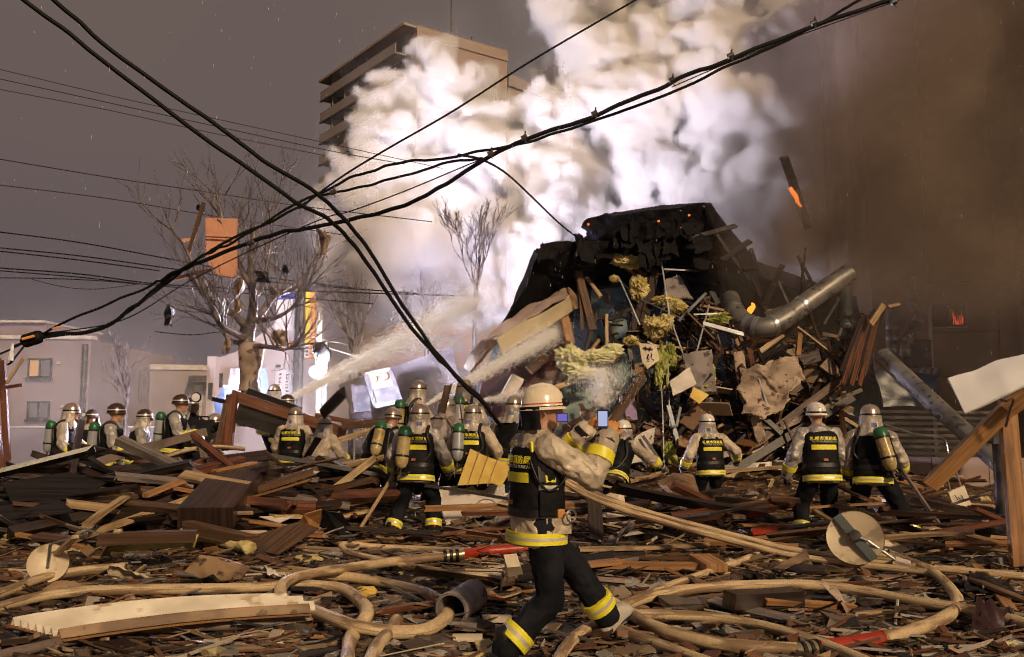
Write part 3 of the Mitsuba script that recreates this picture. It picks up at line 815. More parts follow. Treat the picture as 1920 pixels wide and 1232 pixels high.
        put('valve', lt([(0.001, -0.085), (0.022, -0.083), (0.024, -0.05), (0.012, -0.045), (0.013, 0.004), (0.02, 0.012), (0.001, 0.02)]), 'dark_steel', cy, smooth=40)
        for zb in (0.385, 0.14):
            put('strap', lt([(0.075, zb), (0.0835, zb + 0.002), (0.0835, zb + 0.026), (0.075, zb + 0.028)]), 'strap_black', cy, smooth=40)
        fr = cat_([box(-0.10, 0.10, 0.085, 0.105, 0.02, 0.46)])
        put('harness', (W(np.array([tk(a, b, c) for a, b, c in fr[0]])), fr[1]), 'strap_black', who)
        for s in (-1, 1):
            hose_ = catmull([tk(0.02 * s, 0, -0.06), tk(0.10 * s, 0.10, -0.02), tp(0.19 * s, -0.12, 0.2), tp(0.15 * s, -0.15, 0.42), tp(0.13 * s, 0.0, 0.555), tp(0.12 * s, 0.15, 0.40)], 6)
            q = tube(hose_, 0.016 if s < 0 else 0.024, 7)
            put('harness_strap', (W(q[0]), q[1]), 'strap_black', who, smooth=True)
    return dict(W=W, tp=tp, vest=vs if vest else None, jacket=jk, sh=sh, wr=[W(x) for x in wr], el=[W(x) for x in el], head=W(hc), key=who, ankles=[W(x) for x in ankles])

# ---- the people in the picture, from the nearest to the farthest
WALKER = firefighter('firefighter in cream helmet and dark trousers striding past in front, raising a lit phone', 1005, 5.85, scale=1.05, yaw=-66, lean=1, hz=0.835, feet=((-0.10, 0.58), (0.10, -0.27)), lifts=(0.06, 0.0), toes=(30, -6),
            arms=((0.10, 0.40, 0.10), (0.02, 0.37, 0.06)), poles=((-0.5, 0, -0.8), (0.25, 0.1, -0.9)), palm=((-0.7, -0.6, 0.2), (0.8, -0.5, 0.2)), helmet='cream', cape='vest_black', cape_len=0.55, cape_open=108, girth=0.84, vest_low=0.07, head_yaw=-14, head_pitch=3, face=True,
            gloves='glove_orange', boots=('boot_pale', 'boot_black'), curl=(0.9, 0.75), seed=2, group=None, detail=1.5)
WT, WP = WALKER['W'], WALKER['tp']


def kit(name, x, f, z, sx, sy, sz, mat, tilt=0.0):
    """A small rounded piece of gear on the walking man, at the place (x, f, z) of his torso."""
    c, s_ = math.cos(tilt), math.sin(tilt)
    m = Manifold.batch_hull([ball((a * (sx / 2 - .006) * c - b * (sz / 2 - .006) * s_, q * (sy / 2 - .006), a * (sx / 2 - .006) * s_ + b * (sz / 2 - .006) * c), 0.006, 6) for a in (-1, 1) for q in (-1, 1) for b in (-1, 1)]).to_mesh()
    v = np.array(m.vert_properties[:, :3])
    put(name, (WT(np.array([WP(x + a, f + b, z + q) for a, b, q in v])), np.array(m.tri_verts)), mat, WALKER['key'], smooth=40)


kit('shoulder_patch', 0.10, -0.105, 0.445, 0.11, 0.018, 0.07, 'reflect_yellow', 0.25)
kit('shoulder_patch', -0.10, -0.105, 0.445, 0.11, 0.018, 0.07, 'reflect_yellow', -0.25)
kit('side_pouch', 0.176, -0.02, 0.12, 0.06, 0.11, 0.15, 'vest_black')
kit('radio', 0.172, 0.09, 0.34, 0.05, 0.05, 0.14, 'strap_black')
kit('belt_tag', 0.185, 0.075, 0.06, 0.02, 0.05, 0.055, 'glove_orange')
kit('chest_band', 0.185, -0.01, 0.27, 0.02, 0.10, 0.05, 'reflect_yellow')
kit('chest_band', 0.186, -0.01, 0.215, 0.02, 0.13, 0.03, 'reflect_silver')
kit('coat_flap', 0.168, 0.06, 0.0, 0.05, 0.17, 0.13, 'tan_cloth', 0.1)
kit('harness', 0.159, -0.06, 0.36, 0.04, 0.05, 0.24, 'strap_black', 0.25)
q = lathe([(0.035, -.006), (0.042, 0), (0.035, .006), (0.029, 0), (0.035, -.006)], 14, WP(0.235, 0.12, 0.05), (1, 0.2, 0))
put('ring', (WT(q[0]), q[1]), 'steel', WALKER['key'], smooth=60)
t_ = tube(catmull([WP(0.22, 0.09, 0.34), WP(0.25, 0.06, 0.26), WP(0.22, -0.02, 0.20), WP(0.21, -0.09, 0.26), WP(0.17, -0.13, 0.38)], 6), 0.008, 6)
put('radio_cord', (WT(t_[0]), t_[1]), 'strap_black', WALKER['key'], smooth=True)
firefighter('firefighter in white helmet seen from behind with both arms hanging, second from the right', 1537, 11.1, yaw=0, lean=8, hz=0.87, feet=((-0.27, 0), (0.17, 0.06)),
            arms=((-0.17, 0.10, -0.49), (0.09, 0.18, -0.50)), helmet='white', cape=None, seed=3, gloves='glove_black')
firefighter('rightmost firefighter with tan air cylinder, silver cape and legs wide apart', 1632, 11.0, yaw=-22, lean=10, hz=0.84, feet=((-0.20, -0.02), (0.45, 0.10)), arms=((-0.06, 0.16, -0.49), (0.14, 0.30, -0.42)),
            tank=True, tank_x=0.15, tank_roll=-14, seed=4, text=False, helmet='silver', cape='silver_cloth')
firefighter('firefighter with white helmet at the foot of the wreckage, seen from behind, third from right', 1330, 14.0, z0=-0.08, yaw=8, lean=6, hz=0.87, arms=((-0.20, 0.08, -0.46), (0.30, 0.10, -0.33)), helmet='white', seed=5)
HOOK = firefighter('firefighter with tan air cylinder seen from behind, holding a long pole down into the debris', 782, 11.3, yaw=-8, lean=9, hz=0.86, feet=((-0.30, -0.06), (0.20, 0.08)),
            arms=((-0.12, 0.10, -0.47), (0.14, 0.24, -0.44)), tank=True, tank_x=-0.115, tank_roll=4, seed=6, boots=('boot_black', 'boot_red'))
firefighter('firefighter with grey air cylinder standing just behind the yellow foam board', 882, 12.4, yaw=-12, lean=10, arms=((-0.12, 0.2, -0.45), (0.20, 0.25, -0.42)), tank=True, tank_col='tank_grey', tank_x=-0.12, seed=7, z0=0.02)
firefighter('firefighter in dark coat leaning to the right with a slanting tan air cylinder', 705, 13.0, z0=0.0, yaw=-28, lean=26, side=8, arms=((-0.25, 0.25, -0.38), (0.3, 0.35, -0.3)), tank=True, tank_x=0.08, tank_roll=-12, seed=8, text=False,
            jacket='silver_cloth', helmet='silver', cape=None, head_pitch=-8)
firefighter('hooded firefighter with black helmet strap seen in profile, standing higher than the others', 775, 14.0, z0=0.38, yaw=-62, lean=4, arms=((-0.2, 0.3, -0.36), (0.25, 0.32, -0.34)), tank=True, tank_x=0.0, seed=9, text=False, helmet='silver', face=False)
firefighter('firefighter in worn grey coat bending beside the charred post', 812, 13.4, z0=0.20, yaw=-40, lean=28, arms=((-0.2, 0.4, -0.3), (0.25, 0.42, -0.3)), jacket='grey_cloth', vest=False, cape='grey_cloth', seed=10, helmet='silver', band_hem=False)
firefighter('firefighter with green capped cylinder high on the heap under the two black cables', 868, 14.2, z0=0.40, yaw=-6, lean=8, tank=True, tank_col='tank_grey', tank_x=-0.03, seed=11, helmet='silver', cape='grey_cloth')
firefighter('firefighter in silver hood half hidden behind the walking man', 957, 12.6, z0=0.10, yaw=-30, lean=8, seed=12, text=False, helmet='silver', arms=((-0.2, 0.3, -0.3), (0.25, 0.3, -0.33)))
firefighter('firefighter with dark tan cylinder at the lower end of the two cables', 925, 13.2, z0=-0.15, yaw=-14, lean=20, tank=True, tank_x=0.0, seed=13, text=False, helmet='silver', head_pitch=-12)
firefighter('firefighter bending under the wreckage just right of the walking man', 1150, 13.2, z0=-0.18, yaw=-30, lean=34, tank=True, tank_col='tank_grey', tank_x=0.0, seed=14, text=False, helmet='white', cape='grey_cloth', arms=((-0.2, 0.4, -0.3), (0.25, 0.42, -0.3)))
firefighter('firefighter behind a dark beam with yellow lettering across the back, left of the charred log', 549, 15.3, z0=-0.02, yaw=-4, lean=10, seed=15, helmet='silver', arms=((-0.12, 0.25, -0.42), (0.12, 0.28, -0.40)))
firefighter('short firefighter in silver hood crouching by the foot of the charred log', 597, 14.8, z0=-0.10, yaw=-18, lean=18, seed=16, vest=False, helmet='silver', arms=((-0.10, 0.3, -0.38), (0.12, 0.32, -0.38)), band_hem=False)
firefighter('firefighter in silver hood aiming the water jet behind the broken truss', 503, 17.6, z0=0.42, yaw=-50, lean=8, seed=17, text=False, helmet='silver', arms=((-0.05, 0.45, -0.15), (0.15, 0.42, -0.2)))
firefighter('firefighter in brown helmet backing up the water jet behind the broken truss', 525, 17.2, z0=0.32, yaw=-64, lean=10, seed=18, text=False, helmet='brown', arms=((-0.05, 0.45, -0.2), (0.15, 0.42, -0.22)))
LEFT = 'firefighters standing in a line on the left'
firefighter('leftmost firefighter with silver hood in profile and tilted cylinder on the back', 122, 15.2, z0=0.0, yaw=-84, lean=6, tank=True, tank_col='tank_grey', seed=19, text=False, helmet='silver', face=True, arms=((-0.1, 0.28, -0.42), (0.15, 0.25, -0.44)), group=LEFT)
LAMPMAN = firefighter('firefighter with a lit lamp on the helmet, second from the left', 172, 17.4, z0=-0.05, yaw=-150, lean=4, seed=20, text=False, helmet='brown', face=True, group=LEFT)
firefighter('firefighter in striped brown helmet with grey cylinder, third from the left', 206, 14.6, z0=-0.02, yaw=-74, lean=5, tank=True, tank_col='tank_grey', seed=21, text=False, helmet='brown', face=True, cape=None, arms=((-0.05, 0.34, -0.34), (0.2, 0.3, -0.38)), group=LEFT)
firefighter('firefighter in brown helmet and cream coat, no cylinder, fourth from the left', 258, 15.8, z0=-0.05, yaw=-70, lean=8, seed=22, text=False, helmet='brown', face=True, cape='silver_cloth', vest=True, arms=((-0.1, 0.36, -0.3), (0.2, 0.3, -0.36)), group=LEFT)
firefighter('firefighter in striped brown helmet standing highest in the left line', 326, 15.0, z0=0.20, yaw=-80, lean=6, tank=True, tank_col='tank_grey', seed=23, text=False, helmet='brown', face=True, cape=None, arms=((-0.1, 0.36, -0.3), (0.2, 0.33, -0.34)), group=LEFT)
CAMERAMAN = firefighter('person in dark coat with a video camera, at the right end of the left line', 352, 16.2, z0=0.20, yaw=-110, lean=3, seed=24, text=False, helmet='brown', face=True, jacket='trouser_navy', cape='silver_cloth', arms=((-0.1, 0.36, -0.16), (0.2, 0.33, -0.16)), group=LEFT)
firefighter('person in pale silver hood half hidden by the tilted rail', 391, 16.6, z0=-0.12, yaw=-60, lean=8, seed=25, text=False, helmet='silver', vest=False, band_hem=False, group=LEFT)

# ------------------------------------------------------------------ the ground and the heap of rubble
def H(x, y):
    x, y = np.asarray(x, float), np.asarray(y, float)
    h = 0.72 * np.exp(-((x + 6.4) / 3.7) ** 2 - ((y - 12.2) / 2.5) ** 2) + 0.35 * np.exp(-((x + 3.0) / 1.6) ** 2 - ((y - 13.8) / 1.5) ** 2)
    h = h + 1.15 * np.exp(-np.abs((x - 4.3) / 3.7) ** 3 - ((y - 18.6) / 2.1) ** 2) + 0.10 * np.exp(-((x - 2) / 6) ** 2 - ((y - 11.0) / 3) ** 2)
    h = h - 0.17 * np.exp(-((x + 1.15) / 0.75) ** 2 - ((y - 10.6) / 1.3) ** 2)      # trodden flat where the pole man stands
    p = np.stack([x, y, x * 0 + 4.4], -1)
    return h + 0.16 * (meshkit.fbm(p * 0.9, 4, 3) - 0.5) * np.clip((y - 6.2) / 3, 0.25, 1) * np.clip((24 - y) / 4, 0, 1) + 0.01


def GT(px, py, h=0.0):
    """Where the pixel's line of sight meets the rubble (h above it)."""
    r = ray(px, py)
    t = np.linspace(3.5, 30, 1500)
    q = CAM + r * (t / r[1])[:, None]
    below = q[:, 2] < H(q[:, 0], q[:, 1]) + h
    i = int(np.argmax(below)) if below.any() else len(t) - 1
    return q[i]


put('ground', (lambda q: (q[0], q[1]))(cat_([box(-300, 300, -40, 600, -0.5, -0.06)])), 'asphalt', kind='structure')


def rub(u, v):
    x = -15 + 33 * u
    y = 2.5 + 23.5 * v
    z = H(x, y) + 0.09 * (np.abs(meshkit.fbm(np.stack([x, y, x * 0], -1) * 2.6, 4, 8) - 0.5) * 2 - 0.2) * np.clip((y - 5.0) / 3, 0.15, 1)
    return np.stack([x, y, z], 1)


g = ngrid(rub, 420, 330)
put('rubble', g, 'rubble_soil', kind='stuff', label='dark soaked rubble and dirt covering the ground in front of the ruin', smooth=True)

# splinters, chips and torn scraps over the whole heap
rg = np.random.default_rng(11)
PAL = np.array([(0.46, 0.42, 0.37), (0.22, 0.20, 0.19), (0.10, 0.055, 0.03), (0.20, 0.11, 0.06), (0.34, 0.22, 0.12), (0.05, 0.03, 0.02), (0.42, 0.30, 0.18), (0.16, 0.06, 0.03), (0.30, 0.14, 0.05), (0.50, 0.42, 0.33), (0.02, 0.018, 0.018), (0.09, 0.08, 0.08)])
PW = np.array([.05, .06, .19, .16, .13, .16, .06, .08, .07, .03, .08, .04]); PW = PW / PW.sum()
CUBE = np.array([[-1, -1, -1], [1, -1, -1], [1, 1, -1], [-1, 1, -1], [-1, -1, 1], [1, -1, 1], [1, 1, 1], [-1, 1, 1]], float) / 2
n = 11000
px, py = rg.uniform(-150, 2080, n), 870 + 400 * rg.random(n) ** 1.1
bare = (px > 640) & (px < 1000) & (py > 1165) & (rg.random(n) < 0.8)
px, py = px[~bare], py[~bare]
n = len(px)
clump = meshkit.fbm(np.stack([px / 150, py / 45, px * 0], -1), 3, 17)
keep = rg.random(n) < 0.15 + 1.1 * np.clip((clump - 0.36) / 0.25, 0, 1)
px, py = px[keep], py[keep]
n = len(px)
dd = 1.54 * F / np.maximum(py - 784, 10)
x0, y0 = (px - 960) / F * dd * 0.99, np.clip(dd, 4.2, 23) + rg.normal(0, .3, n)
L = np.exp(rg.normal(-1.85, 0.55, n)); Wd = np.exp(rg.normal(-4.0, 0.6, n)); Tk = np.exp(rg.normal(-4.5, 0.4, n))
flat = rg.random(n) < 0.16
L = np.where(flat, np.minimum(L, 0.05 + 0.014 * y0), np.minimum(L * 1.7, 0.25 + 0.07 * y0))
Wd = np.where(flat, L * rg.uniform(.3, .9, n), Wd)
a = rg.normal(0, 0.55, n) + (rg.random(n) < .25) * rg.uniform(0, 3.1, n)
tilt, roll = rg.normal(0, 0.16, n), rg.normal(0, 0.35, n)
v = CUBE[None] * np.stack([L, Wd, Tk], -1)[:, None]
v[:, 1::2, 0] *= rg.uniform(.6, 1.0, (n, 1))
cr, sr = np.cos(roll)[:, None], np.sin(roll)[:, None]
v[..., 1], v[..., 2] = v[..., 1] * cr - v[..., 2] * sr, v[..., 1] * sr + v[..., 2] * cr
ct, st = np.cos(tilt)[:, None], np.sin(tilt)[:, None]
v[..., 0], v[..., 2] = v[..., 0] * ct - v[..., 2] * st, v[..., 0] * st + v[..., 2] * ct
ca, sa = np.cos(a)[:, None], np.sin(a)[:, None]
v[..., 0], v[..., 1] = v[..., 0] * ca - v[..., 1] * sa, v[..., 0] * sa + v[..., 1] * ca
v += np.stack([x0, y0, H(x0, y0) + rg.random(n) * 0.07 + 0.02], -1)[:, None]
col = PAL[rg.choice(len(PAL), n, p=PW)] * rg.uniform(0.35, 1.0, (n, 1))
col = np.where(((px < 300) & (py < 985))[:, None], col * 0.3, col)   # unlit corner of the heap, its shade put into the chip colours
tri = v[:, BOXF].reshape(-1, 3)
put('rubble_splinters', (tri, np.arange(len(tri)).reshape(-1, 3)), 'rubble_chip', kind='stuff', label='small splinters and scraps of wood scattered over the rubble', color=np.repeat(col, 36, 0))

# lumps of plaster, mortar and mud
n = 5200
px, py = rg.uniform(-150, 2080, n), 868 + 400 * rg.random(n)
dd = 1.54 * F / np.maximum(py - 784, 10)
x0, y0 = (px - 960) / F * dd * 0.99, np.clip(dd, 4.0, 23) + rg.normal(0, .3, n)
ico = trimesh.creation.icosphere(1, 1.0)
iv, if_ = np.array(ico.vertices), np.array(ico.faces)
sz = np.minimum(np.exp(rg.normal(-3.6, 0.55, n)), 0.012 * y0 + .02)
v = iv[None] * (1 + 0.35 * rg.normal(0, 1, (n, len(iv), 1))) * (sz[:, None] * np.stack([rg.uniform(.8, 1.8, n), rg.uniform(.7, 1.3, n), rg.uniform(.35, .8, n)], 1))[:, None]
v += np.stack([x0, y0, H(x0, y0) + sz * 0.3 + 0.01], -1)[:, None]
LP = np.array([(0.30, 0.27, 0.24), (0.14, 0.11, 0.09), (0.06, 0.045, 0.035), (0.42, 0.38, 0.33), (0.20, 0.13, 0.08), (0.04, 0.035, 0.033), (0.50, 0.42, 0.20)])
col = LP[rg.choice(7, n, p=[.16, .24, .25, .06, .14, .13, .02])] * rg.uniform(.5, 1.2, (n, 1))
col = np.where(((px < 300) & (py < 985))[:, None], col * 0.35, col)  # lumps in that corner darkened for shade as well
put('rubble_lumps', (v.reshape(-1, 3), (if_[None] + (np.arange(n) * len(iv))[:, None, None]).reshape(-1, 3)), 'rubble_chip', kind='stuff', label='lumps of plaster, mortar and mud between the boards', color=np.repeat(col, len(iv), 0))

# ------------------------------------------------------------------ buildings round the place
def quad_box(a, b, z0, z1, depth):
    """A block whose front runs from a to b (x, y), depth metres away from the camera."""
    a, b = np.asarray(a, float), np.asarray(b, float)
    d = b - a; n = np.array([-d[1], d[0]]); n /= np.linalg.norm(n)
    if n @ np.array([(a + b)[0] / 2, (a + b)[1] / 2]) < 0: n = -n
    c = [a, b, b + n * depth, a + n * depth]
    v = np.array([[*p, z] for z in (z0, z1) for p in c])
    f = BOXF if np.cross(b - a, n) > 0 else BOXF[:, ::-1]
    return v, f


def on_front(a, b, s0, s1, z0, z1, out0, out1):
    """A box on the facade a-b between the fractions s0 and s1, standing from out0 to out1 metres proud of it."""
    a, b = np.asarray(a, float), np.asarray(b, float)
    d = b - a; n = np.array([-d[1], d[0]]); n /= np.linalg.norm(n)
    if n @ ((a + b) / 2) > 0: n = -n
    p, q = a + d * s0, a + d * s1
    c = [p + n * out0, q + n * out0, q + n * out1, p + n * out1]
    v = np.array([[*k, z] for z in (z0, z1) for k in c])
    f = BOXF if np.cross(q - p, n) > 0 else BOXF[:, ::-1]
    return v, f


def window(holder, a, b, s0, s1, z0, z1, frame='panel_white', glass='glass_dark', bars=1, w=0.06):
    L = np.linalg.norm(np.asarray(b, float) - np.asarray(a, float)); e = w / L
    ms = [on_front(a, b, s0, s1, z0, z0 + w, 0.002, 0.07), on_front(a, b, s0, s1, z1 - w, z1, 0.002, 0.07), on_front(a, b, s0, s0 + e, z0 + w, z1 - w, 0.002, 0.068), on_front(a, b, s1 - e, s1, z0 + w, z1 - w, 0.002, 0.068)]
    for k in range(bars):
        m = s0 + (s1 - s0) * (k + 1) / (bars + 1)
        ms.append(on_front(a, b, m - e / 2, m + e / 2, z0 + w, z1 - w, 0.002, 0.066))
    wn = put('window', cat_(ms), frame, holder)
    for k in range(bars + 1):
        u0, u1 = s0 + (s1 - s0) * k / (bars + 1), s0 + (s1 - s0) * (k + 1) / (bars + 1)
        put('pane', on_front(a, b, u0 + e / 2, u1 - e / 2, z0 + w, z1 - w, 0.003, 0.03), glass if isinstance(glass, str) else glass[k], wn,
            )
    return wn


def zof(py, y):
    return P(960, py, y)[2]


def xof(px, y):
    return P(px, 784, y)[0]


# the tall apartment tower behind the smoke
b = thing('apartment_tower', 'tall beige apartment tower with rows of balconies rising behind the white smoke', 'building')
A, C, B = np.array([-23.6, 112.0]), np.array([-10.6, 95.0]), np.array([-0.6, 102.0])
top = 1.54 + 43.2
put('wall', (lambda v: (v, BOXF))(np.array([[*p, z] for z in (0, top) for p in (C, B, B + (A - C), A)])), 'tower_wall', b)
put('parapet', on_front(C, B, -0.004, 1.004, top - 0.9, top + 0.35, 0.01, 0.16), 'tower_wall', b)
for k in range(7):
    z = top - 2.45 - 2.83 * k
    e_ = 0.90 if k < 2 else 0.62
    fl = put('balcony', on_front(A, C, 0.0, e_, z, z + 0.16, 0.004, 1.55), 'tower_slab', b)
    put('parapet', on_front(A, C, 0.0, e_, z + 0.16, z + 1.20, 1.38, 1.50), 'tower_slab', fl)
    put('drip_edge', on_front(A, C, -0.002, e_ + .002, z - 0.16, z - 0.001, 1.30, 1.57), 'tower_dark', fl)  # dark strip put in for the shadow line under the slab edge
    put('recess', on_front(A, C, 0.02, e_ - .02, z + 0.17, z + 2.60, 0.003, 0.02), 'tower_dark', fl)  # dark sheet on the back wall, balcony shade put into its colour
    for j in range(3):
        s = 0.03 + j * 0.16
        window(b, A, C, s, s + 0.085, z + 0.2, z + 2.1, 'tower_slab', 'glass_dark', 1, 0.10) if k < 9 else None
        put('divider', on_front(A, C, s + 0.118, s + 0.124, z + 0.17, z + 2.55, 0.025, 1.36), 'tower_slab', fl) if k < 9 else None
put('roof_slab', on_front(A, C, -0.01, 1.0, top + 0.02, top + 0.30, 0.0, 1.7), 'tower_wall', b)
for k in range(3):
    window(b, C, B, 0.84, 0.895, top - 6.2 - k * 5.6, top - 4.3 - k * 5.6, 'tower_dark', 'glass_dark', 0, 0.12)
for s, h in ((0.35, 8.0), (0.58, 1.8)):
    q = C + (B - C) * s
    put('mast', tube([[q[0], q[1] + 2, top], [q[0], q[1] + 2, top + h]], 0.09, 6), 'tower_dark', b)
b = thing('apartment_annex', 'lower flat-roofed block with rooftop tanks beside the tall tower', 'building')
q0, q1 = np.array([xof(952, 104), 104]), np.array([xof(1075, 112), 112])
zt = zof(155, 106)
put('wall', quad_box(q0, q1, 0, zt, 14), 'tower_wall', b)
put('parapet', on_front(q0, q1, -0.01, 1.01, zt - 1.2, zt + 0.2, 0.01, 0.3), 'tower_slab', b)
for px0, px1, y0_ in ((1008, 1036, 133), (1030, 1058, 120), (1052, 1072, 128)):
    put('roof_tank', cat_([box(xof(px0, 108), xof(px1, 108), 108 + (px0 % 3) * .7, 112, zt, zof(y0_, 108))]), 'tower_dark', b)
for px_ in (1044, 1062):
    put('mast', tube([[xof(px_, 109), 109, zt], [xof(px_, 109), 109, zof(114, 109)]], 0.12, 6), 'tower_dark', b)

# pink apartment house at the far left
b = thing('apartment_house', 'two-storey mauve apartment house at the left edge with one curtained window', 'building')
a, c = np.array([xof(-330, 33), 33.0]), np.array([xof(150, 33), 33.6])
zt = zof(634, 33)
put('wall', quad_box(a, c, -0.06, zt, 10), 'apartment_wall', b)
put('coping', on_front(a, c, -0.01, 1.006, zt + 0.002, zt + 0.14, -0.4, 0.10), 'panel_white', b)
put('roof_box', quad_box((xof(-250, 35), 35.5), (xof(60, 35), 35.7), zt, zof(602, 35), 5), 'apartment_wall', b)
put('coping', quad_box((xof(-252, 35), 35.3), (xof(62, 35), 35.5), zof(602, 35) + .002, zof(598, 35), 5.4), 'panel_white', b)


def fr(px):
    return (px + 330) / 480.0


for (p0, p1, y0_, y1_, gl) in ((35, 80, 708, 671, ('curtain_cream', 'glass_grey')), (38, 80, 786, 752, ('glass_grey', 'glass_grey')), (-60, -15, 708, 671, ('glass_dark', 'glass_grey')), (-60, -15, 786, 752, ('glass_dark', 'glass_dark'))):
    w = window(b, a, c, fr(p0), fr(p1), zof(y0_, 33.2), zof(y1_, 33.2), 'dark_steel', gl, 1, 0.07)
    put('sill', on_front(a, c, fr(p0) - .004, fr(p1) + .004, zof(y0_, 33.2) - 0.10, zof(y0_, 33.2) - 0.002, 0.002, 0.14), 'dark_steel', w)
for p0, y0_ in ((89, 681), (100, 764)):
    put('vent', on_front(a, c, fr(p0), fr(p0) + .014, zof(y0_, 33), zof(y0_ - 5, 33), 0.002, 0.1), 'panel_white', b)
put('downpipe', tube([[c[0] - 0.12, 33.4, -.05], [c[0] - 0.12, 33.4, zt - .2]], 0.11, 8), 'dark_steel', b)
# low wall in front of it
w = thing('low_wall', 'long low concrete wall with light cap beyond the street on the left', 'wall')
put('block', cat_([box(xof(-300, 27), xof(290, 27), 27, 27.25, -0.06, zof(802, 27))]), 'block_grey', w)
put('cap', cat_([box(xof(-300, 27), xof(290, 27), 26.95, 27.3, zof(802, 27) + .002, zof(799, 27))]), 'panel_white', w)

b = thing('grey_house', 'grey house wall between the mauve apartments and the low flat building', 'building')
a, c = np.array([xof(150, 46), 46.0]), np.array([xof(260, 46), 46.0])
put('wall', quad_box(a, c, -0.06, zof(702, 46), 8), 'block_grey', b)
put('wall', quad_box((xof(172, 45), 44.9), (xof(240, 45), 44.9), -0.06, zof(695, 45), 1.0), 'house_wall', b)
window(b, (xof(172, 45), 44.9), (xof(240, 45), 44.9), 0.05, 0.40, zof(768, 45), zof(745, 45), 'panel_white', 'glass_grey', 1, 0.08)
b = thing('flat_house', 'low flat-roofed house with dark canopy over its door behind the standing line of firefighters', 'building')
a, c = np.array([xof(278, 35), 35.0]), np.array([xof(400, 35), 35.8])
zt = zof(686, 35.2)
put('wall', quad_box(a, c, -0.06, zt, 8), 'house_wall', b)
e = np.array([xof(248, 41), 41.0])
put('side_wall', (lambda v: (v, BOXF))(np.array([[*p, z] for z in (-0.06, zt - 0.01) for p in (e, a, a + [0.3, 0.3], e + [0.5, 1.5])])), 'panel_white', b)
put('coping', on_front(a, c, -0.01, 1.01, zt - 0.16, zt + 0.05, 0.002, 0.08), 'panel_white', b)
put('canopy', on_front(a, c, 0.55, 1.0, zof(718, 35.5), zof(706, 35.5), 0.004, 0.9), 'dark_steel', b)
dr_ = put('door', on_front(a, c, 0.62, 0.74, -0.05, zof(722, 35.5), 0.003, 0.05), 'siding_cream', b)
put('handle', on_front(a, c, 0.72, 0.728, 0.9, 1.05, 0.051, 0.10), 'steel', dr_)

# shop building by the flood light
b = thing('shop_building', 'pale shop building with blue and white sign beside the flood lamp', 'building')
a, c = np.array([xof(402, 30), 30.0]), np.array([xof(556, 29), 29.0])
prof = [(0.0, 672), (0.24, 660), (0.42, 640), (0.74, 604), (1.0, 560)]
v = []
for out in (0.0, 5.0):
    for s, py_ in prof:
        p = a + (c - a) * s
        v.append([p[0], p[1] + out, zof(py_, p[1])])
    for s in (1.0, 0.0):
        p = a + (c - a) * s
        v.append([p[0], p[1] + out, -0.06])
put('wall', slab(np.array(v[:7]), 4.0)[:2], 'shop_wall', b)
put('pilaster', quad_box((xof(385, 29.5), 29.5), (xof(401, 29.5), 29.5), -0.06, zof(668, 29.5), 3.0), 'shop_wall', b)
window(b, (xof(385, 29.5), 29.5), (xof(401, 29.5), 29.5), 0.30, 0.75, zof(748, 29.5), zof(718, 29.5), 'dark_steel', 'glass_dark', 0, 0.05)
window(b, a, c, 0.03, 0.09, zof(726, 29.9), zof(700, 29.9), 'dark_steel', 'glass_dark', 0, 0.05)
put('vent', on_front(a, c, 0.76, 0.80, zof(689, 29.2), zof(684, 29.2), 0.002, 0.12), 'dark_steel', b)
put('corner_post', tube([[xof(557, 28.6), 28.6, -0.05], [xof(557, 28.6), 28.6, zof(545, 28.6)]], 0.16, 8), 'dark_steel', b)
s = thing('shop_sign', 'white fascia sign with blue top band on the pale shop building', 'sign')
put('panel', on_front(a, c, 0.74, 0.985, zof(620, 29.1), zof(562, 29.1), 0.006, 0.14), 'sign_white', s)
put('band', on_front(a, c, 0.74, 0.985, zof(561.5, 29.1), zof(551, 29.1), 0.006, 0.16), 'sign_blue', s)
put('band', on_front(a, c, 0.76, 0.97, zof(650, 29.1), zof(641, 29.1), 0.006, 0.10), 'sign_orange', s)
s = thing('notice_board', 'white notice board with two columns of dark lettering on the shop wall', 'sign')
put('panel', on_front(a, c, 0.75, 0.955, zof(744, 29.1), zof(693, 29.1), 0.006, 0.08), 'sign_white', s)
r_ = np.random.default_rng(4)
ms = []
for col_ in range(2):
    for row in range(7):
        s0 = 0.785 + col_ * 0.09
        z0_ = zof(700 + row * 6.2, 29.1)
        for _ in range(4):
            o = r_.random(2)
            ms.append(on_front(a, c, s0 + .03 * o[0] * .6, s0 + .012 + .03 * o[0], z0_ - .07 * o[1] - .03, z0_ - .07 * o[1], 0.081, 0.085))
put('lettering', cat_(ms), 'ink_black', s, kind='stuff')
s = thing('banner_sign', 'tall yellow and orange vertical sign hanging beside the dark shop pillar', 'sign')
y_ = 28.2
put('panel', cat_([box(xof(568, y_), xof(586, y_), y_, y_ + .25, zof(672, y_), zof(545, y_))]), 'sign_orange', s)
put('face', cat_([box(xof(568.5, y_), xof(577, y_), y_ - .012, y_ - .001, zof(646, y_), zof(546, y_))]), 'sign_yellow', s)
put('face', cat_([box(xof(568.5, y_), xof(577, y_), y_ - .012, y_ - .001, zof(671, y_), zof(647, y_))]), 'sign_white', s)
put('lettering', cat_([box(xof(570, y_), xof(575.5, y_), y_ - .018, y_ - .0125, zof(667 - 7 * k, y_), zof(664 - 7 * k, y_)) for k in range(3)]), 'ink_black', s)
put('pole', tube([[xof(560, y_), y_, -0.05], [xof(560, y_), y_, zof(530, y_)]], 0.11, 8), 'dark_steel', s)
for z_ in (560, 655):
    put('bracket', tube([[xof(560, y_), y_, zof(z_, y_)], [xof(569, y_), y_ + .1, zof(z_, y_)]], 0.04, 6), 'dark_steel', s)
b = thing('orange_shop', 'orange fronted shop seen faintly through the spray', 'building')
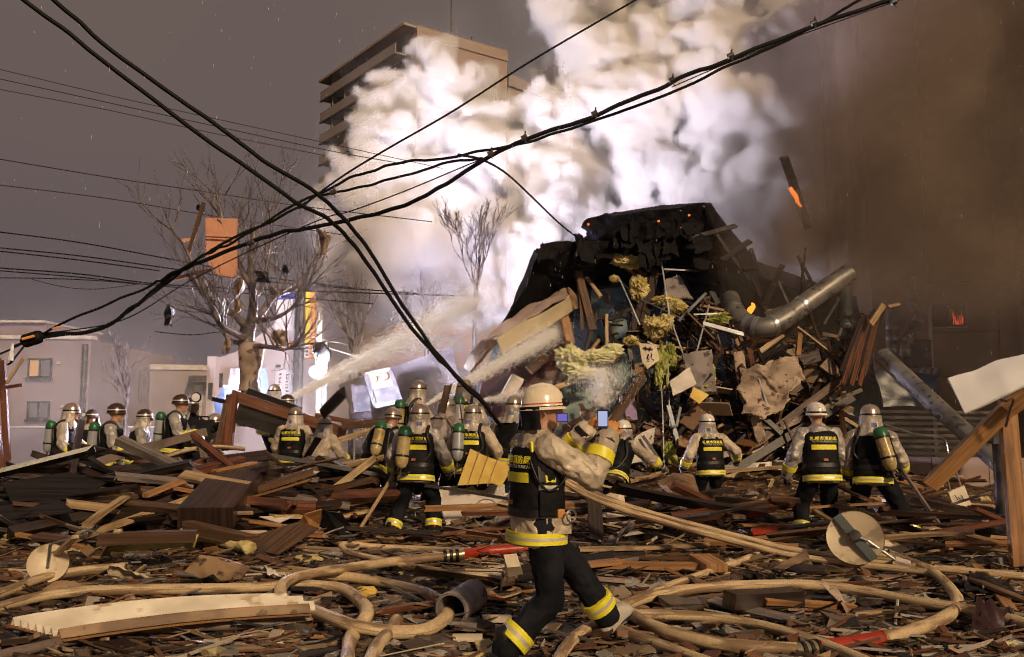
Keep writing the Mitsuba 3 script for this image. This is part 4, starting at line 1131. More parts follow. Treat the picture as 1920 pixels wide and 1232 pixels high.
a, c = np.array([xof(560, 40), 40.0]), np.array([xof(900, 40), 40.5])
put('wall', quad_box(a, c, -0.06, zof(690, 40), 6), 'shop_wall', b)
put('fascia', on_front(a, c, 0.35, 0.97, zof(690, 40) + .002, zof(606, 40), -3.0, 0.3), 'sign_orange', b)
put('panel', on_front(a, c, 0.43, 0.9, zof(660, 40), zof(628, 40), 0.31, 0.36), 'curtain_cream', b)
for k in range(6):
    window(b, a, c, 0.01 + k * 0.15, 0.01 + k * 0.15 + 0.12, 0.5, zof(692, 40), 'sign_orange', 'glass_dark', 2, 0.10)

# the scorched building at the right
b = thing('right_building', 'scorched beige building at the right edge behind brown smoke with a glowing window', 'building')
a, c = np.array([xof(1655, 24), 24.4]), np.array([xof(2250, 24), 22.6])
put('wall', quad_box(a, c, -0.06, 17.5, 8), 'right_wall', b)


def fq(px):
    return (px - 1655) / 595.0


put('corner_trim', on_front(a, c, fq(1752), fq(1758), -0.05, 17.3, 0.003, 0.05), 'panel_white', b)
put('corner_trim', on_front(a, c, fq(1872), fq(1877), -0.05, 17.3, 0.003, 0.05), 'right_wall', b)
put('pilaster', on_front(a, c, fq(1906), fq(2000), -0.05, 17.4, 0.003, 0.35), 'right_wall', b)
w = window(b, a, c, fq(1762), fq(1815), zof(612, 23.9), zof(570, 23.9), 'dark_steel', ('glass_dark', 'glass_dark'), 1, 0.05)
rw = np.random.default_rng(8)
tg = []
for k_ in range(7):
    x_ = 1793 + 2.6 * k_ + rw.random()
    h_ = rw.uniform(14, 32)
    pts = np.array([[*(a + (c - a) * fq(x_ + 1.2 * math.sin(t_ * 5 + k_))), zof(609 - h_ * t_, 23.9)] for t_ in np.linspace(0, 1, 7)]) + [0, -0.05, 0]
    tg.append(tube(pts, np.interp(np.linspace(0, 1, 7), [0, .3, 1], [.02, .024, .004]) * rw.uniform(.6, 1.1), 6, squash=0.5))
put('flames', cat_(tg), 'ember_body', w, kind='stuff', label='red reflection in the window glass built as small glowing tongues', emitter={'type': 'area', 'radiance': {'type': 'rgb', 'value': [0.85, 0.09, 0.03]}, 'sampling_weight': 0.15})  # the red reflection in the pane, put in as glowing tongues
put('sill', on_front(a, c, fq(1760), fq(1817), zof(615, 23.9), zof(612.5, 23.9), 0.002, 0.10), 'panel_white', w)
for q_ in (528, 622, 706):
    put('joint', on_front(a, c, fq(1758), fq(1873), zof(q_, 23.9) - .012, zof(q_, 23.9) + .012, 0.002, 0.012), 'dark_steel', b)
put('meter_box', on_front(a, c, fq(1706), fq(1750), zof(690, 24.2), zof(640, 24.2), 0.003, 0.35), 'dark_steel', b)
window(b, a, c, fq(1925), fq(1985), zof(700, 23.4), zof(640, 23.4), 'dark_steel', 'glass_dark', 1, 0.05)


def duct(label, pts, r, y=None, collars=(), nm='exhaust_duct', mat='duct_metal'):
    k = thing(nm, label, 'duct', 'metal exhaust ducts on the right')
    q = tube(catmull([P(*p) for p in pts], 8), r, 18)
    put('pipe', q, mat, k, smooth=60)
    path = catmull([P(*p) for p in pts], 8)
    for cidx in collars:
        i = int(cidx * (len(path) - 1))
        i = min(max(i, 1), len(path) - 2)
        d = path[i + 1] - path[i - 1]; d /= np.linalg.norm(d)
        put('collar', lathe([(r * 0.98, -.05), (r * 1.05, -.045), (r * 1.08, 0), (r * 1.05, .045), (r * .98, .05)], 20, path[i], d), 'steel', k, smooth=40)
    return k


duct('bent exhaust duct with an elbow sticking out of the wreckage, pointing up to the right', [(1368, 560, 18.4), (1378, 585, 18.0), (1400, 606, 17.7), (1430, 614, 17.5), (1465, 602, 17.5), (1520, 562, 17.6), (1592, 512, 17.8)], S(19, 17.6), collars=(0.16, 0.36, 0.45, 0.62, 0.80))
duct('vertical grey duct standing right of the bent duct', [(1584, 520, 18.6), (1585, 600, 18.6), (1586, 700, 18.6)], S(13, 18.6), collars=(0.62,), mat='green_metal')
duct('short straight duct on the scorched building with ringed lower half', [(1672, 582, 23.6), (1672, 620, 23.6), (1673, 662, 23.6)], S(11, 23.6), collars=(0.45, 0.7, 0.95))
duct('kinked duct climbing the scorched building beside the meter box', [(1708, 520, 23.4), (1709, 560, 23.4), (1722, 592, 23.4), (1706, 628, 23.4), (1697, 648, 23.4), (1697, 668, 23.4)], S(10, 23.4), collars=(0.45, 0.72, 0.9))
duct('short horizontal duct end poking out below the meter box', [(1722, 699, 23.4), (1742, 700, 23.2), (1762, 700, 23.0)], S(10, 23.2), collars=(0.3, 0.6, 0.9))
w = thing('retaining_wall', 'low pinkish concrete wall at the foot of the scorched building', 'wall')
a, c = np.array([xof(1690, 19.2), 19.2]), np.array([xof(2150, 18.0), 18.0])
put('block', quad_box(a, c, -0.1, zof(858, 19.0), 0.25), 'wall_pink', w)
for s_ in (0.12, 0.36, 0.7):
    put('joint', on_front(a, c, s_, s_ + .003, 0, zof(859, 19), 0.001, 0.004), 'dark_steel', w)

# ------------------------------------------------------------------ the collapsed building
def D(px, py):
    """How far the torn face of the ruin stands."""
    return 16.4 + np.clip((930 - py) / 430.0, -0.2, 1.2) * 2.0


def cpsheet(ctrl, nu=24, nv=16, noise=0.05, sc=1.6, t=0.03, seed=0, rag=0.0):
    """A crumpled sheet through a grid of (px, py, distance) control points: rows along u, columns along v."""
    from scipy.interpolate import RegularGridInterpolator
    c = np.array([[P(*q) for q in row] for row in ctrl])
    it = RegularGridInterpolator((np.linspace(0, 1, c.shape[0]), np.linspace(0, 1, c.shape[1])), c)

    def fn(u, v):
        if rag:
            w = meshkit.fbm(np.stack([u * 14, v * 3, u * 0 + seed], -1), 3, seed) - 0.5
            v = np.clip(v + w * rag * (np.abs(v - 0.5) > 0.49), 0, 1)
            w = meshkit.fbm(np.stack([v * 14, u * 3, u * 0 + seed + 5], -1), 3, seed) - 0.5
            u = np.clip(u + w * rag * (np.abs(u - 0.5) > 0.49), 0, 1)
        p = it(np.stack([u, v], -1))
        w = np.stack([meshkit.fbm(p * sc + 13 * k + seed, 3, seed + k) - 0.5 for k in range(3)], -1)
        return p + w * noise * 2
    p, f = ngrid(fn, nu, nv)
    return solidify(p, f, t)


R = thing('collapsed_building', 'collapsed burnt building with black sagging roof and torn open front spilling boards and insulation', 'building')
put('back_wall', cpsheet([[(1000, 470, 21.6), (900, 720, 21.6), (860, 930, 21.0)], [(1180, 440, 21.8), (1180, 700, 20.6), (1150, 930, 19.8)], [(1350, 470, 21.8), (1360, 700, 20.6), (1360, 930, 19.6)], [(1600, 560, 21.8), (1640, 720, 20.8), (1680, 930, 20.0)]], 40, 30, 0.12, 1.0, 0.1, 1), 'char_wall', R)
# upper roof flap and its soffit
put('roof', cpsheet([[(1094, 412, 18.6), (1092, 440, 18.7), (1100, 452, 19.5)], [(1145, 402, 18.4), (1150, 446, 18.5), (1160, 466, 19.6)], [(1210, 394, 18.3), (1220, 452, 18.4), (1230, 474, 19.8)], [(1262, 391, 18.3), (1275, 462, 18.4), (1290, 490, 20.0)], [(1298, 384, 18.5), (1318, 470, 18.6), (1330, 500, 20.2)], [(1320, 388, 19.5), (1345, 478, 19.6), (1352, 505, 20.6)]], 60, 26, 0.13, 2.6, 0.05, 2, rag=0.16), 'roof_black', R, label='upper black roof flap with ragged left end')
put('roof', cpsheet([[(1094, 414, 18.65), (1120, 405, 20.5), (1150, 398, 22.5)], [(1210, 396, 18.35), (1225, 388, 20.5), (1250, 384, 22.5)], [(1300, 386, 18.5), (1312, 382, 20.5), (1330, 380, 22.5)]], 24, 12, 0.06, 1.6, 0.05, 3), 'roof_black', R)
put('roof', cpsheet([[(1012, 458, 18.0), (1010, 478, 18.0), (1002, 512, 18.4)], [(1060, 452, 18.0), (1062, 500, 18.2), (1064, 548, 18.8)], [(1140, 449, 18.2), (1150, 490, 18.5), (1150, 530, 19.5)], [(1250, 462, 18.5), (1260, 490, 18.8), (1262, 520, 20)], [(1335, 478, 18.8), (1350, 500, 19.2), (1360, 530, 20)]], 60, 26, 0.10, 2.6, 0.05, 4, rag=0.12), 'roof_black', R, label='lower black roof edge sagging to the left')
put('roof', cpsheet([[(1008, 468, 18.0), (985, 536, 18.2), (960, 575, 18.4), (938, 612, 18.5)], [(1040, 470, 18.3), (1020, 540, 18.5), (1000, 585, 18.7), (968, 615, 18.8)], [(1078, 480, 19.0), (1078, 540, 19.3), (1070, 585, 19.5), (1045, 610, 19.6)]], 26, 40, 0.08, 1.6, 0.05, 5, rag=0.04), 'roof_black', R, label='black roofing felt hanging down the left slope')
# eave: metal cap over a cream board
put('eave_cap', cpsheet([[(905, 640, 18.0), (932, 632, 17.6)], [(946, 607, 18.3), (960, 612, 17.7)], [(1000, 575, 18.4), (1010, 588, 17.8)], [(1062, 541, 18.4), (1068, 556, 17.8)]], 40, 10, 0.09, 2.6, 0.03, 6), 'eave_metal', R, label='crumpled pinkish metal cap of the fallen eave')
put('eave_board', cpsheet([[(930, 634, 17.55), (940, 662, 17.7)], [(960, 614, 17.65), (975, 640, 17.8)], [(1010, 590, 17.75), (1020, 616, 17.9)], [(1067, 557, 17.75), (1076, 578, 17.9)]], 30, 8, 0.03, 2.0, 0.06, 7), 'eave_board', R)
put('eave_end', cpsheet([[(1062, 541, 18.3), (1067, 557, 17.75), (1076, 580, 17.8)], [(1066, 542, 18.5), (1080, 556, 18.3), (1084, 580, 18.3)]], 6, 8, 0.02, 2, 0.04, 8), 'cardboard', R)
put('eave_corner', cpsheet([[(908, 636, 18.2), (886, 664, 18.6), (872, 690, 18.8)], [(938, 640, 17.6), (912, 668, 17.8), (884, 700, 18.2)]], 20, 10, 0.05, 2.2, 0.05, 9), 'cardboard', R, label='bent brown corner of the fallen eave')
# lower left wall, fallen outwards
put('wall', cpsheet([[(940, 655, 18.2), (905, 700, 18.6), (890, 770, 18.6)], [(1000, 625, 18.4), (980, 690, 18.8), (965, 800, 18.8)], [(1072, 585, 18.6), (1060, 690, 19.0), (1040, 810, 18.8)]], 30, 24, 0.07, 1.2, 0.08, 10), 'maroon_wall', R, label='dark maroon wall leaning under the eave')
put('wall', cpsheet([[(1110, 545, 20.2), (1100, 640, 19.8), (1090, 690, 19.4)], [(1172, 540, 20.2), (1176, 640, 19.8), (1170, 690, 19.4)]], 16, 20, 0.05, 1.5, 0.05, 11), 'teal_wall', R, label='pale blue-grey inner wall deep in the torn opening')
put('wall', cpsheet([[(1060, 690, 18.4), (1050, 760, 18.0), (1040, 830, 17.6)], [(1150, 680, 18.4), (1150, 760, 18.0), (1140, 830, 17.6)], [(1225, 680, 18.4), (1220, 760, 18.0), (1210, 830, 17.8)]], 24, 20, 0.06, 1.5, 0.05, 12), 'teal_wall', R, label='wet grey wall panel behind the spray')
put('wall', cpsheet([[(1275, 740, 18.6), (1268, 830, 18.2)], [(1360, 730, 18.6), (1350, 830, 18.2)]], 14, 14, 0.04, 1.5, 0.05, 13), 'char_wall', R)
# right end of the ruin, charred
put('wall', cpsheet([[(1330, 400, 19.4), (1345, 500, 19.4), (1370, 620, 18.8), (1380, 760, 18.4)], [(1420, 520, 19.6), (1440, 600, 19.4), (1460, 680, 19.0), (1470, 800, 18.6)], [(1560, 560, 19.8), (1580, 640, 19.6), (1600, 720, 19.4), (1600, 830, 18.8)]], 34, 34, 0.12, 1.1, 0.06, 14), 'char_wall', R, label='charred right end of the ruin')
put('roof', cpsheet([[(1322, 388, 18.6), (1352, 470, 18.8), (1382, 500, 19.2)], [(1330, 384, 20.5), (1400, 470, 20.6), (1430, 520, 20.8)]], 16, 14, 0.08, 1.6, 0.05, 15), 'roof_black', R)


def tim(p1, p2, w, mat, y1=None, y2=None, t=None, name='beam', par=R, label=None, roll=0.3, **k):
    """A timber between two picture points on the torn face, w picture pixels wide."""
    y1 = (D(*p1) if y1 is None else y1); y2 = (D(*p2) if y2 is None else y2)
    a, b = P(*p1, y1), P(*p2, y2)
    ww = S(w, (y1 + y2) / 2)
    m = beam(a, b, ww, ww * (t or 0.55), up=(0, -1, 0.05), roll=roll, seed=int(p1[0] + p1[1]), rag=ww * 0.7, n=3)
    return put(name, m[:2], mat, par, label=label, uv=m[2], **k)


for p1, p2, w, mat in (((1070, 480), (1128, 462), 20, 'wood_red'), ((1075, 478), (1112, 622), 15, 'wood_brown'), ((1128, 462), (1218, 528), 15, 'wood_red'), ((1216, 515), (1172, 662), 13, 'wood_dark'), ((1228, 505), (1196, 648), 17, 'wood_dark'),
                       ((1056, 588), (1070, 648), 16, 'wood_orange'), ((1088, 545), (1092, 622), 6, 'wood_brown'), ((1100, 585), (1112, 610), 5, 'wood_orange'), ((1137, 588), (1138, 648), 6, 'wood_tan'), ((1118, 590), (1097, 660), 7, 'wood_dark'),
                       ((1125, 635), (1098, 670), 6, 'wood_orange'), ((1240, 668), (1216, 735), 8, 'wood_orange'), ((1210, 700), (1140, 800), 16, 'wood_brown'), ((1255, 655), (1210, 742), 14, 'wood_dark'), ((1115, 698), (1162, 668), 14, 'wood_red'),
                       ((1372, 655), (1438, 842), 12, 'wood_brown'), ((1352, 650), (1278, 790), 14, 'wood_dark'), ((1390, 655), (1410, 720), 10, 'wood_dark'), ((1500, 622), (1496, 668), 10, 'wood_orange'), ((1395, 850), (1606, 690), 14, 'wood_brown'),
                       ((1408, 828), (1560, 760), 11, 'wood_red'), ((1380, 880), (1600, 745), 15, 'wood_dark'), ((1455, 760), (1530, 700), 12, 'wood_brown'), ((1420, 790), (1480, 745), 9, 'wood_tan'), ((1360, 858), (1440, 780), 13, 'wood_dark'),
                       ((1205, 795), (1290, 845), 14, 'wood_red'), ((1300, 862), (1445, 840), 11, 'wood_red'), ((1350, 880), (1450, 872), 12, 'wood_brown'), ((1252, 862), (1300, 885), 12, 'wood_brown'), ((1160, 880), (1290, 920), 14, 'wood_dark'),
                       ((1540, 700), (1480, 860), 10, 'wood_dark'), ((1445, 890), (1560, 830), 12, 'wood_brown'), ((1180, 640), (1140, 690), 8, 'wood_brown'), ((1268, 590), (1310, 640), 7, 'wood_dark'), ((1230, 555), (1140, 600), 6, 'wood_dark'),
                       ((1310, 572), (1384, 588), 5, 'wood_orange'), ((1195, 600), (1180, 650), 9, 'wood_dark'), ((1060, 720), (1125, 690), 10, 'wood_pale'), ((1020, 735), (1062, 720), 10, 'wood_tan')):
    tim(p1, p2, w, mat)
tim((975, 700), (945, 755), 26, 'panel_white', 18.0, 17.8, 0.2, 'board', label='pale board leaning against the maroon wall')
tim((1030, 660), (985, 700), 20, 'wood_brown', 18.3, 18.2, 0.3, 'board')
for p1, p2, w in (((1325, 548), (1272, 602), 5), ((1316, 606), (1396, 628), 8), ((1252, 758), (1274, 842), 8), ((1276, 762), (1268, 800), 5), ((1300, 590), (1362, 588), 3), ((1240, 490), (1258, 612), 3), ((1330, 570), (1306, 660), 3),
                  ((1258, 600), (1300, 720), 2.5), ((1250, 640), (1256, 800), 2), ((1245, 505), (1312, 508), 3), ((1240, 720), (1245, 870), 2), ((1285, 600), (1200, 560), 2.5), ((1160, 520), (1200, 610), 2.5), ((1420, 700), (1445, 780), 3)):
    tim(p1, p2, w, 'steel', D(*p1) - 0.35, D(*p2) - 0.35, 0.5, 'metal_strip')
# leaning stack of long brown boards by the vertical duct
for i in range(13):
    u = i / 12
    tim((1655 - 40 * u - (i % 3) * 3, 575 + 36 * u * (1 if i % 2 else .6)), (1622 - 46 * u, 700 + 8 * (i % 4)), 9, ('wood_dark', 'wood_brown', 'wood_dark', 'wood_red')[i % 4], 18.2 - 0.08 * i, 17.6 - 0.06 * i, 0.3, 'leaning_board', label=None)
tim((1660, 566), (1630, 612), 11, 'wood_tan', 17.2, 17.2, 0.3, 'leaning_board', label='pale plywood strip at the top of the leaning boards')
tim((1664, 576), (1688, 570), 6, 'wood_orange', 17.4, 17.4, 0.7, 'leaning_board')
# random broken sticks and torn boards that fill the face of the heap
rg = np.random.default_rng(21)
MATS = ['wood_brown', 'wood_dark', 'wood_red', 'wood_tan', 'wood_orange', 'wood_grey', 'wood_dark', 'wood_brown', 'wood_char', 'wood_dark', 'wood_brown']
for i in range(330):
    px = rg.uniform(1070, 1600); py = rg.uniform(600, 930) if i > 40 else rg.uniform(500, 700)
    if px > 1340 and py < 620: continue
    if px < 1230 and 560 < py < 800 and rg.random() < .75: continue
    L = rg.uniform(25, 120) * (0.7 if py < 600 else 1); an = rg.normal(0.7 if rg.random() < .5 else -0.7, 0.6)
    d0 = D(px, py) + rg.uniform(0.0, 0.9)
    tim((px - math.cos(an) * L / 2, py - math.sin(an) * L / 2), (px + math.cos(an) * L / 2, py + math.sin(an) * L / 2), rg.uniform(3, 10), MATS[rg.integers(len(MATS))], d0 + rg.uniform(-.4, .4), d0 + rg.uniform(-.4, .4), rg.uniform(.25, .8), 'broken_stick')
for i in range(60):
    px = rg.uniform(1090, 1600); py = rg.uniform(620, 930)
    if px > 1340 and py < 650: continue
    if px < 1230 and py < 800: continue
    s_ = rg.uniform(8, 30); n_ = rg.integers(4, 7); d0 = D(px, py) + rg.uniform(0.0, 0.7)
    th = np.sort(rg.uniform(0, 6.28, n_)) if n_ > 4 else np.array([0.3, 1.4, 3.3, 4.9]) + rg.normal(0, .3, 4)
    if np.max(np.diff(np.append(th, th[0] + 6.28))) > 3.0: th = np.linspace(0, 6.28, 6)[:5] + rg.random()
    tl = rg.normal(0, .5, 2)
    poly = [P(px + math.cos(t) * s_ * rg.uniform(.7, 1.2), py + math.sin(t) * s_ * rg.uniform(.5, .9), d0 + tl[0] * math.cos(t) + tl[1] * math.sin(t)) for t in th]
    m = slab(poly, 0.02)
    put('torn_board', m[:2], ('cloth_beige', 'cardboard', 'plaster_grey', 'wood_dark', 'panel_white', 'cardboard', 'wood_brown', 'wood_char', 'plaster_grey')[rg.integers(9)], R, uv=m[2])
n = 2300
px = rg.uniform(1050, 1640, n); py = rg.uniform(560, 940, n)
ok = ~((px > 1340) & (py < 640)) & ~((px < 1235) & (py < 800) & (rg.random(n) < .85)) & ~((px > 1340) & (rg.random(n) < .55)) & ~(px > 1500 + (py - 560) * .2)
px, py = px[ok], py[ok]; n = len(px)
dd = D(px, py) + rg.uniform(-0.25, 0.9, n)
c = np.array([P(a_, b_, q_) for a_, b_, q_ in zip(px, py, dd)])
size = np.stack([np.exp(rg.normal(-1.7, .6, n)), np.exp(rg.normal(-3.5, .5, n)), np.exp(rg.normal(-4.0, .5, n))], 1)
fl_ = rg.random(n) < .35
size[fl_, 1] = size[fl_, 0] * rg.uniform(.3, .8, fl_.sum())
Rm = np.array([trimesh.transformations.euler_matrix(*e_)[:3, :3] for e_ in np.stack([rg.normal(0, .6, n), rg.normal(0, .8, n), rg.normal(0, .5, n)], 1)])
v = np.einsum('nij,nkj->nki', Rm, CUBE[None] * size[:, None]) + c[:, None]
col = PAL[rg.choice(len(PAL), n, p=PW)] * rg.uniform(0.2, 0.9, (n, 1))
tri = v[:, BOXF].reshape(-1, 3)
put('small_debris', (tri, np.arange(len(tri)).reshape(-1, 3)), 'rubble_chip', R, kind='stuff', color=np.repeat(col, 36, 0))
put('torn_cloth', cpsheet([[(1395, 690, 17.0), (1388, 730, 16.9), (1400, 775, 16.7)], [(1440, 676, 17.2), (1440, 720, 17.0), (1430, 790, 16.6)], [(1502, 672, 17.0), (1498, 710, 17.1), (1485, 745, 16.8)]], 40, 36, 0.26, 2.6, 0.015, 30, rag=0.3), 'cloth_beige', R, label='torn beige sheet hanging over the heap')
put('torn_cloth', cpsheet([[(1376, 660, 17.3), (1386, 740, 17.0), (1420, 830, 16.6)], [(1392, 662, 17.5), (1425, 750, 17.2), (1436, 828, 16.8)]], 12, 24, 0.06, 2.0, 0.015, 31, rag=0.1), 'cloth_beige', R, label='long tan strip of torn sheet beside the diagonal brown beam')
put('torn_cloth', cpsheet([[(1280, 662, 16.9), (1290, 705, 16.9), (1300, 740, 16.9)], [(1335, 655, 17.2), (1340, 700, 17.1), (1342, 735, 17.0)]], 12, 14, 0.06, 2.0, 0.015, 32, rag=0.15), 'plaster_grey', R)
put('broken_panel', cpsheet([[(1255, 715, 16.8), (1262, 742, 16.7)], [(1290, 690, 16.9), (1304, 722, 16.8)]], 8, 8, 0.05, 2.4, 0.05, 33), 'panel_white', R, label='white foam block among the sticks')
put('broken_panel', cpsheet([[(1188, 820, 16.6), (1180, 870, 16.3)], [(1228, 800, 16.9), (1222, 862, 16.6)]], 10, 14, 0.05, 2.4, 0.03, 34, rag=.15), 'panel_white', R, label='pale crumpled sheet under the diagonal beam')
put('broken_panel', cpsheet([[(1085, 772, 16.4), (1098, 800, 16.4)], [(1112, 772, 16.6), (1118, 790, 16.6)]], 6, 6, 0.02, 2.4, 0.03, 35), 'cloth_beige', R)
put('broken_panel', cpsheet([[(1292, 745, 16.7), (1310, 758, 16.7)], [(1300, 728, 16.8), (1328, 742, 16.8)]], 6, 6, 0.02, 2.4, 0.03, 36), 'foam_yellow', R)
put('broken_panel', cpsheet([[(1248, 525, 18.2), (1245, 560, 18.0)], [(1275, 518, 18.3), (1300, 560, 18.1)]], 8, 8, 0.05, 2.4, 0.03, 37), 'plaster_grey', R)
# insulation tufts
k_ = 0
for px, py, rx, ry, mat, lb in ((1183, 492, 30, 9, 'insulation_yellow', 'torn yellow insulation under the roof edge'), (1196, 540, 15, 20, 'insulation_yellow', 'round yellow tuft below the red beam'), (1160, 487, 10, 9, 'insulation_yellow', None), (1248, 563, 22, 9, 'insulation_yellow', None),
                                (1270, 575, 14, 10, 'insulation_yellow', None), (1226, 612, 16, 18, 'insulation_yellow', 'thick yellow tuft in the middle of the heap'), (1248, 606, 13, 16, 'insulation_yellow', None), (1240, 690, 12, 34, 'insulation_green', 'long greenish strand of insulation hanging down'),
                                (1258, 668, 9, 22, 'insulation_green', None), (1072, 672, 24, 20, 'insulation_pale', 'pale glowing tuft of insulation behind the spray'), (1122, 668, 26, 12, 'insulation_pale', None), (1150, 655, 16, 10, 'insulation_pale', None), (1100, 700, 30, 9, 'insulation_pale', None),
                                (1330, 702, 10, 18, 'insulation_green', None), (1345, 596, 18, 10, 'insulation_green', None), (1322, 726, 12, 10, 'insulation_green', None), (1255, 848, 12, 18, 'insulation_green', None), (1185, 640, 12, 8, 'insulation_yellow', None), (1152, 523, 8, 6, 'insulation_yellow', None)):
    d0 = D(px, py) - 0.25
    c0 = P(px, py, d0)
    m = trimesh.creation.icosphere(4, 1.0)
    v = np.array(m.vertices)
    n_ = v * (1 + 1.5 * (meshkit.fbm(v * 1.7 + k_ * 7, 4, k_) - 0.5)[:, None] + 1.1 * (np.abs(meshkit.fbm(v * 4 + k_, 4, k_ + 3) - 0.5))[:, None] + 0.55 * (meshkit.noise(v * 11 + k_, k_ + 5) - 0.5)[:, None])
    put('insulation', (n_ * [S(rx, d0), S(min(rx, ry), d0), S(ry, d0)] + c0, np.array(m.faces)), mat, R, label=lb, smooth=True)
    k_ += 1
rg = np.random.default_rng(61)
for i in range(34):        # charred rafters and torn plates on the right slope
    px = rg.uniform(1330, 1600); py = rg.uniform(max(430, 430 + (px - 1340) * .5), 690)
    an = rg.normal(0.9 if rg.random() < .5 else -0.6, .4); L = rg.uniform(30, 110)
    tim((px - math.cos(an) * L / 2, py - math.sin(an) * L / 2), (px + math.cos(an) * L / 2, py + math.sin(an) * L / 2), rg.uniform(4, 11), ('wood_char', 'wood_dark', 'dark_steel', 'wood_char')[i % 4], 18.4 + rg.uniform(-.3, .4), 18.4 + rg.uniform(-.3, .4), rg.uniform(.3, .7), 'charred_rafter')
for i in range(26):        # torn roofing felt along the roof edges
    px = rg.uniform(1015, 1335); py = (np.interp(px, [1015, 1140, 1335], [470, 462, 490]) if i % 2 else np.interp(px, [1095, 1210, 1320], [425, 425, 440])) + rg.normal(0, 10)
    if i % 2 == 0 and px < 1115: continue
    w_, h_ = rg.uniform(8, 26), rg.uniform(14, 44)
    put('roofing_scrap', cpsheet([[(px - w_, py - h_ * .4, 17.9), (px - w_ * .8, py + h_ * rg.uniform(.2, .9), 17.7)], [(px, py - h_ * .5, 18.0), (px, py + h_ * rg.uniform(.2, .9), 17.8)], [(px + w_, py - h_ * .4, 17.9), (px + w_ * .7, py + h_ * rg.uniform(.1, .7), 17.9)]], 10, 10, 0.09, 3.0, 0.015, 200 + i, rag=.4), 'roof_black', R)
# signboard with handwriting
sb = thing('broken_signboard', 'cream wooden board with faded dark brush marks hanging in the wreckage', 'sign')
m = slab([P(1198, 643, 16.6), P(1231, 646, 16.6), P(1236, 675, 16.6), P(1214, 692, 16.55), P(1204, 678, 16.6)], 0.03)
put('panel', m[:2], 'board_cream', sb, uv=m[2])
q0 = P(1215, 664, 16.55)
put('marks', cat_([tube(catmull([P(a_, b_, 16.58) for a_, b_ in st], 4), 0.012, 5) for st in ([(1206, 652), (1214, 654), (1224, 655)], [(1210, 650), (1211, 657)], [(1219, 651), (1218, 658)], [(1216, 664), (1214, 672), (1217, 674)], [(1222, 663), (1221, 671), (1226, 676)], [(1213, 677), (1222, 678)])]), 'ink_black', sb)
# burning post above the right end, embers and a flame in the wreck
bp = thing('burning_post', 'charred post with glowing embers sticking out of the smoke above the ruin', 'post')
m = beam(P(1469, 292, 17.5), P(1516, 430, 18.4), S(14, 17.8), S(10, 17.8), up=(0, -1, 0), seed=3, rag=0.1, n=4)
put('timber', m[:2], 'wood_char', bp, uv=m[2])


def flame(name, pts, r, par=None, **k):
    q = tube(catmull(pts, 5), r, 6)
    n_ = meshkit.fbm(q[0] * 9, 2, 5)[:, None] - 0.5
    return put(name, (q[0] + n_ * 0.05, q[1]), 'ember_body', par, emitter={'type': 'area', 'radiance': {'type': 'rgb', 'value': k['rad']}, 'sampling_weight': 0.25})


flame('ember', [P(1481, 352, 17.55), P(1490, 366, 17.6), P(1496, 380, 17.7), P(1503, 388, 17.7)], [0.035, 0.05, 0.04, 0.02], bp, rad=[1.5, 0.30, 0.03])
f_ = thing('flame', 'small orange flames licking out beside the duct elbow', 'flame')
flame('tongue', [P(1404, 588, 18.2), P(1408, 580, 18.2), P(1412, 575, 18.2), P(1409, 568, 18.2)], [0.05, 0.07, 0.05, 0.01], f_, rad=[2.4, 0.60, 0.06])
flame('tongue', [P(1376, 612, 18.3), P(1378, 606, 18.3), P(1377, 600, 18.3)], [0.03, 0.05, 0.01], f_, rad=[1.5, 0.3, 0.03])
e_ = thing('embers', 'red glowing embers on the black upper roof', 'embers')
put('ember', cat_([box(c0[0] - .02, c0[0] + .02, c0[1] - .02, c0[1] + .02, c0[2] - .012, c0[2] + .02) for c0 in (P(1235, 415, 18.2), P(1278, 428, 18.2), P(1292, 404, 18.2), P(1103, 421, 18.3))]), 'ember_glow', e_,
    emitter={'type': 'area', 'radiance': {'type': 'rgb', 'value': [1.6, 0.20, 0.04]}, 'sampling_weight': 0.1})

# ------------------------------------------------------------------ fire hoses
HR = 0.049
KEEP = []


def hose(label, pts, r=HR, lift=0.0, mat='hose_cloth', ends=None, name='fire_hose', extra=None):
    q = []
    for p in pts:
        h = p[2] if len(p) > 2 else 0.0
        q.append(GT(p[0], p[1], r + h + 0.055) if len(p) < 4 else P(p[0], p[1], p[3]))
    p = catmull(q, 12)
    k = thing(name, label, 'hose', 'fire hoses lying over the rubble')
    KEEP.append(p)
    w_ = np.arange(len(p)) * .11
    t = tube(p, r * (0.86 + 0.30 * meshkit.fbm(np.stack([w_, w_ * 0, w_ * 0 + pts[0][0]], 1), 3)), 12, uvs=True, squash=0.86)
    put('hose', t[:2], mat, k, smooth=True, uv=t[2])
    return k, p


def coupling(k, c, d, r=HR, sleeve=None):
    d = np.asarray(d, float) / np.linalg.norm(d)
    a = c - d * 0.085
    for i in range(3):
        put('ring', lathe([(r, 0), (r * 1.22, .002), (r * 1.22, .026), (r, .028)], 18, a + d * (0.004 + i * .058), d), 'strap_black', k, smooth=30)
        if i < 2:
            put('coupling', lathe([(r, 0), (r * 1.15, .002), (r * 1.15, .027), (r, .029)], 18, a + d * (0.0325 + i * .058), d), 'brass', k, smooth=30)
    put('coupling', lathe([(r, 0), (r * 1.12, .002), (r * 1.12, .055), (r, .057)], 18, a + d * .150, d), 'brass', k, smooth=30)


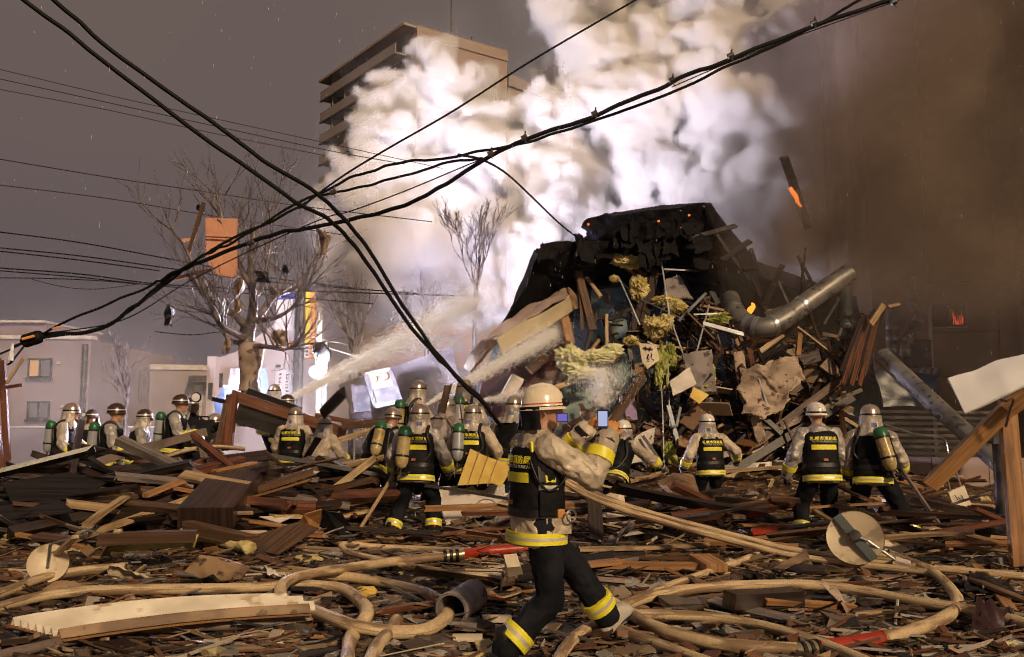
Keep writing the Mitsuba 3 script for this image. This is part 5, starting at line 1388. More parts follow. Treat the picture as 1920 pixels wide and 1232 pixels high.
hose('hose entering at the left edge behind the reflector dish', [(-40, 1128), (20, 1106), (80, 1084), (160, 1070), (235, 1064)])
k, p = hose('hose running from the left edge into the coil and down to the bottom', [(-40, 1150), (60, 1122), (140, 1110), (250, 1106), (380, 1104), (480, 1101), (570, 1096), (640, 1104), (678, 1130), (688, 1152, .09), (668, 1180), (655, 1205), (650, 1245)])
k, p = hose('pale hose forming the big coil left of the walking man', [(832, 1043, .02), (760, 1050, .02), (700, 1058, .03), (620, 1070, .08), (555, 1082, .08), (527, 1102, .05), (535, 1126), (600, 1150, .02), (660, 1172, .05), (740, 1185), (800, 1180), (835, 1158), (836, 1138), (800, 1112), (730, 1094), (660, 1083), (590, 1078)])
d = p[0] - p[6]
coupling(k, p[0] + d / np.linalg.norm(d) * .08, d)
d = d / np.linalg.norm(d)
q = catmull([p[0] + d * .14, GT(900, 1035, HR + .035), GT(945, 1031, HR + .035), GT(1000, 1026, HR + .035)], 8)
t = tube(q, HR * 1.05, 12)
put('red_sleeve', t, 'hose_red', k, smooth=True)
hose('hose curling behind the coil towards the pole man', [(822, 1072), (760, 1060), (705, 1048, .02), (660, 1038), (640, 1026), (655, 1020), (720, 1026), (800, 1030), (880, 1032)], r=.038)
hose('left one of two hoses stretched from the walking man to the right', [(1060, 905, 0, 9.6), (1110, 932, 0, 9.5), (1200, 966, 0, 9.3), (1350, 1008, 0, 9.0), (1480, 1040, 0.05), (1600, 1058), (1700, 1068), (1760, 1076)], r=.040)
hose('right one of two hoses stretched from the walking man to the right', [(1062, 898, 0, 9.75), (1110, 924, 0, 9.65), (1200, 957, 0, 9.45), (1350, 998, 0, 9.2), (1480, 1029, 0, 9.0), (1600, 1050, .02), (1740, 1064), (1930, 1082)], r=.038)
k, p = hose('hose making the big loop at the right with a red sleeve', [(1640, 1042, .02), (1700, 1052), (1750, 1074), (1786, 1108), (1795, 1132), (1780, 1152), (1740, 1172), (1690, 1188), (1655, 1198)])
d = p[-1] - p[-6]; d /= np.linalg.norm(d)
q = catmull([p[-1] - d * .01, GT(1600, 1207, HR + .035), GT(1530, 1216, HR + .035)], 8)
put('red_sleeve', tube(q, HR * 1.06, 12), 'hose_red', k, smooth=True)
d = q[-1] - q[-4]
coupling(k, q[-1] + d / np.linalg.norm(d) * .07, d)
hose('hose joined to the red sleeve, curving back past the walking boot', [(1494, 1217), (1450, 1215), (1400, 1213), (1330, 1204), (1260, 1188), (1210, 1168), (1165, 1140), (1130, 1120)])
hose('hose arching across the middle of the right rubble', [(1150, 1146), (1200, 1124), (1260, 1110), (1350, 1100), (1450, 1096), (1540, 1098), (1620, 1110), (1720, 1128), (1820, 1145), (1960, 1178)])
hose('hose running below the scorched block to the red sleeve', [(1190, 1152), (1260, 1153), (1340, 1158), (1420, 1172), (1500, 1194), (1580, 1222), (1640, 1250)], r=.045)
hose('hose going up behind the orange plank', [(1160, 1140), (1220, 1112), (1300, 1082), (1370, 1058), (1420, 1040)], r=.036)
hose('hose in the bottom corner right of the walking boot', [(1140, 1170), (1200, 1196), (1270, 1220), (1350, 1250)], r=.040)
hose('brown hose passing under the walking boot', [(1040, 1250), (1060, 1215), (1090, 1185), (1130, 1168), (1170, 1172)], r=.040)
hose('dark hose along the bottom left corner', [(-30, 1236), (60, 1216), (160, 1196), (300, 1178), (440, 1172), (560, 1158), (640, 1148)], r=.040, mat='rail_brown')
hose('pale hose end at the bottom, under the coil', [(745, 1160), (728, 1185), (708, 1210), (690, 1245)], r=.045)
k, p = hose('slack hose arching over the heap in front of the left line', [(262, 874, .0, 12.4), (310, 856, .0, 12.5), (360, 842, .0, 12.6), (410, 838, .0, 12.7), (460, 842, .0, 12.8)], r=.035)

# ------------------------------------------------------------------ large pieces of debris, one by one
BOARDS = []


def board(p1, p2, wpx, mat, h1=0.08, h2=0.08, t=0.35, label=None, name='plank', roll=0.0, cat='plank', flat=True, rag=0.6, group=None, n=2, parent=None, y1=None, y2=None):
    """A board lying on the rubble between two picture points, h1 and h2 above it (or at the distances y1, y2)."""
    a = GT(*p1, h1) if y1 is None else P(*p1, y1)
    b = GT(*p2, h2) if y2 is None else P(*p2, y2)
    w = S(wpx, (a[1] + b[1]) / 2)
    m = beam(a, b, w, w * t, up=(0, 0, 1) if flat else (0, -1, 0.02), roll=roll, seed=int(p1[0] * 3 + p2[1]), rag=w * rag, n=n)
    BOARDS.append((p1, p2))
    return put(name, m[:2], mat, parent, label=label, cat=cat if parent is None else None, group=group, uv=m[2])


board((385, 972), (462, 882), 92, 'wood_dark', 0.30, 0.42, 0.40, 'thick dark brown beam lying on top of the debris with its cut end towards us', 'beam', cat='beam', rag=0.02)
board((60, 962), (372, 966), 34, 'wood_dark', 0.16, 0.22, 0.9, 'long dark beam lying level at the left under the thick beam', 'beam', cat='beam', rag=0.1)
board((465, 960), (560, 955), 30, 'wood_red', 0.14, 0.14, 0.9, 'reddish beam continuing right from under the thick dark beam', 'beam', cat='beam', rag=0.1)
board((180, 1012), (372, 1005), 26, 'wood_brown', 0.34, 0.34, 0.8, 'tilted brown board with yellow foam under it, left of the thick beam', rag=0.3)
board((345, 985), (478, 1016), 26, 'wood_brown', 0.26, 0.20, 0.8, 'brown board under the cut end of the thick beam', rag=0.5)
board((222, 995), (196, 1040), 14, 'wood_tan', 0.4, 0.1, 0.5, 'short pale stick leaning against the foam edged board', rag=0.3)
board((428, 905), (660, 950), 34, 'wood_grey', 0.28, 0.20, 0.3, 'long grey weathered board slanting down behind the thick beam', rag=0.5)
board((345, 872), (600, 900), 22, 'wood_grey', 0.42, 0.34, 0.4, 'pale wet plank under the tilted rail', rag=0.5)
board((480, 905), (735, 880), 50, 'wood_dark', 0.30, 0.34, 0.7, 'big soaked dark beam in front of the crouching firefighter', 'beam', cat='beam', rag=0.15)
board((160, 985), (245, 925), 15, 'wood_tan', 0.32, 0.42, 0.5, 'pale stick pointing up right beside the blue scrap', rag=0.2)
board((325, 915), (396, 928), 14, 'wood_orange', 0.45, 0.40, 0.4, 'yellow lath in front of the rail posts', rag=0.2)
board((270, 930), (345, 900), 22, 'wood_orange', 0.38, 0.50, 0.3, 'orange brown board below the rail', rag=0.4)
board((400, 885), (480, 868), 16, 'wood_orange', 0.50, 0.55, 0.4, 'orange lath at the right foot of the rail', rag=0.3)
board((95, 1050), (142, 1006), 12, 'wood_tan', 0.2, 0.5, 0.5, 'pale lath behind the cream reflector dish', rag=0.3)
board((520, 1062), (620, 1075), 12, 'wood_tan', 0.08, 0.06, 0.5, 'thin pale lath left of the hose coil', rag=0.3)
board((470, 1062), (640, 1080), 12, 'wood_grey', 0.06, 0.05, 0.5, 'long grey lath beside the hose coil', rag=0.3)
board((1120, 1058), (1330, 1062), 24, 'wood_orange', 0.10, 0.10, 0.5, 'bright orange plank lying flat right of the walking man', rag=0.15)
board((1085, 1030), (1330, 1020), 14, 'wood_tan', 0.10, 0.10, 0.5, 'long yellowish plank behind the bright orange plank', rag=0.2)
board((1090, 1045), (1420, 1052), 12, 'wood_brown', 0.07, 0.07, 0.5, 'brown lath between the orange plank and the hose', rag=0.3)
board((1310, 1045), (1345, 1066), 40, 'wood_orange', 0.14, 0.12, 0.35, 'short orange block end near the middle of the right side', 'wood_block', cat='block', rag=0.05)
board((1350, 1092), (1690, 1085), 7, 'wood_tan', 0.07, 0.07, 0.8, 'thin straight lath under the arching hose', rag=0.3)
board((1365, 1125), (1500, 1118), 46, 'wood_dark', 0.16, 0.16, 0.6, 'dark scorched block in the loop of the hose', 'wood_block', cat='block', rag=0.2)
board((1230, 1135), (1400, 1112), 26, 'wood_brown', 0.06, 0.06, 0.25, 'brown plank beside the yellow scraps inside the hose loop', rag=0.4)
board((1830, 1060), (1905, 1155), 18, 'wood_orange', 0.12, 0.05, 0.4, 'brown plank slanting down at the right edge below the orange post', rag=0.2)
board((1600, 1150), (1760, 1140), 12, 'wood_tan', 0.05, 0.05, 0.5, 'pale stick just right of the red hose sleeve', rag=0.3)
board((848, 1196), (905, 1196), 16, 'wood_pale', 0.05, 0.05, 0.7, 'short pale block lying on the asphalt in front of the pipe', 'wood_block', cat='block', rag=0.05)
board((902, 1160), (960, 1160), 16, 'wood_pale', 0.05, 0.05, 0.7, 'pale offcut left of the walking man by the rear boot', 'wood_block', cat='block', rag=0.1)
board((545, 1195), (610, 1193), 9, 'wood_orange', 0.05, 0.05, 0.6, 'orange splinter in front of the cream siding', rag=0.3)
board((-20, 1186), (270, 1210), 26, 'wood_dark', 0.05, 0.05, 0.5, 'dark plank in front of the cream siding panel', rag=0.2)
board((280, 1217), (450, 1192), 9, 'wood_brown', 0.06, 0.06, 0.6, 'thin brown lath slanting at the bottom left', rag=0.3)
board((230, 1236), (720, 1238), 22, 'wood_pale', 0.07, 0.05, 0.3, 'pale plank at the bottom edge of the ground', rag=0.1)
board((0, 1215), (70, 1236), 30, 'wood_orange', 0.03, 0.03, 0.3, 'orange board corner at the bottom left', rag=0.3)
board((690, 1150), (900, 1120), 12, 'wood_red', 0.13, 0.05, 0.8, 'red brown stick crossing the lower hose loop', rag=0.2)
board((0, 1205), (430, 1160), 12, 'wood_dark', 0.12, 0.10, 0.8, 'long dark lath along the edge of the siding panel', rag=0.2)
board((1800, 985), (1690, 1000), 10, 'wood_tan', 0.1, 0.1, 0.4, 'pale lath in front of the rightmost firefighter', rag=0.3)
board((1265, 868), (1345, 900), 20, 'wood_brown', 0.5, 0.35, 0.4, 'brown plank behind the legs of the white helmeted firefighter', rag=0.3)
board((1310, 945), (1375, 962), 16, 'wood_tan', 0.2, 0.15, 0.4, 'pale plank at the feet of the white helmeted firefighter', rag=0.4)
board((1130, 975), (1330, 962), 16, 'wood_dark', 0.25, 0.25, 0.5, 'dark beam below the broken chair parts', 'beam', cat='beam', rag=0.3)
board((1240, 930), (1355, 935), 16, 'wood_red', 0.35, 0.3, 0.6, 'red brown beam lying left of the white helmeted firefighter', 'beam', cat='beam', rag=0.3)
board((835, 990), (960, 1010), 13, 'wood_red', 0.12, 0.12, 0.6, 'rust brown lath in front of the low white wall', rag=0.2)
board((850, 1005), (960, 1015), 14, 'wood_orange', 0.08, 0.08, 0.5, 'orange lath in front of the low white wall', rag=0.2)
board((1112, 905), (1118, 1010), 26, 'wood_dark', 0.0, 0.0, 0.6, 'dark post standing just right of the walking man', 'post', cat='post', flat=False, y1=10.2, y2=10.1, rag=0.05)

# yellow foam under the two foam edged boards
fk = thing('foam_strip', 'ragged yellow foam edge showing under the tilted brown board at the left', 'foam strip')
for (a_, b_, h_) in (((205, 1022), (368, 1014), 0.26), ((345, 995), (470, 1028), 0.16)):
    q0, q1 = GT(*a_, h_), GT(*b_, h_)
    u = np.linspace(0, 1, 26)
    q = tube(q0 + (q1 - q0) * u[:, None] + np.stack([u * 0, u * 0, 0.03 * (meshkit.fbm(np.stack([u * 14, u, u], 1), 2) - .5)], 1), 0.035 + 0.05 * meshkit.fbm(np.stack([u * 22, u, u + 3], 1), 3), 8)
    put('foam', q, 'insulation_yellow', fk, smooth=True)


def sheetG(label, pts, mat, t=0.012, name='board_piece', cat='board', noise=0.0, hs=None, group=None):
    """A flat piece on the rubble with its outline given by picture points (and heights)."""
    q = [GT(px, py, hs[i] if hs else 0.12) for i, (px, py) in enumerate(pts)]
    m = slab(q, t)
    return put(name, m[:2], mat, label=label, cat=cat, group=group, uv=m[2])


sheetG('shiny wet dark sheet lying tilted left of the long pole', [(592, 990), (612, 958), (640, 962), (668, 1000), (640, 1006)], 'black_sheen', hs=[.08, .32, .32, .08, .06], name='wet_sheet', cat='sheet')
sheetG('orange torn board standing beside the wet dark sheet', [(556, 992), (570, 965), (604, 955), (600, 985), (588, 1003)], 'wood_orange', hs=[.1, .3, .38, .15, .05])
sheetG('white triangular board corner in front of the grey plank', [(486, 968), (552, 967), (524, 980)], 'panel_white', hs=[.2, .2, .14])
sheetG('big dark board tilted towards us below the white triangle', [(430, 1018), (560, 978), (598, 990), (520, 1040)], 'wood_brown', hs=[.1, .34, .3, .08])
sheetG('black hollow board beside the hose at the left', [(300, 1098), (380, 1085), (398, 1078), (412, 1092), (380, 1099)], 'black_sheen', hs=[.03, .10, .2, .1, .03], name='wet_sheet', cat='sheet')
sheetG('clear crumpled plastic lying over the boards left of the hose coil', [(345, 1072), (375, 1040), (420, 1046), (470, 1062), (450, 1085), (390, 1090)], 'cardboard', hs=[.1, .25, .2, .15, .08, .05], name='plastic_sheet', cat='plastic sheet')
sheetG('cream cabinet door leaning in the heap right of the walking man', [(1132, 930), (1166, 912), (1178, 968), (1142, 982)], 'board_cream', hs=[.45, .55, .2, .15], t=0.05, name='cabinet_door', cat='door')
sheetG('torn white poster lying right of the walking man', [(1155, 998), (1185, 990), (1208, 1000), (1170, 1006)], 'panel_white', hs=[.12, .2, .15, .1], name='paper_sheet', cat='paper')
sheetG('white card lying under the hose by the dish', [(1447, 1066), (1512, 1030), (1518, 1046), (1460, 1070)], 'cardboard', hs=[.08, .2, .16, .08])
sheetG('pale wood block beside the hose at the middle', [(951, 1064), (976, 1062), (985, 1090), (954, 1094)], 'board_cream', hs=[.25, .25, .06, .06], t=0.12, name='wood_block', cat='block')
sheetG('orange brown rounded board left of the white helmeted firefighter', [(1232, 905), (1262, 886), (1300, 890), (1312, 925), (1270, 940)], 'cardboard', hs=[.5, .65, .6, .4, .3])
sheetG('orange tile leaning between the legs of the rightmost firefighter', [(1636, 945), (1645, 930), (1662, 934), (1668, 955), (1640, 957)], 'wood_orange', hs=[.15, .25, .25, .1, .08])
sheetG('dark red sheet behind the legs of the two right firefighters', [(1590, 960), (1640, 958), (1680, 990), (1650, 1000), (1600, 995)], 'maroon_wall', hs=[.3, .3, .1, .05, .05])
sheetG('flat black board at the far left of the heap', [(5, 905), (130, 885), (200, 905), (150, 935), (20, 940)], 'wood_char', hs=[.5, .6, .5, .4, .35])
sheetG('second flat black board at the far left', [(-20, 950), (110, 935), (140, 960), (20, 975)], 'wood_char', hs=[.4, .45, .4, .3])
for (px, py, s_, mat, lb) in ((118, 1115, 34, 'cardboard', 'crumbled tan slab behind the siding panel'), (205, 1118, 16, 'cardboard', 'small tan stone shaped lump behind the siding panel'), (905, 1127, 30, 'wood_orange', 'orange brown lump right of the pipe'), (520, 1212, 20, 'board_cream', 'round pale lump at the bottom edge'),
                             (685, 1115, 22, 'foam_yellow', 'crumpled yellow scrap inside the hose coil'), (1350, 1138, 20, 'insulation_pale', 'pale yellow scraps inside the right hose loop'), (1310, 1140, 14, 'panel_white', 'whitish scrap inside the right hose loop'), (1640, 1050, 14, 'insulation_pale', 'small yellow scrap in front of the leaning dish')):
    c0 = GT(px, py, 0.03)
    m = trimesh.creation.icosphere(3, 1.0)
    v = np.array(m.vertices)
    r = S(s_, c0[1])
    v = v * (1 + 0.8 * (meshkit.fbm(v * 1.7 + px, 3, int(px)) - 0.5)[:, None]) * [r, r * .7, r * 0.5] + c0 + [0, 0, r * .2]
    put('scrap_lump', (v, np.array(m.faces)), mat, label=lb, cat='lump', smooth=35)

# random boards over the whole heap, the size of those in the picture
rg = np.random.default_rng(33)
GM = [('dark brown', 'wood_dark', .18), ('brown', 'wood_brown', .24), ('red brown', 'wood_red', .10), ('tan', 'wood_tan', .20), ('orange', 'wood_orange', .10), ('grey', 'wood_grey', .11), ('charred black', 'wood_char', .07)]
ZONES = [(-100, 170, 'in the dark left corner'), (170, 340, 'left of the thick dark beam'), (340, 520, 'near the thick dark beam'), (520, 690, 'round the hose coil'), (690, 830, 'below the pole man'), (830, 960, 'near the drain pipe'), (960, 1180, 'behind the walking man'),
         (1180, 1330, 'by the orange plank'), (1330, 1470, 'under the arching hose'), (1470, 1640, 'near the oval dish'), (1640, 1800, 'near the shovel'), (1800, 2100, 'by the orange post')]
hero = np.vstack(KEEP + [GT(px_, py_, .05)[None] for px_ in range(20, 600, 18) for py_ in range(1128, 1200, 12)])
tree_ = cKDTree(hero[:, :2])
loose = []
for i in range(520):
    px = rg.uniform(-60, 1980); py = 872 + 350 * rg.random() ** 0.9
    if 640 < px < 1000 and py > 1150: continue
    if 690 < px < 870 and 905 < py < 1012: continue
    if py > 1190 and rg.random() < .6: continue
    pr_ = np.array([g_[2] for g_ in GM])
    k = rg.choice(len(GM), p=pr_)
    if px < 300 and py < 985: k = (0, 0, 6, 6)[rg.integers(4)]  # black and dark brown here stand for the shade over this corner
    L = np.clip(np.exp(rg.normal(0.22, 0.55)), 0.35, 3.2); w = rg.uniform(0.04, 0.12) * (1 + .6 * (rg.random() < .25)); t = rg.uniform(0.015, 0.05)
    c0 = GT(px, py, 0.05)
    if abs(c0[1] - 5.85) < 0.6 and abs(c0[0] - 0.25) < .8: continue
    if c0[1] > 15.5 and rg.random() < .5: continue
    a_ = rg.normal(0, 0.40) + (0 if rg.random() < .8 else rg.uniform(0, 3)); ti = rg.normal(0, 0.10 if c0[1] < 9 else 0.17)
    d = np.array([math.cos(a_) * math.cos(ti), math.sin(a_) * math.cos(ti), math.sin(ti)])
    hh = abs(rg.normal(0, 0.10 if c0[1] < 9 else 0.20)) * min(1, (c0[1] - 4.5) / 3) + 0.02
    c0 = c0 + [0, 0, hh]
    seg = c0 + d * np.linspace(-L / 2, L / 2, 9)[:, None]
    near = tree_.query(seg[:, :2])[0].min()
    if near < 0.12 or (near < 0.30 and hh > 0.05): continue
    m = beam(c0 - d * L / 2, c0 + d * L / 2, w, t, roll=rg.normal(0, 0.3), seed=i, rag=w * rg.uniform(0, 1.2), n=2)
    z_ = next(q[2] for q in ZONES if q[0] <= px < q[1])
    far = 'deep in the heap' if c0[1] > 12.5 else 'far back' if c0[1] > 10 else 'in front' if c0[1] < 7.6 else 'half way'
    ln = 'long' if L > 1.25 else 'short' if L < 0.7 else 'broken'
    if len(loose) >= 290: break
    loose.append((f'{ln} {GM[k][0]} board {z_}, {far}', px, m, GM[k][1]))
ORD = ['first', 'second', 'third', 'fourth', 'fifth', 'sixth', 'seventh', 'eighth']
for lb, px, m, mt in loose:
    same = sorted(q[1] for q in loose if q[0] == lb)
    full = lb if len(same) == 1 else f'{ORD[same.index(px)]} from left: {lb}'
    put('loose_board', m[:2], mt, label=full, cat='board', group='loose boards strewn over the rubble', uv=m[2])

# bigger broken beams heaped up in front of the crew and across the middle
rg = np.random.default_rng(57)
BM = [('grey', 'wood_grey'), ('dark', 'wood_dark'), ('brown', 'wood_brown'), ('pale', 'wood_tan'), ('dark', 'wood_dark'), ('red brown', 'wood_red'), ('charred', 'wood_char')]
big = []
for i in range(130):
    if i < 98: px, py = rg.uniform(120, 880), rg.uniform(870, 985)
    else: px, py = rg.uniform(1060, 1780), rg.uniform(925, 1010)
    c0 = GT(px, py, 0.1)
    if c0[1] > 14.2 or (670 < px < 900 and py > 895) or (1440 < px < 1740 and py > 930): continue
    L = rg.uniform(0.7, 2.3); w = rg.uniform(0.06, 0.17); t = rg.uniform(0.03, 0.10)
    a_ = rg.normal(0, 0.6); ti = rg.normal(0, 0.28) * (1 if L < 1.6 else .6)
    d = np.array([math.cos(a_) * math.cos(ti), math.sin(a_) * math.cos(ti), math.sin(ti)])
    c0 = c0 + [0, 0, L / 2 * abs(math.sin(ti)) * 0.8 + rg.uniform(0, .22)]
    seg = c0 + d * np.linspace(-L / 2, L / 2, 9)[:, None]
    if tree_.query(seg[:, :2])[0].min() < 0.25: continue
    m = beam(c0 - d * L / 2, c0 + d * L / 2, w, t, roll=rg.normal(0, 0.5), seed=i + 900, rag=w * rg.uniform(.2, 1.6), n=3)
    k = rg.integers(len(BM)) if px > 300 else (1, 6, 2)[rg.integers(3)]  # beams at the left coloured dark to go with that unlit corner
    z_ = next(q[2] for q in ZONES if q[0] <= px < q[1])
    big.append((f'{"rising" if ti > 0.12 else "falling" if ti < -0.12 else "level"} {BM[k][0]} broken beam {z_}', px, m, BM[k][1]))
for lb, px, m, mt in big:
    same = sorted(q[1] for q in big if q[0] == lb)
    put('broken_beam', m[:2], mt, label=lb if len(same) == 1 else f'{ORD[same.index(px)]} from left: {lb}', cat='beam', group='broken beams heaped over the rubble', uv=m[2])

# crumpled sheets, paper and plastic torn out of the building
rg = np.random.default_rng(91)
SM = [('dirty grey', 'plaster_grey'), ('pale', 'panel_white'), ('brown', 'cardboard'), ('beige', 'cloth_beige'), ('black', 'black_sheen'), ('brown', 'cardboard'), ('cream', 'board_cream'), ('dark red', 'maroon_wall')]
used_sheet = []
for i in range(60):
    px, py = rg.uniform(20, 1900), 890 + 300 * rg.random()
    c0 = GT(px, py, 0.06)
    if 600 < px < 1120 and py > 1080 or tree_.query(c0[:2])[0] < 0.22 or c0[1] > 15: continue
    k = rg.integers(len(SM)); s_ = rg.uniform(0.10, 0.26); an = rg.uniform(0, 6.28); el = rg.uniform(.5, 1)
    ex = np.array([math.cos(an), math.sin(an), rg.normal(0, .25)]) * s_; ey = np.array([-math.sin(an), math.cos(an), rg.normal(0, .35)]) * s_ * el

    def fn(u, v):
        w = meshkit.fbm(np.stack([u * 3, v * 3, u * 0 + i], -1), 3, i) - 0.5
        e = 1 + 0.7 * (meshkit.fbm(np.stack([np.sign(u - .5) * 2, v * 5 + u, u * 0 + i], -1), 3, i + 9) - 0.5)
        q = c0 + (u - .5)[:, None] * 2 * e[:, None] * ex + (v - .5)[:, None] * 2 * e[:, None] * ey
        return q + np.stack([w * 0, w * 0, w * s_ * 1.1 + .03], 1)
    g = ngrid(fn, 14, 14)
    z_ = next(q[2] for q in ZONES if q[0] <= px < q[1])
    far = 'deep in the heap' if c0[1] > 12.5 else 'far back' if c0[1] > 10 else 'in front' if c0[1] < 7.6 else 'half way'
    used_sheet.append((f'crumpled {SM[k][0]} sheet {z_}, {far}', px, solidify(g[0], g[1], 0.006), SM[k][1]))
for lb, px, m, mt in used_sheet:
    same = sorted(q[1] for q in used_sheet if q[0] == lb)
    put('crumpled_sheet', m, mt, label=lb if len(same) == 1 else f'{ORD[same.index(px)]} from left: {lb}', cat='sheet', group='crumpled sheets lying in the rubble', smooth=60)

# the cream siding panel in front
sp = thing('siding_panel', 'cream ribbed siding panel lying in the foreground at the left', 'siding panel')
A0, A1, B0, B1 = GT(20, 1172, .17), GT(535, 1127, .22), GT(120, 1199, .12), GT(585, 1150, .16)
ns = 7
for k in range(ns):
    u0, u1 = k / ns, (k + 0.66) / ns
    def fn(u, v, u0=u0, u1=u1, k=k):
        w = (u0 + (u1 - u0) * v)[:, None]
        e0, e1 = A0 + (B0 - A0) * w, A1 + (B1 - A1) * w
        sag = 0.04 * np.sin(u * math.pi) * (1 - 0.4 * w[:, 0])
        return e0 + (e1 - e0) * (u * (1 - 0.04 * np.sin(k * 2.1)))[:, None] + np.stack([u * 0, u * 0, sag + 0.042 * np.sin(v * math.pi)], 1)
    g = ngrid(fn, 14, 5)
    q = solidify(g[0], g[1], 0.02)
    put('slat', q, 'siding_cream' if k < 6 else 'cardboard', sp, smooth=50)
g = ngrid(lambda u, v: (A0 + (B0 - A0) * v[:, None]) + ((A1 + (B1 - A1) * v[:, None]) - (A0 + (B0 - A0) * v[:, None])) * u[:, None] + np.stack([u * 0, u * 0, 0.04 * np.sin(u * math.pi) * (1 - .4 * v) - 0.014], 1), 14, 4)
put('backing', solidify(g[0], g[1], 0.01), 'wood_orange', sp)

# broken truss in the left middle with its charred log
tr = thing('broken_truss', 'broken dark roof truss with a red brown post propped up before the shop', 'truss')
for p1, p2, w, mat, y1, y2, t in (((432, 740), (650, 812), 20, 'wood_red', 15.7, 16.3, 0.9), ((438, 768), (640, 828), 46, 'wood_char', 15.75, 16.35, 0.12), ((436, 738), (424, 845), 20, 'wood_red', 15.6, 15.4, 0.6), ((462, 734), (566, 772), 15, 'wood_char', 16.4, 16.5, 0.9),
                                  ((398, 748), (425, 754), 8, 'wood_char', 15.6, 15.6, 0.9), ((424, 756), (404, 850), 9, 'wood_brown', 15.5, 15.2, 0.5), ((590, 778), (700, 800), 9, 'wood_red', 16.2, 16.4, 0.8), ((640, 800), (742, 790), 14, 'wood_brown', 16.0, 16.0, 0.7), ((620, 830), (720, 800), 10, 'wood_tan', 15.8, 15.9, 0.7)):
    a_, b_ = P(*p1, y1), P(*p2, y2)
    ww = S(w, y1)
    m = beam(a_, b_, ww, ww * t, up=(0, -1, 0.05), seed=int(p1[0]), rag=ww * .2, n=2)
    put('member', m[:2], mat, tr, uv=m[2])
m = beam(P(601, 781, 14.4), P(650, 730, 14.2), S(19, 14.4), S(17, 14.4), up=(0, -1, 0), seed=4, rag=0.12, n=4)
put('charred_log', m[:2], 'wood_char', label='charred log sticking up at a slant left of the spray', cat='log', uv=m[2])
m = beam(P(826, 785, 12.7), P(842, 716, 12.7), S(13, 12.7), S(9, 12.7), up=(0, -1, 0), seed=9, rag=0.12, n=3)
put('charred_post', m[:2], 'wood_brown', label='short brown post with ragged burnt top standing before the firefighters', cat='post', uv=m[2])
put('thin_pole', tube([P(860, 740, 13), P(872, 830, 12.9)], S(1.6, 13), 6), 'wood_red', label='thin red brown pole beside the burnt post', cat='pole')
put('thin_pole', tube([P(828, 770, 12.9), P(856, 808, 12.6)], S(1.6, 13), 6), 'wood_tan', label='thin pale pole slanting behind the helmet of the firefighter with the grey cylinder', cat='pole')
# tilted rail with posts
rl = thing('tilted_rail', 'long tilted brown handrail with two posts in front of the left line of firefighters', 'rail')
for p1, p2, w, y1, y2 in (((150, 873), (290, 830), 8, 12.9, 12.8), ((285, 838), (386, 810), 15, 12.8, 12.7), ((376, 818), (392, 912), 11, 12.6, 11.8), ((291, 838), (302, 890), 9, 12.8, 12.2), ((190, 868), (340, 822), 8, 12.85, 12.75)):
    a_, b_ = P(*p1, y1), P(*p2, y2)
    m = beam(a_, b_, S(w, y1), S(w * .6, y1), up=(0, -1, 0.05), seed=int(p1[0]))
    put('bar', m[:2], 'rail_brown', rl, uv=m[2])
# frame post at the far left
fp = thing('leaning_frame', 'red brown post with a crossbar and a pale brace at the left edge', 'frame')
for p1, p2, w, mat in (((4, 672), (14, 868), 11, 'wood_red'), ((0, 728), (40, 722), 6, 'wood_red'), ((10, 722), (46, 668), 5, 'wood_tan')):
    a_, b_ = P(*p1, 10.5), P(*p2, 10.4)
    m = beam(a_, b_, S(w, 10.5), S(w * .6, 10.5), up=(0, -1, 0), seed=int(p1[0] + 5), rag=.03)
    put('bar', m[:2], mat, fp, uv=m[2])
m = beam(P(-25, 700, 10.2), P(2, 880, 10.2), S(14, 10.4), S(10, 10.4), up=(0, -1, 0), seed=8, rag=.03)
put('bar', m[:2], 'wood_red', fp, uv=m[2])

# low white wall, yellow foam board
w = thing('white_wall_piece', 'fallen piece of white rendered wall lying between the pole man and the walking man', 'wall piece')
m = slab([P(815, 912, 12.5), P(946, 908, 12.5), P(952, 985, 11.9), P(838, 988, 11.9)], 0.14)
put('face', m[:2], 'panel_white', w, uv=m[2])
m = slab([P(900, 985, 11.7), P(955, 922, 12.0), P(956, 986, 11.7)], 0.02)
put('torn_edge', m[:2], 'plaster_grey', w, uv=m[2])
fbm_ = thing('foam_board', 'ribbed yellow foam board standing on the white wall piece', 'board')
q = [P(882, 841, 12.15), P(957, 872, 12.15), P(940, 912, 12.1), P(858, 910, 12.1)]
m = slab([q[0], P(906, 853, 12.15), P(934, 864, 12.15), q[1], P(953, 890, 12.12), q[2], P(922, 906, 12.1), P(905, 907, 12.1), q[3]], 0.06)
put('panel', m[:2], 'foam_yellow', fbm_, uv=m[2])
for k in (0.22, 0.45, 0.68):
    a_, b_ = q[0] + (q[1] - q[0]) * k, q[3] + (q[2] - q[3]) * k
    mm = beam(a_ + [0, -.008, .01], b_ + [0, -.008, -.005], 0.012, 0.02, up=(0, -1, 0))
    put('rib', mm[:2], 'wood_orange', fbm_, uv=mm[2])
cr = thing('wire_coil', 'loose ring of dark wire hanging at the end of the white wall piece', 'wire')
put('wire', tube(catmull([P(912 + 24 * math.cos(t_), 962 + 26 * math.sin(t_), 11.6) for t_ in np.linspace(0, 8, 18)], 4), 0.006, 5), 'steel', cr)

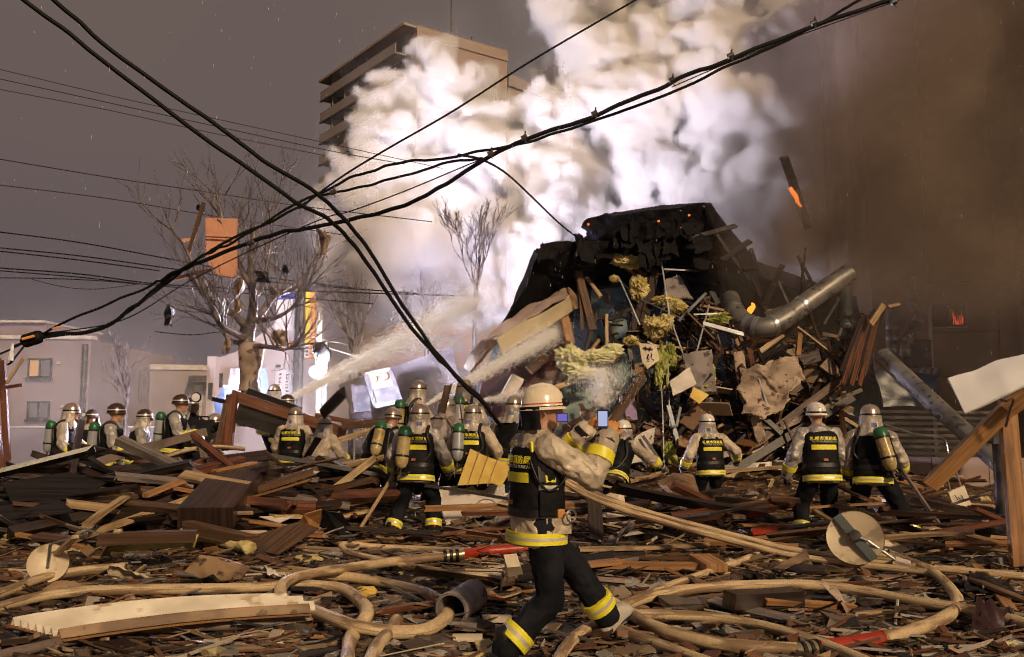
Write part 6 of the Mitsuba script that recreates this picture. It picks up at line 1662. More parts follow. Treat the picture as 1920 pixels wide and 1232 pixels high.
# satellite dishes
def dish(label, c, nrm, r, arm, name='satellite_dish'):
    k = thing(name, label, 'dish')
    pr = [(0.001, -0.16 * r)] + [(r * q_, -0.16 * r * (1 - q_ * q_)) for q_ in (0.25, 0.5, 0.75, 0.93, 1.0)] + [(1.02 * r, 0.008), (1.0 * r, -0.012), (r * .7, -0.17 * r * (1 - .5) - .012), (0.001, -0.16 * r - 0.012)]
    q_ = lathe(pr, 36, c, nrm)
    put('reflector', q_, 'dish_cream', k, smooth=40)
    d, s_, u = frame_of(nrm)
    return k, d, s_, u


c0 = GT(1604, 1018, 0.30) + [0, 0, 0.05]
k, d, s_, u = dish('oval cream satellite dish leaning at the feet of the two right firefighters', c0, (-0.35, -0.86, 0.42), 0.255, None)
m = beam(c0 + d * .02 - u * .2 - s_ * .16, c0 + d * .02 + u * .2 + s_ * .16, 0.085, 0.016, up=d)
put('bracket_strip', m[:2], 'green_metal', k, uv=m[2])
put('mount', lathe([(.001, .06), (.05, .055), (.06, 0), (.05, -.05), (.001, -.055)], 14, c0 + d * .03, d), 'dark_steel', k, smooth=40)
put('arm', tube([c0 + d * .05, c0 + d * .10 + [0.12, 0, -.06], c0 + [0.34, -0.10, -0.20]], 0.016, 7), 'steel', k)
put('feed', tube([c0 + [0.33, -0.10, -0.19], c0 + [0.44, -0.16, -0.22]], 0.03, 8), 'panel_white', k)
c0 = GT(90, 1056, 0.22)
k, d, s_, u = dish('round cream reflector dish with bent steel arm at the left', c0, (0.38, -0.86, 0.34), 0.165, None, 'reflector_dish')
put('arm', tube([c0 + d * .03 - [0, 0, .03], c0 + d * .12 + [0.02, 0, .13], c0 + d * .12 + [0.06, 0, .15], c0 + d * .1 + [0.30, .02, .22]], [0.014, 0.014, 0.008, 0.006], 7), 'steel', k)
put('knob', lathe([(.001, .02), (.02, .012), (.02, -.012), (.001, -.02)], 10, c0 + d * .1 + [0.31, .02, .222], (1, 0, .2)), 'steel', k)
# short grey pipe
c0 = GT(848, 1142, 0.16)
k = thing('drain_pipe', 'short wide grey drain pipe lying open end towards us beside the hose coil', 'pipe')
ax = np.array([0.30, 0.92, 0.05])
put('pipe', lathe([(0.128, 0), (0.128, -.02), (0.118, -.03), (0.118, .42), (0.104, .42), (0.104, -.028), (0.116, -.03)], 28, c0, ax), 'plaster_grey', k, smooth=40)
put('inner_end', lathe([(0.001, 0.30), (0.103, 0.30), (0.103, 0.31)], 20, c0, ax), 'strap_black', k)

# orange timber frame at the right with the white foam sheet on it
of = thing('timber_frame', 'orange brown timber post with a leaning brace at the right edge', 'frame')
for p1, p2, w, y1, y2 in (((1886, 735), (1912, 1062), 30, 8.6, 8.6), ((1742, 912), (1900, 755), 28, 8.9, 8.5), ((1885, 768), (1960, 705), 34, 8.4, 8.2)):
    a_, b_ = P(*p1, y1), P(*p2, y2)
    m = beam(a_, b_, S(w, y1), S(w * .5, y1), up=(0, -1, 0), seed=int(p1[0]), rag=.02)
    put('timber', m[:2], 'wood_orange', of, uv=m[2])
put('strap', tube(catmull([P(1870, 745, 8.3), P(1885, 752, 8.2), P(1900, 748, 8.2), P(1893, 770, 8.3), P(1886, 800, 8.4)], 4), 0.012, 6), 'wood_brown', of)
fs = thing('foam_sheet', 'white lined foam sheet caught on top of the orange timber frame', 'sheet')
put('sheet', cpsheet([[(1776, 712, 8.5), (1792, 742, 8.4), (1808, 776, 8.3)], [(1826, 700, 8.5), (1838, 728, 8.35), (1850, 758, 8.25)], [(1868, 681, 8.5), (1880, 708, 8.3), (1893, 738, 8.2)], [(1940, 664, 8.4), (1945, 690, 8.3), (1948, 712, 8.2)]], 24, 14, 0.02, 3.0, 0.035, 40), 'snow_white', fs, smooth=40)
for k_ in range(7):
    u = 0.2 + k_ * 0.1
    st = [(1776 + (1808 - 1776) * u + 8, 712 + 64 * u - 2), (1826 + 24 * u, 700 + 58 * u), (1862 + 24 * u, 684 + 58 * u)]
    put('line', tube([P(*s__, 8.5 - .22 * u - .03) for s__ in st], 0.004, 4), 'cardboard', fs)
# long grey pole, dark tub and post, hanging bag, hook
put('fallen_pole', tube([P(1655, 668, 15.5), P(1876, 872, 12.5)], [0.15, 0.13], 12, uvs=False), 'duct_metal', label='long grey metal pole fallen at a slant behind the timber brace', cat='pole', smooth=60)
put('tarpaulin', cpsheet([[(1648, 700, 16.2), (1655, 764, 16.0)], [(1700, 690, 16.2), (1705, 764, 16.0)], [(1758, 706, 16.0), (1762, 768, 15.8)]], 20, 10, 0.12, 1.8, 0.02, 50), 'navy_tarp', label='dark blue tarpaulin bundle under the fallen pole', cat='tarpaulin', smooth=50)
ls = thing('shutter_stack', 'stack of dark ribbed shutters behind the rightmost firefighter', 'shutters')
for k_ in range(8):
    z_ = zof(848 - k_ * 11, 18.2)
    m = beam((xof(1640, 18.2), 18.2 + .04 * k_, z_), (xof(1880, 18.0), 18.0 + .05 * k_, z_ - .03), 0.14, 0.06, seed=k_)
    put('slat', m[:2], 'dark_steel', ls, uv=m[2])
sl = thing('sagging_cable', 'grey cable sagging from the rightmost firefighter to the hanging bag', 'cable')
put('cable', tube(catmull([P(1662, 797, 11.5), P(1720, 815, 12), P(1768, 822, 12.4), P(1778, 850, 12.4)], 6), 0.014, 6), 'steel', sl)
hb = thing('hanging_bag', 'cream paper bag hanging by two straps below the timber brace', 'bag')
m = slab([P(1778, 922, 12.3), P(1808, 910, 12.3), P(1822, 946, 12.2), P(1792, 958, 12.2)], 0.05)
put('bag', m[:2], 'board_cream', hb, uv=m[2])
for p_ in ([(1782, 922), (1775, 890), (1770, 862)], [(1802, 912), (1794, 888), (1784, 858)]):
    put('strap', tube([P(*q_, 12.3) for q_ in p_], 0.015, 5), 'rail_brown', hb)
put('marks', cat_([tube([P(1790 + 6 * i_, 928 + 4 * (i_ % 2), 12.24), P(1796 + 6 * i_, 938, 12.22)], 0.006, 4) for i_ in range(3)]), 'ink_black', hb)
tb = thing('sign_base', 'black rubber tub base with a dark upright post at the right', 'post base')
c0 = P(1850, 1000, 10.9); c0[2] = 0.02
put('tub', lathe([(0.27, 0), (0.25, 0.26), (0.22, 0.28), (0.001, 0.28)], 24, c0), 'boot_black', tb, smooth=40)
c1 = P(1875, 900, 11.4)
put('post', tube([[c1[0], c1[1], 0.0], [c1[0], c1[1], zof(820, 11.4)]], 0.07, 12), 'dark_steel', tb, smooth=60)
put('head', cat_([box(c1[0] - .10, c1[0] + .10, c1[1] - .09, c1[1] + .09, zof(832, 11.4), zof(820, 11.4))]), 'dark_steel', tb)
# poles in the firefighters' hands
p0 = HOOK['wr'][0]
e1 = GT(668, 1003, 0.04)
d_ = (e1 - p0) / np.linalg.norm(e1 - p0)
hk = thing('pike_pole', 'long wooden pole held by the firefighter with the tan cylinder', 'pole')
put('shaft', tube([p0 - d_ * .30, e1], 0.024, 8), 'wood_tan', hk, smooth=True)
put('iron', tube([e1, e1 + d_ * .10], [0.022, 0.006], 8), 'dark_steel', hk)
rk = thing('shovel', 'shovel with brown shaft stuck in the rubble behind the rightmost firefighter', 'shovel')
e0, e1 = P(1690, 880, 10.9), GT(1768, 992, 0.05)
put('shaft', tube([e0, e1], 0.024, 8), 'rail_brown', rk, smooth=True)
d_ = (e1 - e0) / np.linalg.norm(e1 - e0)
m = beam(e1 - d_ * .02, e1 + d_ * .22, 0.20, 0.02, up=(0, -1, .4))
put('blade', m[:2], 'dark_steel', rk, uv=m[2])
# hand held things of the walking man and of the men on the left
for nm, c, lb, sz, em in (('phone', WALKER['wr'][1] + np.array([-0.03, -0.06, 0.13]), 'lit phone in the raised glove of the walking firefighter', (0.070, 0.010, 0.115), [0.42, 0.45, 0.70]), ('compact_camera', P(1054, 783, 5.72), 'small camera with glowing violet screen before the walking man', (0.075, 0.03, 0.055), None)):
    k = thing(nm, lb, nm.replace('_', ' '))
    put('case', (lambda q: (q[0] + c, q[1]))(box(-sz[0] / 2, sz[0] / 2, -sz[1] / 2, sz[1] / 2, -sz[2] / 2, sz[2] / 2)), 'screen_off', k)
    put('screen', (lambda q: (q[0] + c, q[1]))(box(-sz[0] * .42, sz[0] * .42, -sz[1] / 2 - .004, -sz[1] / 2 - .001, -sz[2] * .42, sz[2] * .42)), 'screen_off', k,
        emitter={'type': 'area', 'radiance': {'type': 'rgb', 'value': em or [0.16, 0.12, 0.5]}, 'sampling_weight': 0.2})
# small coloured scraps in the left heap
for pts, mat, lb in (([(196, 930), (214, 900), (222, 894), (218, 915), (206, 935)], 'hose_red', 'bright orange red plastic scrap in the left heap'), ([(240, 945), (252, 918), (264, 920), (256, 950)], 'sign_blue', 'blue plastic scrap beside the orange scrap'),
                     ([(128, 900), (142, 893), (150, 908), (146, 918)], 'snow_white', 'small white scrap in the dark left heap'), ([(626, 912), (650, 920), (656, 926), (630, 918)], 'panel_white', 'white and red label scrap left of the pole man'), ([(1408, 990), (1456, 984), (1458, 996), (1412, 1000)], 'hose_red', 'red carton lying left of the oval dish'),
                     ([(205, 1146), (400, 1128), (402, 1133), (207, 1150)], 'sign_blue', 'blue tube lying along the back edge of the siding panel')):
    sheetG(lb, pts, mat, 0.02, 'scrap', 'scrap', hs=[.14] * len(pts))
# collapsed dark window frame with a picture panel in the spray
df = thing('fallen_window', 'tilted dark window frame with a red and white picture, seen through the spray', 'window')
y_ = 22.3
Q = [P(686, 702, y_), P(732, 692, y_), P(752, 752, y_ - .3), P(704, 762, y_ - .3)]
for i_, j_ in ((0, 1), (1, 2), (2, 3), (3, 0)):
    m = beam(Q[i_], Q[j_], 0.10, 0.08, up=(0, -1, 0), seed=i_)
    put('frame', m[:2], 'dark_steel', df, uv=m[2])
mid = [Q[0] + (Q[3] - Q[0]) * .5, Q[1] + (Q[2] - Q[1]) * .5]
m = slab([Q[0], Q[1], mid[1], mid[0]], 0.03); put('picture', m[:2], 'cardboard', df, uv=m[2])
m = slab([mid[0], mid[1], Q[2], Q[3]], 0.03); put('lower_pane', m[:2], 'dark_steel', df, uv=m[2])
for (px_, py_, r_) in ((721, 706, 7.5), (701, 711, 6)):
    c0 = P(px_, py_, y_ - .12)
    put('spot', lathe([(.001, .0), (S(r_, y_), 0), (S(r_, y_), .01)], 18, c0, (0, -1, .1)), 'ink_red' if px_ > 710 else 'sign_orange', df)
fr_ = thing('collapsed_shed', 'fallen grey roof slope behind the spray, left of the ruin', 'shed')  # slanted sheet of a fallen roof, not part of any shed
put('slope', cpsheet([[(640, 720, 25), (660, 790, 24)], [(740, 688, 25), (760, 790, 24)], [(850, 650, 25), (880, 790, 24)]], 24, 12, 0.12, 1.0, 0.05, 60), 'slope_grey', fr_)
put('panel', cpsheet([[(655, 722, 22.4), (662, 775, 22.0)], [(688, 726, 22.4), (694, 772, 22.0)]], 8, 8, 0.05, 1.0, 0.04, 61), 'dark_steel', fr_)
# blue tarpaulin draped behind the tree
bt = thing('blue_tarpaulin', 'pale blue tarpaulin sheets hung round the tree trunk behind the truss', 'tarpaulin')
for i_, (x0_, x1_, t0_, t1_) in enumerate(((432, 462, 692, 770), (478, 498, 690, 765), (405, 436, 720, 800))):
    put('sheet', cpsheet([[(x0_, t0_ + (26 if i_ == 2 else 0), 25.0), (x0_ - 4, t1_ + 20, 25.2)], [((x0_ + x1_) / 2, t0_, 24.7), ((x0_ + x1_) / 2, t1_ + 20, 24.9)], [(x1_, t0_, 25.0), (x1_ + 3, t1_ + 20, 25.2)]], 14, 14, 0.10, 2.0, 0.02, 70 + i_), 'tarp_blue' if i_ == 2 else 'snow_white' if i_ == 0 else 'tarp_blue', bt, smooth=60)
put('sheet', cpsheet([[(440, 775, 17.5), (440, 800, 17.4)], [(490, 770, 17.5), (480, 792, 17.4)]], 8, 8, 0.1, 2.0, 0.02, 75), 'tarp_blue', bt, smooth=60)

# ------------------------------------------------------------------ bare trees
def grow(rg, base, d, L, r, depth, out, up=0.25, spread=0.55, wig=0.12, shrink=(0.62, 0.82), kids=(2, 3), minr=0.006, tips=None):
    n = 5
    p = [np.array(base, float)]
    dd = np.array(d, float)
    for i in range(n):
        dd = dd + rg.normal(0, wig, 3) + np.array([0, 0, up * 0.12])
        dd /= np.linalg.norm(dd)
        p.append(p[-1] + dd * L / n)
    r1 = max(r * 0.66, minr * 0.6)
    out.append(tube(p, np.linspace(r, r1, n + 1), 7 if r > 0.05 else 5 if r > 0.02 else 4))
    if depth == 0:
        return
    k = rg.integers(kids[0], kids[1] + 1)
    for j in range(k):
        q = p[-1] if j == 0 else p[rg.integers(2, n + 1)]
        ax = rg.normal(0, 1, 3); ax -= dd * (ax @ dd); ax /= np.linalg.norm(ax)
        s_ = spread * rg.uniform(0.5, 1.3) * (0.5 if j == 0 else 1)
        nd = dd * math.cos(s_) + ax * math.sin(s_) + np.array([0, 0, up * 0.35])
        grow(rg, q, nd / np.linalg.norm(nd), L * rg.uniform(*shrink), max(r1 * rg.uniform(0.62, 0.85), minr), depth - 1, out, up, spread, wig, shrink, kids, minr)


def limb(pts, r0, r1, y):
    p = catmull([P(a, b, y + (c if len(q) else 0)) for (a, b, *q), c in zip(pts, [q[2] if len(q) > 2 else 0 for q in pts])], 6)
    return tube(p, np.linspace(r0 * .62, r1 * .6, len(p)), 9), p


tree = thing('bare_tree', 'big bare pruned tree with debris caught in its branches, left of the flood lamp', 'tree', None)
Y = 17.3
tk, _ = limb([(468, 800), (470, 740), (466, 690), (462, 640), (466, 610)], 0.32, 0.24, Y)
put('trunk', tk, 'bark', tree, smooth=True)
rg = np.random.default_rng(77)
LIMBS = [([(463, 640), (472, 600), (476, 560, -.3), (470, 520, -.5), (472, 470, -.6), (480, 420, -.6)], .20, .05), ([(468, 610), (492, 585, .3), (510, 560, .6), (530, 550, .8), (560, 535, 1.2), (600, 470, 1.5)], .15, .03),
         ([(466, 620), (450, 600, -.2), (430, 585, -.5), (405, 590, -.8), (390, 560, -1), (355, 520, -1.2)], .15, .03), ([(463, 635), (440, 625, -.5), (415, 610, -1.0), (395, 570, -1.3), (350, 470, -1.5), (320, 430, -1.5)], .13, .025),
         ([(472, 600), (500, 600, -.4), (530, 590, -.6), (555, 570, -.8), (570, 545, -1)], .10, .03), ([(470, 650), (500, 650, -.6), (530, 655, -.8), (550, 650, -.9)], .09, .03), ([(462, 645), (435, 640, .5), (420, 625, .8), (405, 600, 1.0), (400, 590, 1.2)], .09, .03),
         ([(474, 560, -.3), (490, 540, 0), (500, 500, .2), (510, 440, .3), (505, 390, .3)], .10, .03), ([(474, 540, -.4), (455, 510, -.6), (440, 470, -.8), (420, 420, -.9), (410, 380, -.9)], .10, .03)]
tw = []
for pts, r0, r1 in LIMBS:
    m, path = limb(pts, r0, r1, Y)
    put('limb', m, 'bark', tree, smooth=True)
    for _ in range(14):
        i = rg.integers(len(path) // 3, len(path))
        d = path[min(i, len(path) - 1)] - path[i - 3]; d /= np.linalg.norm(d)
        ax = rg.normal(0, 1, 3); ax /= np.linalg.norm(ax)
        d = d * 0.6 + ax * 0.7 + np.array([0, 0, 0.5]); d /= np.linalg.norm(d)
        grow(rg, path[i], d, rg.uniform(0.42, 0.78), rg.uniform(0.012, 0.020), 2, tw, up=0.22, spread=0.5, wig=0.10, minr=0.005)
put('twigs', cat_(tw), 'bark', tree, kind='stuff')
sleeve = lathe([(0.19, -.45), (0.175, -.3), (0.19, -.02), (0.21, 0.0), (0.25, 0.3), (0.245, 0.44), (0.19, 0.49), (0.15, .50)], 22, P(469, 690, Y), (0.05, 0, 1))
sleeve = (sleeve[0] + 0.03 * (meshkit.fbm(sleeve[0] * [9, 9, 3], 3, 5)[:, None] - .5), sleeve[1])
put('trunk_wrap', sleeve, 'cloth_beige', tree, label='pale straw wrap round the trunk', smooth=40)
# debris caught in the branches
pb = thing('pink_panel', 'pink insulation panel caught upright in the bare tree', 'panel')
m = slab([P(385, 408, 16.2), P(444, 410, 16.2), P(443, 521, 16.4), P(408, 516, 16.4), P(386, 487, 16.3)], 0.08)
put('panel', m[:2], 'pink_board', pb, uv=m[2])
put('groove', cat_([beam(P(385, 444, 16.185), P(444, 446, 16.185), 0.02, 0.02, up=(0, -1, 0))[:2]]), 'wood_red', pb)
for i_, (px_, py_, rx, ry, mat, lb) in enumerate(((316, 592, 8, 22, 'strap_black', 'black rag hanging in the wires left of the bare tree'), (450, 540, 8, 14, 'cardboard', 'brown scrap below the pink panel'), (446, 572, 7, 12, 'cardboard', 'small brown scrap in the bare tree trunk fork'), (606, 460, 9, 26, 'cloth_beige', 'pale torn cloth hanging at the right tip of the bare tree'),
                                                  (522, 632, 16, 13, 'cloth_beige', 'tan torn sheet hanging from a low branch of the bare tree'), (430, 650, 7, 14, 'cloth_beige', 'small pale rag on the low left branch of the bare tree'), (534, 510, 12, 7, 'strap_black', 'black scrap in the right crown of the bare tree'), (490, 522, 14, 9, 'strap_black', 'dark crumpled scrap in the middle of the bare tree'),
                                                  (516, 545, 10, 8, 'grey_cloth', 'grey scrap on a right branch of the bare tree'), (376, 396, 5, 14, 'strap_black', 'dark rag above the pink panel'))):
    y_ = 16.4
    put('hanging_scrap', cpsheet([[(px_ - rx, py_ - ry, y_), (px_ - rx * .6, py_, y_ + .1), (px_ - rx * .9, py_ + ry, y_)], [(px_, py_ - ry * 1.1, y_ - .15), (px_ + 2, py_, y_ - .2), (px_, py_ + ry * .8, y_ - .1)], [(px_ + rx, py_ - ry * .7, y_), (px_ + rx * .8, py_, y_ + .1), (px_ + rx * .5, py_ + ry * 1.1, y_)]], 12, 14, 0.16, 3.0, 0.02, i_ + 80, rag=0.3), mat, label=lb, cat='scrap', smooth=50)
put('hanging_stick', beam(P(382, 380, 16.1), P(352, 480, 16.1), 0.07, 0.05, up=(0, -1, 0))[:2], 'wood_brown', label='brown stick caught upright left of the pink panel', cat='stick')
put('hanging_stick', beam(P(305, 528, 16.1), P(396, 506, 16.1), 0.06, 0.04, up=(0, -1, 0))[:2], 'wood_red', label='red brown stick caught level below the pink panel', cat='stick')
put('hanging_stick', beam(P(335, 452, 16.1), P(360, 449, 16.1), 0.06, 0.04, up=(0, -1, 0))[:2], 'pink_board', label='short pink lath left of the pink panel', cat='stick')


def small_tree(label, px, py, y, h, seed, n=5, depth=3, nm='young_tree', r=0.07):
    k = thing(nm, label, 'tree')
    rg = np.random.default_rng(seed)
    b0 = P(px, py, y)
    out = []
    put('trunk', tube([[b0[0], b0[1], 0.0], b0 * [1, 1, .5], b0, b0 + [0.05, 0, h * .25]], [r * 1.3, r, r * .8], 8), 'bark', k, smooth=True)
    for _ in range(n):
        d = np.array([rg.normal(0, .45), rg.normal(0, .3), 1.0]); d /= np.linalg.norm(d)
        grow(rg, b0 + [0.05, 0, h * .25 * rg.random()], d, h * rg.uniform(.24, .36), r * .55, depth, out, up=0.35, spread=0.5, wig=0.1, minr=0.010)
    put('twigs', cat_(out), 'bark', k, kind='stuff')


small_tree('bare tree half lost in the white steam left of the ruin', 890, 575, 26.0, 3.3, 5, 6, 4, 'bare_tree', 0.06)
small_tree('purple brown shrub with upright twigs between the banner pole and the orange shop', 660, 690, 26.2, 3.2, 6, 9, 3)
small_tree('slender bare tree in front of the grey house', 236, 770, 26, 2.6, 7, 5, 3)
small_tree('bare twiggy tree seen through steam beside the fallen roof', 800, 640, 25.0, 2.0, 8, 6, 3)

# ------------------------------------------------------------------ overhead cables
def cable(label, pts, r, y, name='overhead_cable', y2=None, group=None, mat='cable_black', sides=7, wob=0.0):
    ys = np.linspace(y, y if y2 is None else y2, len(pts))
    p = catmull([P(a, b, q) for (a, b), q in zip(pts, ys)], 10)
    if wob:
        u = np.arange(len(p)) * 0.35
        p = p + wob * np.stack([0 * u, 0 * u, meshkit.noise(np.stack([u, u * 0, u * 0 + pts[0][1]], 1)) - 0.5], 1)
    return put(name, tube(p, r, sides), mat, label=label, cat='cable', group=group, smooth=True)


cable('left of the two thick black cables falling from the top left to the rubble', [(30, -12), (200, 118), (400, 270), (540, 368), (612, 408), (660, 455), (720, 540), (780, 625), (840, 690), (905, 757), (940, 800)], 0.021, 7.6, y2=10.5, wob=.03)
cable('right of the two thick black cables falling from the top left to the rubble', [(88, -12), (200, 86), (350, 195), (480, 290), (580, 352), (640, 405), (700, 482), (760, 580), (830, 676), (900, 748), (938, 800)], 0.021, 7.7, y2=10.5, wob=.03)
cable('thick bundled cable from the top right corner across the smoke to the splice box', [(1700, -6), (1540, 44), (1370, 110), (1260, 155), (1115, 218), (985, 264), (920, 290), (830, 350), (760, 385), (660, 412), (560, 430), (470, 455), (380, 490), (330, 512), (260, 568), (190, 615), (85, 628)], 0.024, 9.0, y2=10.8, wob=.04)
cable('second cable from the top right, running below the bundled cable', [(1630, -10), (1530, 48), (1400, 108), (1240, 183), (1110, 228), (980, 268), (860, 292), (760, 305), (680, 325), (600, 362), (540, 400), (400, 466), (320, 525), (200, 608), (75, 634)], 0.016, 9.1, y2=10.8, wob=.03)
cable('black cable joining the crossing of the cables from the right', [(905, 296), (820, 310), (720, 340), (640, 358), (560, 380), (440, 452), (380, 480), (310, 520), (262, 545), (130, 600), (70, 632)], 0.015, 9.6, y2=10.8, wob=.03)
cable('thin straight wire from the top edge down to the crossing of the cables', [(1200, -5), (1000, 112), (850, 208), (730, 277), (640, 332), (560, 392)], 0.011, 9.3, wob=.0)
cable('slack wire drooping from the cables down to the black roof', [(860, 290), (905, 300), (950, 326), (1000, 372), (1050, 420), (1088, 450)], 0.016, 9.4, y2=18.0)
cable('thin messenger wire lying between the bundled cables', [(985, 266), (880, 308), (760, 358), (660, 395), (600, 412), (470, 470), (350, 530), (230, 600), (90, 625)], 0.007, 9.3, y2=10.8)
cable('thin wire along the bundled cable at the top right', [(1680, 2), (1500, 66), (1370, 116), (1260, 163)], 0.006, 9.0)
for i_, (p_, r_) in enumerate((([(-10, 128), (200, 178), (400, 222), (610, 268), (830, 316)], .012), ([(-10, 146), (200, 192), (400, 236), (620, 283), (760, 308)], .014), ([(-10, 166), (200, 206), (400, 250), (610, 292)], .012), ([(-10, 297), (200, 332), (400, 362), (560, 386), (810, 416)], .016),
                               ([(-10, 346), (200, 372), (400, 405), (640, 440)], .014), ([(-10, 434), (150, 455), (330, 488), (500, 520), (660, 540)], .020), ([(-10, 464), (150, 480), (330, 505), (500, 528), (800, 552)], .020), ([(-10, 470), (150, 488), (300, 508)], .020), ([(-10, 502), (150, 514), (280, 531), (420, 540), (640, 548), (900, 556)], .022),
                               ([(-10, 507), (150, 520), (260, 532), (400, 545), (700, 570)], .018), ([(-10, 521), (80, 522), (180, 526), (260, 533)], .016), ([(260, 533), (180, 542), (120, 538), (60, 524)], .010), ([(290, 622), (360, 628), (420, 622), (470, 628)], .014))):
    cable(('highest', 'second highest', 'third highest', 'fourth', 'fifth', 'sixth', 'seventh', 'eighth', 'ninth', 'tenth', 'eleventh', 'short drooping', 'lowest')[i_] + ' of the thin distant wires on the left', p_, r_, 27.0 - 0.15 * i_, 'distant_wire', mat='wood_dark' if i_ < 5 else 'cable_black', sides=5)
cable('pale wire from the banner pole to the orange shop, upper', [(585, 632), (610, 638), (650, 646)], .012, 20.0, 'distant_wire', mat='snow_white', sides=5)
cable('pale wire from the banner pole to the orange shop, lower', [(608, 650), (640, 660), (680, 672)], .012, 20.0, 'distant_wire', mat='snow_white', sides=5)
for i_, (px_, py_) in enumerate(((1370, 104), (1260, 150), (1115, 213), (983, 258), (920, 288), (1526, 43), (470, 455), (625, 360), (1676, 4))):
    c0 = P(px_, py_, 8.95)
    k = thing('cable_clamp', f'small metal clamp on the bundled cable, {("third", "fourth", "fifth", "sixth", "seventh", "second", "ninth", "eighth", "first")[i_]} from the right end', 'clamp', 'clamps along the bundled cable')
    put('body', lathe([(.001, -.035), (.028, -.03), (.030, .03), (.001, .035)], 10, c0, (-.9, 0.1, -.38)), 'dark_steel', k)
    put('bolt', tube([c0, c0 + [0.012, -.01, .065]], .008, 6), 'dark_steel', k)
    put('tail', tube([c0, c0 + [0.02, -.01, -.06]], .005, 5), 'dark_steel', k)
sx = thing('splice_box', 'dark cable splice sleeve with an orange strip hanging at the left', 'splice box')
q0, q1 = P(40, 642, 10.8), P(84, 628, 10.8)
put('sleeve', tube(catmull([q0, q0 * .7 + q1 * .3, q0 * .3 + q1 * .7, q1], 5), [.03, .05, .075, .085, .085, .085, .085, .08, .085, .085, .085, .08, .075, .06, .03, .02][:16], 12), 'cable_black', sx, smooth=40)
put('orange_strip', tube([P(42, 636, 10.68), P(64, 630, 10.68)], .018, 6), 'sign_orange', sx)
put('orange_strip', tube([P(98, 616, 10.7), P(116, 612, 10.7)], .012, 6), 'sign_orange', sx)
for i_, p_ in enumerate(([(40, 645), (20, 655), (-10, 668)], [(46, 648), (30, 668), (18, 682), (-10, 688)], [(44, 642), (26, 650), (24, 665), (20, 680)])):
    put('tail_wire', tube(catmull([P(a, b, 10.8) for a, b in p_], 5), .012, 6), 'cable_black', sx)
put('white_tail', tube([P(24, 644, 10.7), P(20, 676, 10.7)], [.012, .03], 6), 'snow_white', sx)

# ------------------------------------------------------------------ lamps: the flood light on the banner pole, the helmet lamp, the camera lamp
fl = thing('flood_lamp', 'bright white flood lamp on a pole with a furled white banner in the street', 'lamp')
Y = 20.2
put('pole', tube([[xof(605, Y), Y + .1, -0.05], [xof(605, Y), Y + .1, zof(640, Y)]], 0.085, 10), 'dark_steel', fl, smooth=True)
put('pole', tube([[xof(598, Y), Y, -0.05], [xof(598, Y), Y, zof(585, Y)]], 0.03, 8), 'panel_white', fl, smooth=True)
put('banner', tube(catmull([P(598, 586, Y), P(598, 610, Y), P(599, 640, Y), P(598, 680, Y), P(597, 740, Y), P(597, 790, Y)], 6), np.interp(np.linspace(0, 1, 31), [0, .12, .28, .33, .5, .7, 1], [.015, .05, .085, .04, .10, .06, .06]), 10), 'snow_white', fl, smooth=True)
lc = P(591, 697, Y - 0.9)
put('housing', lathe([(0.001, -.20), (.04, -.20), (.045, -.12), (.075, -.105), (.001, -.10)], 16, lc), 'dark_steel', fl, smooth=40)
put('bracket', tube([lc - [0, 0, .17], [xof(598, Y), Y, lc[2] - .17]], .02, 6), 'dark_steel', fl)
ax = np.array([4.8, 9.0, 5.0]); ax /= np.linalg.norm(ax)
fc = lc + np.array([0.10, 0.12, 0.42])
put('flood_head', lathe([(.001, -.16), (.10, -.14), (.24, -.02), (.245, .03), (.225, .03), (.222, .002)], 20, fc, ax), 'dark_steel', fl, smooth=40)
put('flood_glass', lathe([(.001, 0.004), (.22, 0.0), (.22, -.006), (.001, -.006)], 20, fc, ax), 'snow_white', fl, emitter={'type': 'area', 'radiance': {'type': 'rgb', 'value': [FLOOD, FLOOD * .93, FLOOD * 1.06]}, 'sampling_weight': 16.0})
put('bracket', tube([fc - ax * .15, lc + [.02, 0, -.15]], .02, 6), 'dark_steel', fl)
m = trimesh.creation.icosphere(2, 0.13)
put('lamp_glass', (np.array(m.vertices) + lc, np.array(m.faces)), 'snow_white', fl, emitter={'type': 'area', 'radiance': {'type': 'rgb', 'value': [LAMP * 0.98, LAMP * 0.90, LAMP * 1.18]}, 'sampling_weight': 5.0})
for nm, c, r_, lb, rad in (('helmet_lamp', LAMPMAN['head'] + np.array([-.10, -.14, .06]), 0.035, 'small white lamp on the helmet of the second man from the left', 90.0), ('camera_lamp', P(367, 745, 15.7), 0.075, 'bright round lamp on the video camera at the right end of the left line', 120.0)):
    k = thing(nm, lb, 'lamp')
    put('housing', lathe([(.001, -.05), (r_, -.045), (r_ * 1.25, .0), (r_ * 1.15, .012), (r_, .0)], 14, c + np.array([0, .03, 0]), (0.1, -1, 0)), 'dark_steel', k, smooth=40)
    put('lens', lathe([(.001, 0.01), (r_ * .95, 0.006), (r_ * .95, -.01), (.001, -.01)], 14, c, (0.1, -1, 0)), 'snow_white', k, emitter={'type': 'area', 'radiance': {'type': 'rgb', 'value': [rad, rad * .95, rad * 1.08]}, 'sampling_weight': 0.6})
vc = thing('video_camera', 'black shoulder video camera held by the person beside the bright round lamp', 'camera')
c0 = CAMERAMAN['wr'][0] * .5 + CAMERAMAN['wr'][1] * .5
put('body', (lambda q: (q[0] + c0, q[1]))(box(-.18, .20, -.08, .08, -.06, .14)), 'strap_black', vc)
put('lens', tube([c0 + [.20, 0, .05], c0 + [.36, 0, .05]], [.05, .06], 12), 'black_sheen', vc)
put('handle', tube([c0 + [-.12, 0, .14], c0 + [-.10, 0, .20], c0 + [.10, 0, .20], c0 + [.14, 0, .14]], .015, 6), 'strap_black', vc)

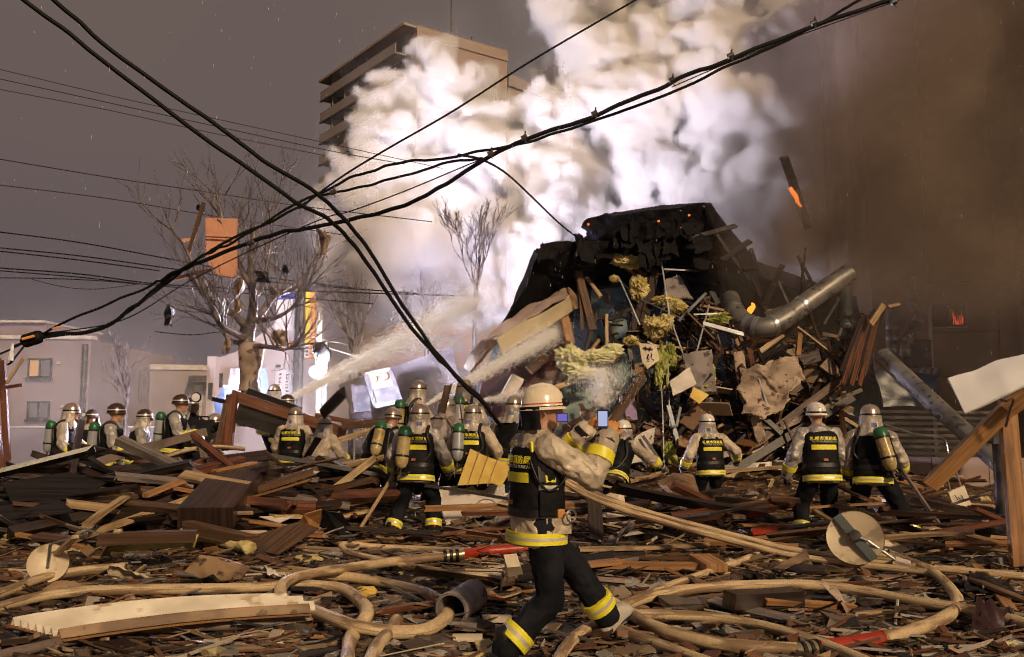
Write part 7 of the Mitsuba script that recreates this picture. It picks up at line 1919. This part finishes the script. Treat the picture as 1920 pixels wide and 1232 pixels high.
# ------------------------------------------------------------------ jets of water: thousands of droplets in flight
def jet(label, a, b, r0, r1, n, seed, drop=0.0, size=(0.010, 0.05), thin=1.0):
    rg = np.random.default_rng(seed)
    u = rg.random(n) ** 0.85
    c = a + (b - a) * u[:, None] - np.array([0, 0, 1]) * (drop * u ** 2)[:, None]
    rr = (r0 + (r1 - r0) * u) * np.abs(rg.normal(0, .5, n))
    th = rg.uniform(0, 6.28, n)
    d, s, w = frame_of(b - a)
    c = c + s * (rr * np.cos(th))[:, None] + w * (rr * np.sin(th))[:, None]
    dd = d + rg.normal(0, .05, (n, 3))
    L = rg.uniform(*size, n) * 1.5
    wd = rg.uniform(0.0025, 0.006, n) * thin
    p0, p1 = c - dd * L[:, None] / 2, c + dd * L[:, None] / 2
    e1 = s * wd[:, None]; e2 = w * wd[:, None]
    v = np.stack([p0, c + e1, c + e2, c - e1, c - e2, p1], 1)
    f = np.array([[0, 2, 1], [0, 3, 2], [0, 4, 3], [0, 1, 4], [5, 1, 2], [5, 2, 3], [5, 3, 4], [5, 4, 1]])
    fs = (f[None] + (np.arange(n) * 6)[:, None, None]).reshape(-1, 3)
    k = thing('water_jet', label, 'water jet')
    put('spray', (v.reshape(-1, 3), fs), 'water_drop', k, kind='stuff')


jet('long faint jet of water rising from behind the truss towards the steam', P(535, 752, 17.2), P(900, 560, 22.5), 0.03, 0.75, 42000, 1, 0.0)
jet('bright jet of water striking the dark wall under the eave', P(800, 758, 14.5), P(1060, 612, 18.4), 0.02, 0.34, 26000, 2, 0.0)
jet('level jet of water from behind the cable to the wreckage', P(905, 750, 14.0), P(1010, 742, 17.0), 0.03, 0.22, 9000, 3)
jet('fine spray bursting upwards in front of the wet grey panel', P(1125, 762, 16.0), P(1130, 690, 16.2), 0.20, 0.75, 9000, 4, 0.0, (0.01, 0.04), 0.45)

# fine sleet in the air over the street
rg = np.random.default_rng(71)
n = 800
yy = rg.uniform(6.0, 20.0, n)
c = np.array([P(a_, b_, q_) for a_, b_, q_ in zip(rg.uniform(-60, 1980, n), rg.uniform(-40, 820, n), yy)])
L, wd = rg.uniform(0.008, 0.05, n), rg.uniform(0.0008, 0.0018, n)
o = np.array([[0, 0, .5], [1, 0, 0], [-.5, .87, 0], [-.5, -.87, 0], [0, 0, -.5]])
v = c[:, None] + o[None] * np.stack([wd, wd, L], 1)[:, None]
f = np.array([[0, 1, 2], [0, 2, 3], [0, 3, 1], [4, 2, 1], [4, 3, 2], [4, 1, 3]])
put('sleet', (v.reshape(-1, 3), (f[None] + (np.arange(n) * 5)[:, None, None]).reshape(-1, 3)), 'water_drop', kind='stuff', label='fine sleet falling through the lamp light')
